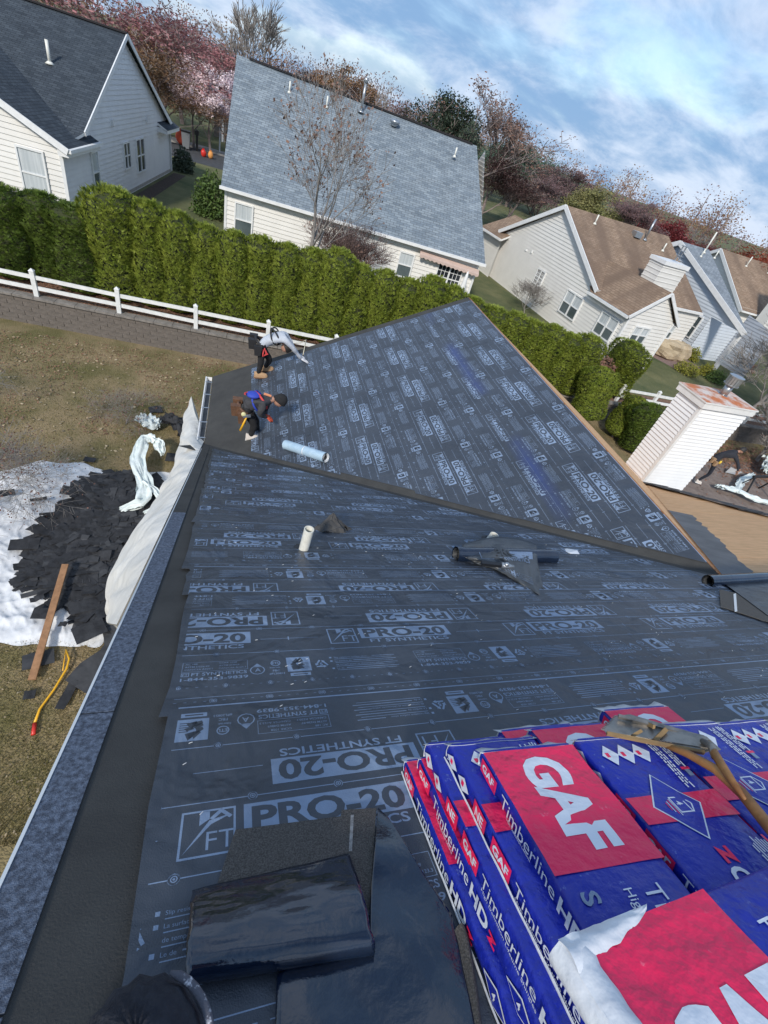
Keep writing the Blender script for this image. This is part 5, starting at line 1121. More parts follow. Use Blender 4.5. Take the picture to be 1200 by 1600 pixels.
def bundle(x, s, h, rot, top, side, label, seed, end_white=1., side_white=False, prints=True, length=BL, th=BT, bulge=1.):
    """x, s: far left corner of the bundle on roof A; h: height of its underside; rot: turn (radians); top: 'red' or 'dia'"""
    c_, s_ = cos(rot), sin(rot); r = random.Random(seed)
    ctr = rA(x + BW / 2, s - length / 2, h); t = thing('shingle_bundle', label, 'shingle bundle', tuple(ctr), 'wrapped shingle bundles stacked on the roof')
    def M_(a, b, z):                             # a across, b down the length, z up
        wob = .0042 * n3((a * 6, b * 6, z * 9), 1.4, seed) * bulge
        return rA(x + a * c_ - b * s_ + wob * .8, s - a * s_ - b * c_, h + z + (wob if z > .01 else 0))
    rd = .012
    def prof(q):                                 # rounded rectangle cross-section across the bundle, q in 0..1
        P_ = [(rd, 0), (0, rd), (-.003, th / 2), (0, th - rd), (rd * .35, th - rd * .35), (rd, th), (BW * .25, th + .001), (BW * .5, th + .002), (BW * .75, th + .001), (BW - rd, th), (BW - rd * .35, th - rd * .35), (BW, th - rd), (BW, rd), (BW - rd, 0), (rd, 0)]
        return P_[int(round(q * (len(P_) - 1)))]
    mb = MB(); mb.grid(lambda u_, v_: M_(prof(v_)[0], u_ * length, prof(v_)[1]), 60, 14, 0)
    for e in (0, 1): mb.face([M_(*(lambda p: (p[0], e * length, p[1]))(prof(k / 14))) for k in range(14)], 1)
    mb.build('wrapper', [M_wblue, M_wwhite], t, True)
    # crimped white end of the wrap: a ragged flap standing past the end
    fl_ = MB(); rag = [(.020 + .010 * n3((k * .45, seed, 0))) * end_white + r.uniform(0, .003) for k in range(13)]
    fl_.grid(lambda u_, v_: M_(-.004 + (BW + .008) * v_, -rag[int(v_ * 12)] * (1 - u_) * 1.0 + u_ * .013, th * (.55 + .45 * u_) + .0025), 3, 12, 0); fl_.grid(lambda u_, v_: M_(BW * v_, -.004 - .006 * (1 - abs(2 * u_ - 1)), u_ * th * .9), 4, 8, 0)
    fl_.build('wrapper_end', M_wwhite, t, True, thick=.001)
    if seed in (1, 4):
        ew = MB(); ew.grid(lambda u_, v_: M_(-.0075 - .003 * sin(pi * v_), u_ * length, .001 + (.010 + .004 * n3((u_ * 9, seed, 0))) * v_ + (.0 if seed != 1 else .0)), 40, 3, 0); ew.build('wrapper_seam', M_wwhite, t, True)
    if side_white:
        fs = MB(); fs.grid(lambda u_, v_: M_(-.006 - .016 * sin(pi * v_) * side_white, u_ * length, th * v_ * 1.02), 24, 6, 0); fs.grid(lambda u_, v_: M_(-.008 + v_ * (.035 + .012 * n3((u_ * 7, seed, 0))), u_ * length, th + .003 + .004 * sin(pi * v_)), 24, 4, 0); fs.build('wrapper_edge', M_wwhite, t, True)
    if prints:
        pg = FR2 if top == 'red2' else FR if top == 'red' else FD; mb = MB()
        for pts, l, mi in pg.p:
            y0_, y1_ = min(q[1] for q in pts), max(q[1] for q in pts); k0 = math.floor(y0_ / .04)
            if y1_ - y0_ < .045: mb.face([M_(a, -b, th + .0036 + l * .0009) for a, b in pts], mi); continue
            while k0 * .04 < y1_:
                q = clip(clip(pts, lambda p: p[1] - k0 * .04), lambda p: (k0 + 1) * .04 - p[1]); k0 += 1
                if len(q) >= 3: mb.face([M_(a, -b, th + .0036 + l * .0009) for a, b in q], mi)
        mb.build('print', WM, t)
        if not side_white:
            mb = MB()
            for pts, l, mi in FS[side].p:
                if max(q[0] for q in pts) < length: mb.face([M_(-.0050 - l * .0008, a, b * th / BT) for a, b in pts], mi)
            mb.build('side_print', WM, t)
    return t
lv = lambda k: .038 + BT * k * .985
# left column, bottom to top
bundle(.672, .565, lv(0), .02, 'red', 0, 'lowest bundle of the left stack, showing a sliver of red top and white edge', 1, 1.4)
bundle(.700, .510, lv(1), .03, 'red', 0, 'second bundle from the bottom of the left stack with red top edge', 2, 1.)
bundle(.712, .505, lv(2), .035, 'dia', 1, 'middle bundle of the left stack with small white diamonds on its side', 3, 1.)
bundle(.758, .428, lv(3), .045, 'dia', 1, 'blue bundle directly under the big red top bundle', 4, 1.4)
bundle(.812, .320, lv(4), .055, 'red', 0, 'top bundle of the left stack with big red panel lettered GAF', 5, 1.5)
# middle column
bundle(1.03, .525, lv(2), .02, 'red', 0, 'bundle with red corner peeking out beyond the diamond patterned bundle', 6, 1.6)
bundle(1.10, .45, lv(3), .03, 'red', 0, 'bundle underneath the diamond patterned bundle', 7, 1.2)
bundle(1.185, .317, lv(4), .075, 'dia', 1, 'top bundle with a row of small diamonds and a large white outlined diamond', 8, 1.)
bundle(1.03, .50, lv(0), .0, 'red', 0, 'lowest bundle of the middle stack, hidden but for its end', 17, 1.); bundle(1.03, .49, lv(1), .0, 'dia', 0, 'second lowest bundle of the middle stack, hidden but for its end', 18, 1.)
# right column
for k in range(3): bundle(1.40 + .01 * k, .48 - .01 * k, lv(k), .01, 'red' if k == 1 else 'dia', 0, ['lowest bundle of the right stack, hidden but for its end', 'second bundle of the right stack, hidden but for its end', 'third bundle of the right stack, hidden but for its end'][k], 20 + k, 1.)
bundle(1.505, .515, lv(3) - .01, .04, 'red', 0, 'bundle with a red white edged corner peeking out above the tear off shovel', 9, 2.2)
bundle(1.545, .345, lv(4) - .01, .08, 'dia', 1, 'right hand top bundle half covered by the shovel handle', 10, 1.8)
bundle(1.90, .36, lv(3), .03, 'dia', 1, 'bundle at the right edge of the pile, mostly out of the picture', 11, 1.5)
# the nearer bundle lying over the others beyond the ridge
Fx, Fs = pA(884, 1480, lv(6)); Gx, Gs = pA(1200, 1350, lv(6)); Dd = Vector((Gx - Fx, Gs - Fs)).normalized(); th_ = atan2(-Dd.x, -Dd.y); cc_, ss_ = cos(th_), sin(th_)
nb_ = bundle(Fx - BW * cc_, Fs + BW * ss_, lv(5) + .003, th_, 'red2', 0, 'nearest bundle lying crosswise with white plastic at its corner and GAF panel', 12, 1.2)
def nbp(l, w, z): return rA(Fx + Dd.x * l + Dd.y * w, Fs + Dd.y * l - Dd.x * w, z)     # l along, w towards the camera
q = MB(); q.grid(lambda u_, v_: nbp(-.012 + .25 * u_, -.012 + (.058 + .012 * n3((u_ * 7, 0, 0))) * v_ * (1 - u_) ** .6, lv(6) + .008 + .012 * sin(pi * v_) * (1 - u_) + .003 * n3((u_ * 12, v_ * 3, 5))), 24, 8)
q.grid(lambda u_, v_: nbp(-.010 - .016 * sin(pi * v_), .36 * u_ - .01, lv(5) + (BT + .006) * v_ + .003 * n3((u_ * 14, v_ * 5, 2))), 24, 8)
q.grid(lambda u_, v_: nbp(-.012 + (.060 + .010 * n3((u_ * 8, 3, 0))) * v_, .36 * u_ - .01, lv(6) + .006 + .012 * sin(pi * v_) + .003 * n3((u_ * 14, v_ * 5, 8))), 24, 6); q.build('wrapper_edge', M_wwhite, nb_, True)
# tear-off shovel --------------------------------------------------
t = thing('roofing_shovel', 'worn steel tear off shovel with a wooden handle lying across the bundles', 'shovel', tuple(onA(1080, 1160, .38)))
M_steel = mat('worn_steel', (.20, .19, .175), .45, (.36, .33, .29), 14, .001, 60, metal=.7, contrast=(.35, .6), detail=9); M_wood = mat('handle_wood', (.42, .20, .06), .5, (.20, .085, .025), 7, .002, 25, stretch=(1, 1, 1), contrast=(.35, .62), detail=9)
def sp(u, v, h): return onA(u, v, h)
hb = .345
bl = [sp(944, 1142, hb), sp(966, 1119, hb + .015), sp(984, 1117, hb + .02), sp(1104, 1152, hb + .055), sp(1126, 1172, hb + .06), sp(1101, 1176, hb + .045), sp(1030, 1160, hb + .02), sp(948, 1147, hb)]
mb = MB(); up_ = NA * .003; mb.hexa([p for p in bl], [p + up_ for p in bl]); mb.build('blade', M_steel, t)
for k in range(11):                              # teeth
    a = bl[0].lerp(bl[1], k / 11); b = bl[0].lerp(bl[1], (k + 1) / 11); out = (bl[0] - bl[6]).normalized() * .014; q = MB(); q.hexa([a, b, a.lerp(b, .5) + out], [a + up_, b + up_, a.lerp(b, .5) + out + up_]); q.build('tooth', M_steel, t)
for (p, q_, w_) in (((966, 1119), (1100, 1153), .012), ((948, 1146), (1100, 1176), .010), ((1022, 1158), (1040, 1140), .014), ((988, 1150), (1002, 1142), .010), ((1010, 1130), (1022, 1136), .01)):
    q = MB(); q.bar(sp(*p, hb + .03), sp(*q_, hb + .045), w_, .014); q.build('rib', M_steel if w_ > .0119 and w_ < .013 else mat('rusty_rib', (.30, .19, .08), .8, (.2, .13, .06), 12), t)
q = MB(); q.tube([sp(1035, 1163, hb + .03), sp(1075, 1178, hb + .05), sp(1118, 1202, hb + .07), sp(1160, 1240, hb + .08), sp(1200, 1290, hb + .085), sp(1245, 1345, hb + .09)], [.008, .013, .015, .0165, .017, .017], 14); q.build('handle', M_wood, t, True)
q = MB(); q.tube([sp(1108, 1160, hb + .07), sp(1118, 1180, hb + .085), sp(1140, 1215, hb + .095), sp(1165, 1250, hb + .088)], [.008, .014, .012, .005], 10); q.build('socket', M_wood, t, True)
q = MB(); q.tube([sp(1098, 1158, hb + .06), sp(1112, 1166, hb + .085), sp(1116, 1184, hb + .08)], [.010, .013, .009], 10); q.build('ferrule', M_steel, t, True)
# black self-adhesive membrane: granule side strip folded over itself, glossy release film beside it
M_gloss = mat('membrane_glossy', (.005, .010, .024), .12, (.008, .016, .036), 4, .0016, 34, spec=.8, coat=.4); M_gran = mat('membrane_granules', (.055, .048, .042), .95, (.13, .118, .105), 230, .003, 260, contrast=(.40, .62), detail=3)
t = thing('membrane_strip', 'black peel and stick membrane strip folded over with its glossy side up', 'roof membrane', tuple(onA(450, 1420)))
mb = MB(); poly = [(368, 1297), (532, 1276), (534, 1266), (588, 1263), (580, 1380), (572, 1480), (310, 1500), (340, 1380)]
mb.face([onA(u, v, .042) for u, v in poly][::-1]); mb.build('granule_side', M_gran, t, thick=.004)
q = MB(); q.hexa([onA(548, 1273, .045), onA(545, 1330, .045), onA(550, 1330, .045), onA(553, 1273, .045)], [onA(548, 1273, .046), onA(545, 1330, .046), onA(550, 1330, .046), onA(553, 1273, .046)]); q.build('white_line', mat('chalk_grey', (.20, .19, .18), .9, (.34, .33, .31), 80, contrast=(.4, .6)), t)
c1, c2 = pA(300, 1392, .05), pA(545, 1334, .05); e1, e2 = pA(290, 1505, .08), pA(578, 1460, .08)
def curl(a, b):                                  # a: 0 top edge .. 1 tucked under; b along the roll
    x = (c1[0] * (1 - b) + c2[0] * b); s = c1[1] * (1 - b) + c2[1] * b; x2 = e1[0] * (1 - b) + e2[0] * b; s2 = e1[1] * (1 - b) + e2[1] * b
    if a < .6: k = a / .6; X, S_, h = x + (x2 - x) * k, s + (s2 - s) * k, .050 + .052 * sin(min(1, k * 1.15) * pi / 2)
    else:
        k = (a - .6) / .4 * pi * .95; R_ = .033; X, S_, h = x2 + .004 * k, s2 - sin(k) * R_, .102 - R_ * (1 - cos(k))
    return rA(X + .004 * n3((a * 9, b * 7, 0)), S_, h + .006 * n3((a * 4, b * 3, 3)) + .002 * n3((a * 22, b * 5, 3)))
mb = MB(); mb.grid(curl, 40, 34); mb.build('glossy_side', M_gloss, t, True, thick=.003)
t = thing('release_film', 'large glossy black membrane sheet lying between the folded strip and the bundles', 'roof membrane', tuple(onA(620, 1500)))
L_ = [(590, 1266), (584, 1330), (578, 1400), (574, 1482), (432, 1530), (430, 1570), (428, 1640), (426, 1760)]; R2 = [(606, 1283), (642, 1345), (680, 1400), (706, 1440), (722, 1490), (735, 1560), (745, 1640), (760, 1760)]
def film(a, b):
    i = min(int(a * 7), 6); k = a * 7 - i; l = Vector(L_[i]).lerp(Vector(L_[i + 1]), k); r_ = Vector(R2[i]).lerp(Vector(R2[i + 1]), k); q = l.lerp(r_, b); x, s = pA(q.x, q.y, .03)
    return rA(x, s, .044 + .022 * (.5 + n3((x * 4.2, s * 5.5, 1))) * min(1, a * 4 + .15) + .010 * sin((x * .7 + s) * 22) * (1 - b) * .35)
mb = MB(); mb.grid(film, 60, 34); mb.build('film', M_gloss, t, True, thick=.002)
q = MB(); q.grid(lambda a, b: (lambda uv: rA(*pA(uv[0], uv[1], .03), .050 + .028 * sin(pi * b)))((712 + 40 * a ** .7 + 18 * b - 4, 1462 + 300 * a)), 20, 6); q.build('rolled_edge', M_gran, t, True)
# pale blue roll of underlayment on the valley
def roll(name, label, cat, pa, pb, rad, m, m_end, grp=None, core=.45, wraps=True, name2='sheet'):
    pa, pb = Vector(pa), Vector(pb); t = thing(name, label, cat, tuple(pa.lerp(pb, .5) - Vector((0, 0, rad)))); mb = MB(); n = 14
    mb.tube([pa.lerp(pb, k / n) + rdir() * .002 for k in range(n + 1)], rad, 22, 0, False); mb.build(name2, m, t, True)
    ax = (pb - pa).normalized(); x = ax.orthogonal().normalized(); y = ax.cross(x)
    for e, sg in ((pa, -1), (pb, 1)):
        q = MB(); N_ = 60
        for k in range(N_):                      # spiral of sheet seen at the end
            a0, a1 = k / N_ * 6 * pi, (k + 1) / N_ * 6 * pi; r0, r1 = rad * (1 - (1 - core) * k / N_), rad * (1 - (1 - core) * (k + 1) / N_); o = ax * sg * -.004 * (k % 2)
            q.face([e + o + (x * cos(a0) + y * sin(a0)) * r0, e + o + (x * cos(a1) + y * sin(a1)) * r1, e + o - ax * sg * .02 + (x * cos(a1) + y * sin(a1)) * (r1 - rad * .085), e + o - ax * sg * .02 + (x * cos(a0) + y * sin(a0)) * (r0 - rad * .085)])
        q.build('wound_end', m_end, t)
        q = MB(); q.tube([e - ax * sg * .01, e - ax * sg * .25], rad * core, 14, 0, False); q.build('core', M_flash, t, True)
    return t
M_pale = mat('roll_pale_blue', (.46, .60, .70), .38, (.36, .50, .62), 9, .004, 18); 
rl_ = roll('underlayment_roll', 'pale blue roll of roofing underlayment lying in the valley near the worker', 'roll', pB(449, 700) + NB * .08, (lambda p: p + NB * .10)(pB(512, 722)), .085, M_pale, M_wwhite)
p1_, p2_ = pB(449, 700) + NB * .08, pB(512, 722) + NB * .10; q = MB(); q.tube([p1_.lerp(p2_, .50), p1_.lerp(p2_, .52)], .088, 22, 0, False); q.build('band', M_wwhite, rl_, True)
# black roll with torn underlayment over it
ra, rb_ = onA(712, 866, .08), onA(866, 870, .07)
roll('membrane_roll', 'short black roll half hidden under a torn piece of printed underlayment', 'roll', ra, rb_, .072, M_gloss, M_flash, name2='sheet')
t = thing('torn_underlayment', 'torn flap of grey printed underlayment draped over the black roll', 'roof membrane', tuple(onA(790, 870)))
M_under2 = mat('underlay_torn', (.05, .055, .06), .4, (.07, .076, .083), 4, .012, 8, spec=.6)
T_ = [(722, 850, .165), (752, 842, .19), (780, 838, .18), (812, 842, .17), (838, 850, .16)]; Mid = [(728, 872, .10), (762, 872, .14), (790, 872, .16), (815, 872, .15), (840, 878, .12)]; Bt = [(752, 884, .035), (775, 890, .05), (800, 905, .05), (825, 920, .035), (852, 934, .024)]
def drape(a, b):
    i = min(int(b * 4), 3); k = b * 4 - i
    def L(P_): p = Vector(P_[i]).lerp(Vector(P_[i + 1]), k); return p
    q = L(T_).lerp(L(Mid), a * 2) if a < .5 else L(Mid).lerp(L(Bt), a * 2 - 1)
    return onA(q.x, q.y, q.z * .85 + .03 * n3((a * 4, b * 5, 0)) + .02 * n3((a * 9, b * 11, 3)) * a)
mb = MB(); mb.grid(drape, 22, 26); tu = mb.build('flap', M_under2, t, True, thick=.002)
g = Pr(); g.rect(0, -.03, .50, .085, 0); g.text('PRO-20', .02, -.012, .08, .035, 1.2, 1, 1, width=.44); g.text('FT SYNTHETICS', .03, -.075, .036, .018, 1.15, width=.42); g.frame(-.16, -.075, -.02, .085, .007); g.add(info_strip(), -.1, -.22, 0, .5)
mb = MB()
for pts, l, mi in g.p:
    q = [drape(min(1, max(0, .42 - y_ * 1.9)), min(1, max(0, .35 + x_ * 1.15))) for x_, y_ in pts]; mb.face([p + NA * (.006 + l * .002) for p in q], mi)
mb.build('print', [M_print, M_under2], t)
t = thing('nail_gun', 'small black and silver tool lying on the torn flap', 'tool', tuple(onA(785, 882)))
q = MB(); q.bar(onA(752, 880, .16), onA(788, 884, .15), .03, .03); q.build('body', M_black, t); q = MB(); q.tube([onA(784, 883, .16), onA(802, 886, .15)], [.026, .018], 8); q.ellipsoid(onA(792, 882, .175), (.025, .02, .02), 8, 6); q.build('head', M_galv, t, True)
# crumpled black rag behind the left vent
t = thing('rag', 'crumpled dark felt scrap standing up behind the left vent pipe', 'scrap', tuple(onA(518, 832)))
cx_, cs_ = pA(518, 832)
def rag(a, b):
    ang = b * 2 * pi; r_ = .15 * a * (1 + .6 * n3((cos(ang) * 1.5, sin(ang) * 1.5, 2))); h = .17 * (1 - a) ** 1.2 + .02 + .05 * abs(n3((a * 7, ang * 1.5, 5))) + .03 * n3((a * 4, ang, 0)) * a; return rA(cx_ + r_ * cos(ang) * 1.2, cs_ + r_ * sin(ang) * .8, max(.01, h))
mb = MB(); mb.grid(rag, 10, 22); mb.build('felt', mat('felt_dark', (.045, .043, .042), .85, (.07, .068, .066), 9), t, False, thick=.003)
# white scrap and cream strip in the valley
t = thing('paper_scrap', 'torn white paper scrap lying in the roof valley', 'scrap', tuple(onA(893, 862)))
mb = MB(); mb.face([onA(878, 858, .02), onA(888, 864, .03), onA(907, 868, .02), onA(902, 860, .045), onA(893, 858, .03), onA(886, 857, .035)][::-1]); mb.build('paper', M_wwhite, t, thick=.002)
# long black roll at the end of the far ridge
pa_, pb_ = onA(1106, 908, .07), onA(1285, 898, .07)
roll('membrane_roll', 'long shiny black roll lying past the end of the far ridge at right', 'roll', pa_, pb_, .06, M_gloss, M_flash, core=.7)

# ------------------------------------------------------------------ SHEETS, DEBRIS AND THINGS ON THE LAWN
M_tarp = mat('tarp_white', (.76, .74, .69), .75, (.62, .60, .55), 1.8, .03, 5, contrast=(.35, .7)); M_tarpg = mat('ground_sheet_white', (.74, .745, .75), .85, (.58, .585, .60), 2.2, .010, 8, contrast=(.35, .7)); M_plas = mat('plastic_greenish', (.74, .79, .77), .45, (.62, .69, .67), 4, .02, 9, spec=.5)
Rt = [(303, 622), (318, 634), (318, 655), (305, 722), (282, 776), (247, 852), (214, 925), (186, 985), (150, 1060)]
t = thing('tarp', 'cream white tarp hanging over the left roof edge down to the ground', 'tarp', (X0 - .6, 5, 0))
TL_ = [(301, 619), (287, 655), (280, 700), (264, 758), (244, 803), (208, 860), (178, 905), (170, 940), (176, 975), (205, 990)]
def tarp(a, b):
    s_ = 9.3 - a * 7.5; e = rA(X0 - .03, s_, .02); i = min(int(a * 9), 8); q = Vector(TL_[i]).lerp(Vector(TL_[i + 1]), a * 9 - i); z_ = e.z * (.50 - .46 * a ** 3); o_ = pz(q.x, q.y, z_); g_ = Vector((o_.x + .25, o_.y + .1, .03))
    if b < .72: k = b / .72; p = e.lerp(o_, k) + Vector((-.10, 0, .12)) * sin(pi * k) * (.4 + a)
    else: k = (b - .72) / .28; p = o_.lerp(g_, k)
    f = .09 * n3((a * 9, b * 2.2, 4), 1.6) + .05 * max(0, .3 - abs(n3((a * 16, b * 2, 1)))) + .03 * sin(a * 30 + 5 * b) * b
    return p + Vector((-abs(f) * (b > .02), f * b * .8, f * .5 * b))
mb = MB(); mb.grid(tarp, 90, 26); mb.build('cloth', M_tarp, t, True)
# flat ground sheet with ragged outline
t = thing('ground_sheet', 'wrinkled white drop cloth spread on the lawn under the pile of torn shingles', 'tarp', (-3.5, 7, 0))
oa = [(-260, 800), (-120, 770), (0, 735), (60, 722), (130, 722), (170, 738), (230, 738), (310, 745), (350, 760)]; ob = [(-330, 1050), (-200, 1040), (-60, 1015), (0, 1008), (60, 1006), (110, 1010), (142, 1010), (185, 990), (235, 1000)]
def sheet(a, b):
    i = min(int(b * 8), 7); k = b * 8 - i; p = Vector(oa[i]).lerp(Vector(oa[i + 1]), k).lerp(Vector(ob[i]).lerp(Vector(ob[i + 1]), k), a); w_ = pz(p.x, p.y, .03)
    e = min(a, 1 - a) * 2; w_ += Vector((.10 * n3((b * 14, a * 3, 0)), .14 * n3((b * 12, 5, a * 3)), 0)) * (1 - e) ** 3
    h = .04 + .10 * max(0, .35 - abs(n3((w_.x * 1.7, w_.y * 2.6, 0)))) ** 1.0 + .12 * max(0, .22 - abs(n3((w_.x * 3.1 + w_.y, w_.y * 2.4, 9)))) + .05 * max(0, .25 - abs(n3((w_.x * 8, w_.y * 6, 9))))
    return Vector((w_.x, w_.y, h * min(1, e * 5 + .25)))
mb = MB(); mb.grid(sheet, 150, 220); mb.build('cloth', M_tarpg, t, True)
M_scrap = mat('torn_shingle', (.012, .012, .014), .8, (.035, .036, .04), 6, .004, 60); M_scrap2 = mat('torn_shingle_grey', (.03, .031, .034), .8, (.055, .056, .06), 6)
pile = [(128, 752), (160, 742), (235, 748), (262, 758), (258, 800), (222, 850), (196, 900), (176, 945), (170, 985), (140, 975), (120, 955), (95, 940), (62, 915), (35, 905), (45, 880), (60, 845), (85, 810), (112, 790)]
def inpoly(x, y, P_):
    c = False; n = len(P_)
    for i in range(n):
        (x1, y1), (x2, y2) = P_[i], P_[(i + 1) % n]
        if (y1 > y) != (y2 > y) and x < (x2 - x1) * (y - y1) / (y2 - y1) + x1: c = not c
    return c
PW = [tuple(pz(u, v, .15)[:2]) for u, v in pile]; xs_, ys_ = [p[0] for p in PW], [p[1] for p in PW]; cxp, cyp = sum(xs_) / len(xs_), sum(ys_) / len(ys_)
def piece(mb, c, L_, W2, ang, tilt, tz, mi, thick=.006):
    M = Matrix.Rotation(ang, 3, 'Z') @ Matrix.Rotation(tilt, 3, 'X') @ Matrix.Rotation(tz, 3, 'Y'); n = 3; r = random
    for k in range(n):
        x0, x1 = -L_ / 2 + L_ * k / n, -L_ / 2 + L_ * (k + 1) / n; b0, b1 = .04 * n3((c[0] * 9 + k, c[1] * 9, 0)), .04 * n3((c[0] * 9 + k + 1, c[1] * 9, 0)); w0 = W2 / 2 * (1 + .3 * n3((c[0] * 31 + k, 1, c[1] * 20))); w1 = W2 / 2 * (1 + .3 * n3((c[0] * 31 + k + 1, 1, c[1] * 20)))
        q = [Vector((x0, -w0, b0)), Vector((x1, -w1, b1)), Vector((x1, w1, b1)), Vector((x0, w0, b0))]; mb.face([Vector(c) + M @ p for p in q], mi)
mb = MB(); mb.grid(lambda a, b: Vector((cxp, cyp, .18)).lerp(Vector((*[Vector(PW[int(b * 18) % 18])[k] for k in (0, 1)], .03)), a) + Vector((0, 0, .06 * n3((a * 5, b * 9, 0)))), 6, 18, 0)
r_ = random.Random(21); n = 0
while n < 1900:
    x, y = r_.uniform(min(xs_) - .1, max(xs_) + .1), r_.uniform(min(ys_) - .1, max(ys_) + .1)
    if not inpoly(x, y, PW) and r_.random() > .0: continue
    dd = min(1, min(sqrt((x - a) ** 2 + (y - b) ** 2) for a, b in PW) / .7); h = .07 + .12 * dd + r_.uniform(0, .05); piece(mb, (x, y, h), r_.uniform(.12, .85) ** 1.2, r_.uniform(.06, .26), r_.uniform(-.6, .9) if r_.random() < .6 else r_.uniform(0, 3.14), r_.gauss(0, .10), r_.gauss(0, .08), 0 if r_.random() < .8 else 1); n += 1
tag(mb.build('torn_shingles', [M_scrap, M_scrap2]), kind='stuff')
SC = [((60, 780), .3, .1, 'small torn shingle on the white sheet left of the pile'), ((118, 808), .32, .2, 'torn shingle at the left edge of the pile'), ((38, 850), .5, .3, 'rectangular torn shingle lying apart at the left of the pile'), ((68, 958), .35, .22, 'leaf shaped black scrap on the plank'), ((98, 975), .14, .1, 'small black scrap right of the plank'), ((58, 935), .22, .1, 'thin black scrap left of the plank'), ((160, 1038), 1.0, .55, 'large flat grey black felt sheet on the grass beside the white sheet'), ((105, 1085), .5, .14, 'narrow black felt strip on the grass next to the felt sheet'), ((46, 1085), .16, .14, 'small round black scrap on the grass'), ((60, 1030), .45, .3, 'black scrap on the grass below the plank'), ((140, 985), .5, .35, 'dark curled felt piece at the lower edge of the white sheet'), ((275, 715), .5, .35, 'black shingle piece in the grass near the roof corner'), ((243, 640), .35, .35, 'dark scrap in the grass beyond the white cloth'), ((10, 770), .3, .2, 'black scrap at the left edge on the sheet'), ((140, 718), .25, .2, 'black scrap at the far edge of the white sheet')]
for i, ((u, v), L_, W2, lb) in enumerate(SC):
    p = pz(u, v, .2 if i in (0, 1, 2, 3, 4, 5, 10, 13) else .07); mb = MB(); piece(mb, p, L_, W2, r_.uniform(-.3, .5) + (1.2 if i in (6, 7) else 0), r_.uniform(-.06, .06), 0, 0); o = mb.build('shingle_scrap', M_scrap2 if i in (6, 9) else M_scrap, thick=.006); tag(o, lb, 'scrap')
def gthing(name, label, cat, u, v, z=0.): return thing(name, label, cat, tuple(pz(u, v, z)))
t = gthing('plank', 'long weathered wooden plank lying over the torn shingles', 'plank', 76, 970)
q = MB(); q.bar(pz(102, 882, .42), pz(50, 1062, .10), .11, .035); q.build('board', mat('plank_wood', (.36, .19, .095), .85, (.24, .125, .06), 9, .003, 40, stretch=(1, 1, 1)), t)
t = gthing('bow_saw_handle', 'bent yellow tool with a red tip lying on the grass', 'tool', 80, 1080)
q = MB(); q.tube([pz(103, 1015, .1), pz(108, 1030, .1), pz(104, 1045, .08), pz(84, 1078, .05), pz(62, 1108, .05), pz(54, 1130, .05)], [.012, .016, .018, .018, .018, .02], 8); q.tube([pz(103, 1015, .1), pz(98, 1048, .08)], [.008, .008], 6); q.build('handle', mat('yellow_paint', (.80, .42, .02), .4), t, True)
q = MB(); q.tube([pz(54, 1130, .05), pz(52, 1148, .05)], [.028, .03], 8); q.build('tip', mat('red_paint', (.6, .03, .02), .4), t, True)
def crumple(name, label, pts, wid, m, z0=.1, sd=0, cat='plastic sheet', part='sheet'):
    t = thing(name, label, cat, tuple(pz(pts[0][0], pts[0][1], 0))); P_ = [pz(u, v, z0 + (dz if True else 0)) for u, v, dz in pts]; mb = MB(); n = len(P_) - 1
    for j in range(3):
        def fn(a, b):
            i = min(int(a * n), n - 1); k = a * n - i; p = P_[i].lerp(P_[i + 1], k); d = (P_[i + 1] - P_[i]); d.z = 0; d.normalize(); s_ = Vector((-d.y, d.x, 0)); w_ = wid * (1 + .5 * n3((a * 6, sd, j))) * (.35 + .65 * sin(pi * min(1, max(.08, a))) ** .5); x = (b - .5) * w_
            return p + s_ * (x + .3 * wid * n3((a * 4, j * 3.1, sd))) + Vector((0, 0, .5 * wid * abs(n3((a * 8, b * 3 + j * 5, sd))) + .1 * wid * sin(b * 9 + j + a * 5) + j * .03)) + d * .15 * wid * n3((a * 7, b * 6, sd + j))
        mb.grid(fn, 26, 12)
    mb.build(part, m, t, True); return t
crumple('plastic_film', 'twisted strip of greenish clear plastic standing up by the white tarp', [(240, 684, .40), (224, 690, .35), (215, 720, .25), (226, 760, .2), (222, 790, .15), (188, 800, .08)], .30, M_plas, .1, 1)
crumple('plastic_film', 'short loose end of greenish plastic hanging toward the tarp', [(232, 684, .4), (246, 692, .35), (254, 712, .25)], .22, M_plas, .1, 2)
crumple('plastic_film', 'thin torn plastic shred across the torn shingles', [(222, 755, .25), (245, 770, .2), (258, 790, .15), (225, 805, .1)], .16, M_plas, .1, 5)
crumple('cloth_scrap', 'pale bluish white cloth scrap lying apart on the lawn', [(216, 655, .05), (230, 660, .06), (248, 668, .05)], .42, mat('cloth_pale', (.60, .66, .66), .7, (.5, .56, .57), 4, .01, 10), .1, 3, 'cloth')
crumple('branch_debris', 'heap of dark torn felt among the twigs near the roof corner', [(255, 655, .1), (285, 665, .15), (300, 690, .1)], .5, M_scrap, .1, 7, 'debris')
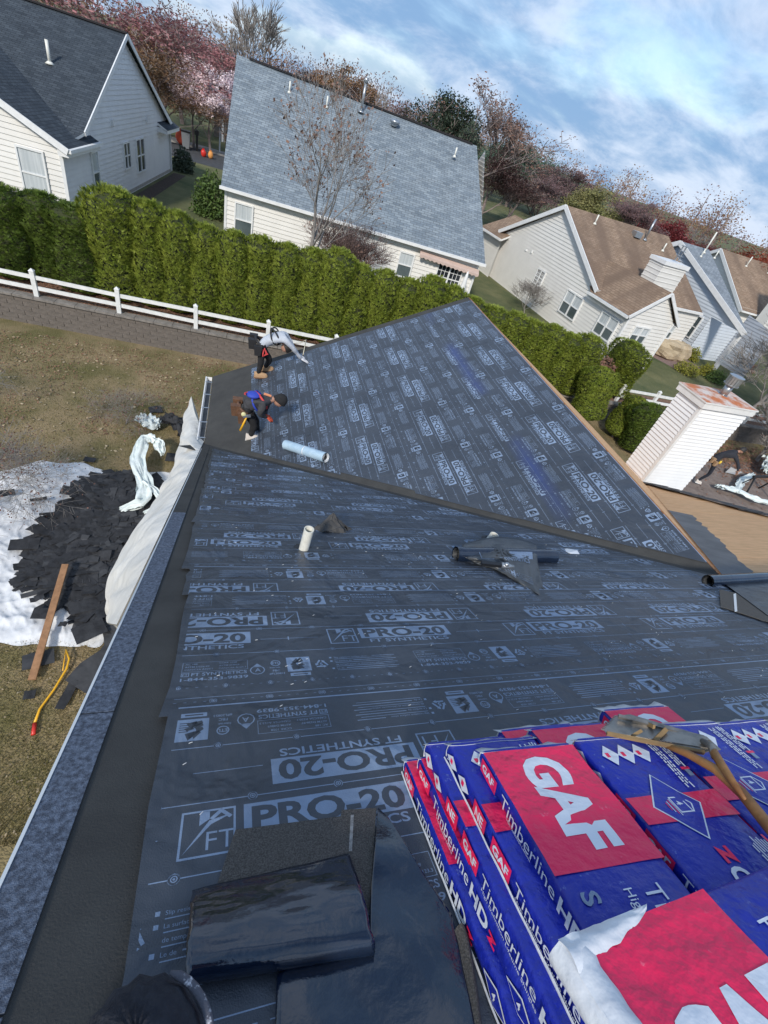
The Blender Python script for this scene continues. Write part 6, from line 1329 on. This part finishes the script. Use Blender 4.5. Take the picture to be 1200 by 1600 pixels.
# right-hand yard
crumple('plastic_film', 'big crumpled white plastic heap at the right edge of the yard', [(1196, 738, .2), (1212, 722, .3), (1245, 722, .4)], .8, M_plas, .2, 11)
crumple('plastic_film', 'loop of white plastic along the edge of the bare wood roof', [(1118, 760, 0), (1130, 763, .0), (1150, 768, .0), (1180, 782, .0), (1215, 790, .0)], .32, M_plas, .2, 12)
crumple('plastic_film', 'curved white plastic strip rising from the loop', [(1150, 770, 0), (1158, 752, .0), (1176, 742, .0)], .28, M_plas, .2, 13)
t = gthing('sawhorse', 'black folding sawhorse standing beside the white plastic loop', 'sawhorse', 1178, 768)
b0 = pz(1170, 768, .0); q = MB(); q.bar(b0 + Vector((-.6, 0, .8)), b0 + Vector((1.0, .2, .8)), .09, .09); q.build('beam', M_black, t)
for x in (-.45, .85):
    for y in (-.3, .3): q = MB(); q.bar(b0 + Vector((x, 0, .8)), b0 + Vector((x + .1 * (1 if x > 0 else -1), y, 0)), .05, .05); q.build('leg', M_black, t)
t = gthing('cardboard_sheet', 'grey board lying on the dirt in front of the crouching worker', 'board', 1150, 737); mb = MB(); mb.face([pz(1133, 738, .05), pz(1150, 742, .1), pz(1160, 738, .1), pz(1142, 730, .3)]); mb.build('board', mat('grey_board', (.4, .4, .4), .8), t, thick=.02)
# old roofing edge along the right rake
t = thing('roofing_scrap', 'ragged black roofing felt left along the far edge of the bare wood', 'scrap', (XE, 5, 5.5)); r_ = random.Random(3)
for i in range(22):
    y = 7.7 - i * .3; mb = MB(); q = [rA(XE - .30 + r_.uniform(-.2, .2), y * SL, .03 + r_.uniform(0, .05)), rA(XE + .22, y * SL, .02), rA(XE + .22, (y - .42) * SL, .04), rA(XE - .28 + r_.uniform(-.2, .2), (y - .5) * SL, .05)]; mb.face(q); mb.build('felt_piece', M_scrap2, t, thick=.008)
# boulder
t = thing('boulder', 'large tan split boulder on the patio beside the cream house', 'boulder', tuple(pz(1040, 553, ZU))); mb = MB(); c = pz(1040, 556, ZU) + Vector((0, 0, .5))
def bo(a, b):
    th, ph = a * pi, b * 2 * pi; d = Vector((sin(th) * cos(ph), sin(th) * sin(ph), cos(th))); k = 1 / max(abs(d.x) * .9, abs(d.y) * 1., abs(d.z) * 1.15, .75); return c + Vector((d.x * 1.15, d.y * .85, d.z * .62)) * k * (1 + .16 * n3(d * 2.2, 1.2, 4)) 
mb.grid(bo, 12, 18); mb.build('rock', mat('boulder_tan', (.52, .43, .30), .9, (.38, .30, .20), 1.6, .05, 5, detail=8), t)
# street side
t = thing('wheelie_bin', 'grey wheeled bin standing at the kerb across the street', 'bin', tuple(pz(290, 232, ZU))); c = pz(291, 233, ZU)
q = MB(); q.hexa([c + Vector((x * .28, y * .28, .08)) for x, y in ((-1, -1), (1, -1), (1, 1), (-1, 1))], [c + Vector((x * .36, y * .36, 1.25)) for x, y in ((-1, -1), (1, -1), (1, 1), (-1, 1))]); q.build('body', mat('bin_grey', (.16, .17, .18), .6), t); q = MB(); q.box(c + Vector((0, 0, 1.3)), (.8, .8, .1)); q.build('lid', M_black, t)
for x in (-.3, .3): q = MB(); q.tube([c + Vector((x - .05, -.25, .12)), c + Vector((x + .05, -.25, .12))], .12, 10); q.build('wheel', M_black, t)
for (u, v, hh_, m_, lb) in ((283, 226, 1.15, mat('orange_cloth', (.65, .09, .04), .8), 'orange red leaf bag piled beside the grey bin'), (318, 245, .6, MATS['red_paint'], 'small red lawn bag near the kerb'), (329, 248, .6, mat('orange_pumpkin', (.7, .3, .08), .7), 'small orange lawn bag right of the red one')):
    c = pz(u, v, ZU); t = thing('lawn_bag', lb, 'bag', tuple(c)); q = MB(); q.ellipsoid(c + Vector((0, 0, hh_ * .45)), (hh_ * .38, hh_ * .38, hh_ * .5), 10, 8, jit=.15); q.build('sack', m_, t, True); q = MB(); q.tube([c + Vector((0, 0, hh_ * .88)), c + Vector((0, 0, hh_ * 1.02))], [.03, .12], 7); q.build('tied_neck', m_, t)
c = pz(308, 236, ZU); t = thing('letterbox', 'dark letterbox on a post at the kerb', 'letterbox', tuple(c)); q = MB(); q.box(c + Vector((0, 0, .6)), (.18, .18, 1.2)); q.build('post', M_black, t); q = MB(); q.box(c + Vector((0, 0, 1.35)), (.35, .6, .32)); q.build('box', M_black, t)
c = pz(343, 238, ZU); t = thing('flagpole', 'thin white lamp pole near the pink trees', 'pole', tuple(c)); q = MB(); q.tube([c, c + Vector((0, 0, 4.6))], [.07, .05], 8); q.build('pole', M_trim, t); q = MB(); q.ellipsoid(c + Vector((0, 0, 4.7)), (.16, .16, .2), 8, 6); q.build('lantern', M_black, t)

# ------------------------------------------------------------------ PEOPLE
M_skin = mat('skin', (.42, .23, .16), .6, (.36, .19, .13), 20); M_hair = mat('hair_black', (.012, .010, .009), .6, (.03, .025, .022), 60, .003, 120)
def cloth(name, c, c2=None, b=.008): return mat(name, c, .9, c2 or tuple(x * .6 for x in c), 9, b, 22, contrast=(.3, .7))
def body(parent, J, B, mats):
    """one continuous skinned figure: J joint -> (position, radius), B bones (a, b, material index); regions take the clothing of the nearest bone"""
    names = list(J); idx = {n: i for i, n in enumerate(names)}; me = bpy.data.meshes.new('body'); me.from_pydata([tuple(J[n][0]) for n in names], [(idx[a], idx[b]) for a, b, _ in B], [])
    o = bpy.data.objects.new('body', me); COL.objects.link(o); sk = o.modifiers.new('s', 'SKIN'); 
    for i, n in enumerate(names):
        r_ = J[n][1]; r_ = r_ if isinstance(r_, tuple) else (r_, r_); me.skin_vertices[0].data[i].radius = r_; me.skin_vertices[0].data[i].use_root = (n == 'pelvis')
    sk.use_smooth_shade = True; sb = o.modifiers.new('b', 'SUBSURF'); sb.levels = 2; sb.render_levels = 2
    dg = bpy.context.evaluated_depsgraph_get(); dg.update(); m2_ = bpy.data.meshes.new_from_object(o.evaluated_get(dg)); bpy.data.objects.remove(o)
    m2_.materials.clear()
    for m in mats: m2_.materials.append(m)
    seg = [(Vector(J[a][0]), Vector(J[b][0]), mi) for a, b, mi in B]
    for p in m2_.polygons:
        c = p.center; best = None
        for a, b, mi in seg:
            ab = b - a; t = max(0, min(1, (c - a).dot(ab) / max(1e-9, ab.length_squared))); dd = (a + ab * t - c).length
            if best is None or dd < best[0]: best = (dd, mi)
        p.material_index = best[1]; p.use_smooth = True
    for v in m2_.vertices: v.co += v.normal * (.010 * n3(v.co, 9) + .006 * n3(v.co, 21))
    o = bpy.data.objects.new('body', m2_); link(o, parent); o.matrix_parent_inverse = Matrix.Translation(parent.location).inverted(); return o
def hand(parent, w, d, upn, r, m, name='glove', curl=.5, side=1):
    """palm and five fingers, w wrist, d pointing direction, upn back of the hand"""
    d = d.normalized(); s_ = d.cross(upn).normalized(); n = s_.cross(d).normalized(); q = MB(); k = r / .045
    q.ellipsoid(w + d * .045 * k, (.048 * k, .048 * k, .048 * k), 10, 7, 0, Matrix((( d.x, s_.x * .85, n.x * .4), (d.y, s_.y * .85, n.y * .4), (d.z, s_.z * .85, n.z * .4))))
    for i, (off, ln) in enumerate(((-.032, .066), (-.011, .078), (.011, .074), (.032, .058))):
        a = w + d * .082 * k + s_ * off * k; b = a + (d - n * curl * .3).normalized() * ln * .45 * k; c = b + (d - n * curl).normalized() * ln * .35 * k; e = c + (d * .6 - n * curl * 1.3).normalized() * ln * .28 * k; q.tube([a - d * .02 * k, a, b, c, e], [.009 * k, .0105 * k, .0100 * k, .009 * k, .006 * k], 7)
    a = w + d * .03 * k - s_ * .038 * k * side; q.tube([a, a + (d * .6 - s_ * side * .7).normalized() * .035 * k, a + (d * .9 - s_ * side * .4 - n * curl * .4).normalized() * .065 * k], [.013 * k, .012 * k, .008 * k], 7)
    return q.build(name, m, parent, True)
def head(parent, c, f, upv, r=.098, skin=None, hair=None, cap=None):
    """head with nose, ears, eyes, mouth; f where the face looks; hair or knitted cap as children"""
    f = f.normalized(); s_ = f.cross(upv).normalized(); u_ = s_.cross(f).normalized(); Mx = Matrix(((s_.x, f.x, u_.x), (s_.y, f.y, u_.y), (s_.z, f.z, u_.z)))
    q = MB(); q.ellipsoid(c, (r * .80, r * .95, r * 1.18), 18, 14, 0, Mx); q.ellipsoid(c + f * r * .38 - u_ * r * .62, (r * .5, r * .45, r * .42), 12, 8, 0, Mx); q.tube([c + f * r * .86 + u_ * r * .15, c + f * r * 1.14 - u_ * r * .12, c + f * r * .92 - u_ * r * .2], [r * .09, r * .14, r * .08], 8)
    for sg in (-1, 1): q.ellipsoid(c + s_ * sg * r * .80 - u_ * r * .05, (r * .1, r * .2, r * .28), 8, 6, 0, Mx)
    o = q.build('head', skin or M_skin, parent, True)
    q = MB()
    for sg in (-1, 1): q.ellipsoid(c + s_ * sg * r * .32 + f * r * .86 + u_ * r * .12, (r * .12, r * .08, r * .07), 8, 6, 0, Mx)
    q.build('eyes', M_black, parent); q = MB(); q.ellipsoid(c + f * r * .86 - u_ * r * .5, (r * .26, r * .07, r * .05), 8, 5, 0, Mx); q.build('mouth', mat('lips', (.30, .11, .09), .6), parent)
    if hair or cap:
        q = MB()
        def fn(a, b):
            th = a * pi * (.56 if cap else .58); ph = b * 2 * pi; d = Vector((sin(th) * cos(ph), sin(th) * sin(ph), cos(th))); k = 1.08 + (.03 * sin(ph * 14) if cap else .05 * n3(d * 5)); back = (1 + .12 * max(0, -d.y)); return c + Mx @ Vector((d.x * r * .86 * k, d.y * r * 1.02 * k * back, d.z * r * 1.22 * k - (r * .25 * max(0, -d.y) if a > .6 else 0)))
        q.grid(fn, 14, 30); q.build('knit_cap' if cap else 'hair', cap or hair, parent, True)
        if cap: q = MB(); q.tube([fn(.9, b / 24) for b in range(25)], r * .1, 7, 0, False); q.build('cap_brim', cap, parent, True)
    return o
def boot(parent, a, d, m, ms, L_=.27):
    """shoe with sole, a heel point on the ground, d toe direction"""
    d = d.normalized(); s_ = d.cross(Vector((0, 0, 1))).normalized(); q = MB()
    def fn(t, b):
        w_ = .045 + .012 * sin(t * pi * .9) ; hh_ = .10 * (1 - t) ** .5 * .9 + .045 if t < .95 else .03; ph = b * pi; return a + d * (t * L_ - .03) + s_ * cos(ph) * w_ * (1 if t < .85 else sqrt(max(0, 1 - ((t - .85) / .16) ** 2))) + Vector((0, 0, .022 + sin(ph) * hh_))
    q.grid(fn, 12, 10); o = q.build('boot', m, parent, True); q = MB(); P_ = [a + d * (t * L_ - .035) + s_ * sg * (.047 + .012 * sin(t * pi * .9)) * (1 if t < .85 else .7) for sg, ts in ((1, (0, .3, .6, .85, 1)), (-1, (1, .85, .6, .3, 0))) for t in ts]; q.hexa(P_, [p + Vector((0, 0, .028)) for p in P_]); q.build('sole', ms, o)
    return o
def Vz(a, k=0.): return Vector((0, 0, k))
def person(label, loc, J, B, mats): t = thing('person', label, 'person', tuple(loc)); body(t, J, B, mats); return t
M_jean = cloth('trousers_black', (.020, .020, .022)); M_grey = cloth('jumper_charcoal', (.060, .060, .066)); M_shirt = cloth('shirt_white_grey', (.52, .55, .60), (.42, .45, .50)); M_navy = cloth('shirt_navy', (.030, .032, .042)); M_leather = mat('leather_brown', (.17, .085, .045), .7, (.09, .045, .025), 14, .004, 30)
M_tan = mat('suede_tan', (.42, .27, .15), .85, (.33, .20, .11), 18); M_shoe = mat('shoe_cream', (.62, .56, .50), .8, (.5, .45, .4), 18); M_strap = mat('harness_blue', (.03, .06, .40), .7); M_strapr = mat('harness_red', (.60, .06, .06), .7); M_orange = mat('glove_orange', (.62, .10, .04), .7, (.45, .06, .03), 12); M_belt = mat('webbing_black', (.02, .02, .022), .7)
BONES = [('pelvis', 'belly', 1), ('belly', 'chest', 1), ('chest', 'neck', 1), ('neck', 'skull', 2), ('pelvis', 'hipL', 0), ('hipL', 'kneeL', 0), ('kneeL', 'ankL', 0), ('pelvis', 'hipR', 0), ('hipR', 'kneeR', 0), ('kneeR', 'ankR', 0), ('chest', 'shL', 1), ('shL', 'elL', 1), ('elL', 'wrL', 1), ('chest', 'shR', 1), ('shR', 'elR', 1), ('elR', 'wrR', 1)]
RAD = dict(pelvis=.135, belly=.135, chest=.15, neck=.06, skull=.06, hipL=.10, hipR=.10, kneeL=.072, kneeR=.072, ankL=.050, ankR=.050, shL=.078, shR=.078, elL=.055, elR=.055, wrL=.038, wrR=.038)
def figure(label, px, y0, dirn, mats, yo):
    """joints read off a vertical plane through the feet; yo pushes left/right limbs apart across that plane"""
    a = Vector((y0[0], y0[1], 0)); b = a + Vector((dirn[0], dirn[1], 0)); n = Vector((-dirn[1], dirn[0], 0)).normalized(); J = {}
    for k, (u, v) in px.items():
        o_ = yo.get(k, (0 if k[-1] not in 'LR' else (.10 if k[-1] == 'L' else -.10))); J[k] = (pv(u, v, a + n * o_, b + n * o_), RAD[k])
    return person(label, (y0[0], y0[1], min(J['ankL'][0].z, J['ankR'][0].z) - .08), J, BONES, mats), {k: v[0] for k, v in J.items()}, n
# worker in the charcoal jumper
f0_ = pB(392, 683)
px2 = dict(pelvis=(381, 641), belly=(389, 632), chest=(408, 625), neck=(424, 624), skull=(432, 623), hipL=(386, 642), hipR=(388, 646), kneeL=(400, 656), kneeR=(398, 664), ankL=(401, 674), ankR=(391, 681), shL=(419, 624), shR=(412, 631), elL=(414, 643), elR=(405, 647), wrL=(415, 648), wrR=(416, 652))
t2, J2, nn2 = figure('worker in charcoal jumper and black knit cap bending over on the roof', px2, f0_, (1, 0), [M_jean, M_grey, M_skin], {'hipL': .09, 'hipR': -.09, 'kneeL': .12, 'kneeR': -.10, 'ankL': .20, 'ankR': -.02, 'shL': .19, 'shR': -.19, 'elL': .20, 'elR': -.22, 'wrL': .06, 'wrR': -.06})
xd = Vector((1, 0, 0))
head(t2, J2['skull'] + Vector((.07, 0, -.03)), Vector((.75, -.1, -.65)), Vector((.65, 0, .75)), .105, cap=mat('knit_black', (.012, .012, .013), .95, (.022, .022, .024), 60, .004, 90))
hand(t2, J2['wrL'], Vector((.8, -.3, -.4)), Vector((0, .2, 1)), .05, M_orange); hand(t2, J2['wrR'], Vector((.8, .3, -.4)), Vector((0, -.2, 1)), .05, M_orange, side=-1)
boot(t2, J2['ankR'] + Vector((-.05, 0, -.10)), Vector((1, -.1, .15)), M_shoe, M_trim); boot(t2, J2['ankL'] + Vector((-.05, 0, -.10)), Vector((1, .1, .15)), M_shoe, M_trim)
def ring_about(c, ax, r1, r2, thick, m, name, parent, a0=0., a1=2 * pi, n=28):
    ax = ax.normalized(); x = ax.orthogonal().normalized(); y = ax.cross(x); q = MB(); q.tube([c + x * cos(a0 + (a1 - a0) * k / n) * r1 + y * sin(a0 + (a1 - a0) * k / n) * r2 for k in range(n + 1)], thick, 6); return q.build(name, m, parent, True)
def tool_belt(t, J, m, sgn=1):
    ax = (J['belly'] - J['pelvis']).normalized(); c = J['pelvis'] + ax * .05; b_ = ring_about(c, ax, .155, .155, .028, m, 'tool_belt', t)
    for k, off in enumerate((Vector((-.05, -.19, -.06)), Vector((-.17, -.08, .02)), Vector((-.14, .12, .04)))):
        q = MB(); q.hexa([c + off + Vector((x * .06, y * .035, -.13)) for x, y in ((-1, -1), (1, -1), (1, 1), (-1, 1))], [c + off + Vector((x * .085, y * .055, .08)) for x, y in ((-1, -1), (1, -1), (1, 1), (-1, 1))]); q.build('pouch', m, b_)
    return c
c = tool_belt(t2, J2, M_leather)
sp_ = (J2['chest'] - J2['belly']).normalized()
for k, (m_, r_) in enumerate(((M_strap, .175), (M_strapr, .168))): ring_about(J2['chest'] + sp_ * (-.06 + .05 * k), sp_ + Vector((0, .5 if k else -.4, 0)), r_, r_, .020, m_, 'harness_strap', t2)
q = MB()
for k in range(9): a = k / 8 * pi; b2_ = (k + 1) / 8 * pi; q.bar(J2['chest'] + Vector((-.16 + .13 * cos(a), .10 * sin(a) - .12, .155 - .02 * sin(a))), J2['chest'] + Vector((-.16 + .13 * cos(b2_), .10 * sin(b2_) - .12, .155 - .02 * sin(b2_))), .02, .02)
q.build('back_pad', M_strapr, t2); q = MB(); q.ellipsoid(J2['chest'] + Vector((-.14, -.06, .12)), (.13, .11, .05), 12, 8); q.build('back_pad', M_strap, t2, True)
q = MB(); q.tube([J2['chest'] + Vector((.04, -.05, .16)), J2['chest'] + Vector((.16, -.03, .12))], .022, 8); q.build('harness_strap', mat('strap_orange', (.75, .30, .15), .7), t2)
t = thing('hammer', 'hammer with yellow handle hanging from the tool belt of the worker in charcoal', 'hammer', tuple(c + Vector((-.02, -.24, -.12)))); q = MB(); q.tube([c + Vector((.02, -.26, -.02)), c + Vector((-.07, -.27, -.30))], [.014, .022], 8); q.build('handle', MATS['yellow_paint'], t, True); q = MB(); q.bar(c + Vector((-.04, -.26, -.01)), c + Vector((.09, -.26, .02)), .04, .035); q.build('head', M_galv, t)
q = MB(); q.ellipsoid(c + Vector((-.03, -.24, .02)), (.045, .03, .045), 10, 8); q.build('tape_measure', mat('tape_yellow', (.62, .58, .30), .5), t2, True)
# worker in the white shirt
f1_ = pB(410, 590)
px1 = dict(pelvis=(404, 538), belly=(414, 531), chest=(432, 525), neck=(443, 532), skull=(446, 540), hipL=(410, 546), hipR=(407, 545), kneeL=(422, 562), kneeR=(408, 564), ankL=(414, 574), ankR=(404, 584), shL=(447, 524), shR=(444, 529), elL=(456, 540), elR=(457, 543), wrL=(466, 555), wrR=(470, 560))
t1, J1, nn1 = figure('worker in pale long sleeved shirt leaning on one hand at the roof edge', px1, f1_, (1, 0), [M_jean, M_shirt, M_skin], {'hipL': .09, 'hipR': -.09, 'kneeL': .14, 'kneeR': -.10, 'ankL': .22, 'ankR': -.02, 'shL': .17, 'shR': -.16, 'elL': .20, 'elR': -.14, 'wrL': .12, 'wrR': -.04})
head(t1, J1['skull'] + Vector((.03, 0, -.04)), Vector((.35, -.1, -.95)), Vector((.95, 0, .35)), .10, hair=M_hair)
M_gl = mat('glove_white', (.62, .62, .64), .8, (.5, .5, .52), 20)
hand(t1, J1['wrR'], Vector((1, -.1, -.35)), Vector((.1, 0, 1)), .055, M_gl, curl=.15); hand(t1, J1['wrL'], Vector((1, .2, -.35)), Vector((.1, 0, 1)), .05, M_gl, curl=.15, side=-1)
boot(t1, J1['ankR'] + Vector((-.06, 0, -.10)), Vector((1, -.15, .2)), M_tan, M_leather, .29); boot(t1, J1['ankL'] + Vector((-.06, 0, -.10)), Vector((1, 0, .2)), M_tan, M_leather, .29)
c = tool_belt(t1, J1, M_belt); sp_ = (J1['chest'] - J1['belly']).normalized()
for k, yy in enumerate((-.5, .4)): ring_about(J1['chest'] - sp_ * .02, sp_ + Vector((0, yy, 0)), .172, .172, .017, M_belt, 'harness_strap', t1)
q = MB()
for k in range(3): q.tube([c + Vector((.08 + .03 * k, -.17, -.02 - .05 * k)), c + Vector((.12 + .02 * k, -.20, -.12)), c + Vector((.06, -.19, -.2)), c + Vector((.05 + .01 * k, -.17, -.05))], .012, 6)
q.build('red_rope', M_strapr, t1, True)
t = thing('safety_rope', 'thin pale rope trailing from the worker in the pale shirt', 'rope', tuple(f1_)); q = MB(); q.tube([c + Vector((.1, .1, -.1)), pB(470, 546) + Vector((0, .1, .12)), pB(478, 540) + Vector((0, .1, .1)), pB(474, 556) + NB * .02], .010, 6); q.build('rope', mat('rope', (.6, .55, .42), .9), t, True)
# worker on the ground at the right
f3_ = pz(1090, 757, 0)
px3 = dict(pelvis=(1115, 719), belly=(1124, 712), chest=(1142, 708), neck=(1153, 706), skull=(1158, 704), hipL=(1110, 716), hipR=(1117, 726), kneeL=(1100, 712), kneeR=(1108, 741), ankL=(1085, 722), ankR=(1090, 751), shL=(1148, 706), shR=(1148, 713), elL=(1153, 722), elR=(1153, 725), wrL=(1156, 733), wrR=(1153, 736))
t3, J3, nn3 = figure('worker in dark clothes bending over in the yard behind the chimney', px3, f3_, (.86, -.5), [cloth('jeans_dark', (.018, .022, .035)), M_navy, M_skin], {})
head(t3, J3['skull'] + Vector((.06, 0, .02)), Vector((.8, -.3, -.5)), Vector((.5, 0, .8)), .11, hair=M_hair); hand(t3, J3['wrR'], Vector((.3, -.2, -1)), Vector((1, 0, 0)), .05, M_skin, 'hand'); hand(t3, J3['wrL'], Vector((.3, .2, -1)), Vector((1, 0, 0)), .05, M_skin, 'hand', side=-1)
boot(t3, J3['ankR'] + Vector((-.05, 0, -.08)), Vector((.8, -.4, 0)), M_shoe, M_trim); boot(t3, J3['ankL'] + Vector((-.05, 0, -.08)), Vector((.8, -.4, 0)), M_belt, M_trim)
c = tool_belt(t3, J3, M_tan); q = MB(); q.ellipsoid(c + Vector((.05, -.24, .03)), (.06, .04, .08), 8, 6); q.build('pouch', mat('pouch_yellow', (.75, .5, .05), .6), t3, True)
# person crouching right below the camera: only the knit cap comes into the picture
hc = pd(214, 1700, 1.12); gx, gs = hc.x, (hc.y) * SL
J4 = {k: (hc + Vector(v), RAD[k]) for k, v in dict(pelvis=(-.05, -.34, -.50), belly=(-.04, -.28, -.36), chest=(-.02, -.16, -.26), neck=(0, -.06, -.14), skull=(0, -.02, -.05), hipL=(-.15, -.34, -.52), hipR=(.06, -.34, -.52), kneeL=(-.20, -.12, -.46), kneeR=(.10, -.12, -.46), ankL=(-.20, -.16, -.66), ankR=(.10, -.16, -.66), shL=(-.19, -.14, -.22), shR=(.16, -.14, -.22), elL=(-.26, -.22, -.34), elR=(.22, -.22, -.34), wrL=(-.22, -.22, -.46), wrR=(.16, -.22, -.46)).items()}
t4 = person('dark knit cap with white patterned band, worn by someone just below the camera', hc - Vector((0, .15, .75)), J4, BONES, [M_jean, M_navy, M_skin])
M_knit = mat('cap_navy_knit', (.014, .015, .022), .95, (.030, .032, .042), 40, .006, 70); head(t4, hc, Vector((-.2, .9, -.35)), Vector((0, .35, .95)), .104, cap=M_knit)
q = MB(); q.tube([hc + Vector((cos(a) * .098, .018 + sin(a) * .098, .060)) for a in [radians(-20 + 9 * k) for k in range(11)]], [.003] + [.0065] * 9 + [.003], 8); q.build('cap_band', mat('cap_band_white', (.62, .62, .66), .9, (.10, .10, .12), 70, .004, 80, contrast=(.30, .42)), t4, True)
for s_ in (-1, 1): hand(t4, J4['wrL' if s_ < 0 else 'wrR'][0], Vector((.2 * -s_, .5, -.8)), Vector((0, 1, .2)), .045, M_skin, 'hand', side=s_); boot(t4, J4['ankL' if s_ < 0 else 'ankR'][0] + Vector((0, -.04, -.09)), Vector((0, 1, -.3)), M_belt, M_trim)
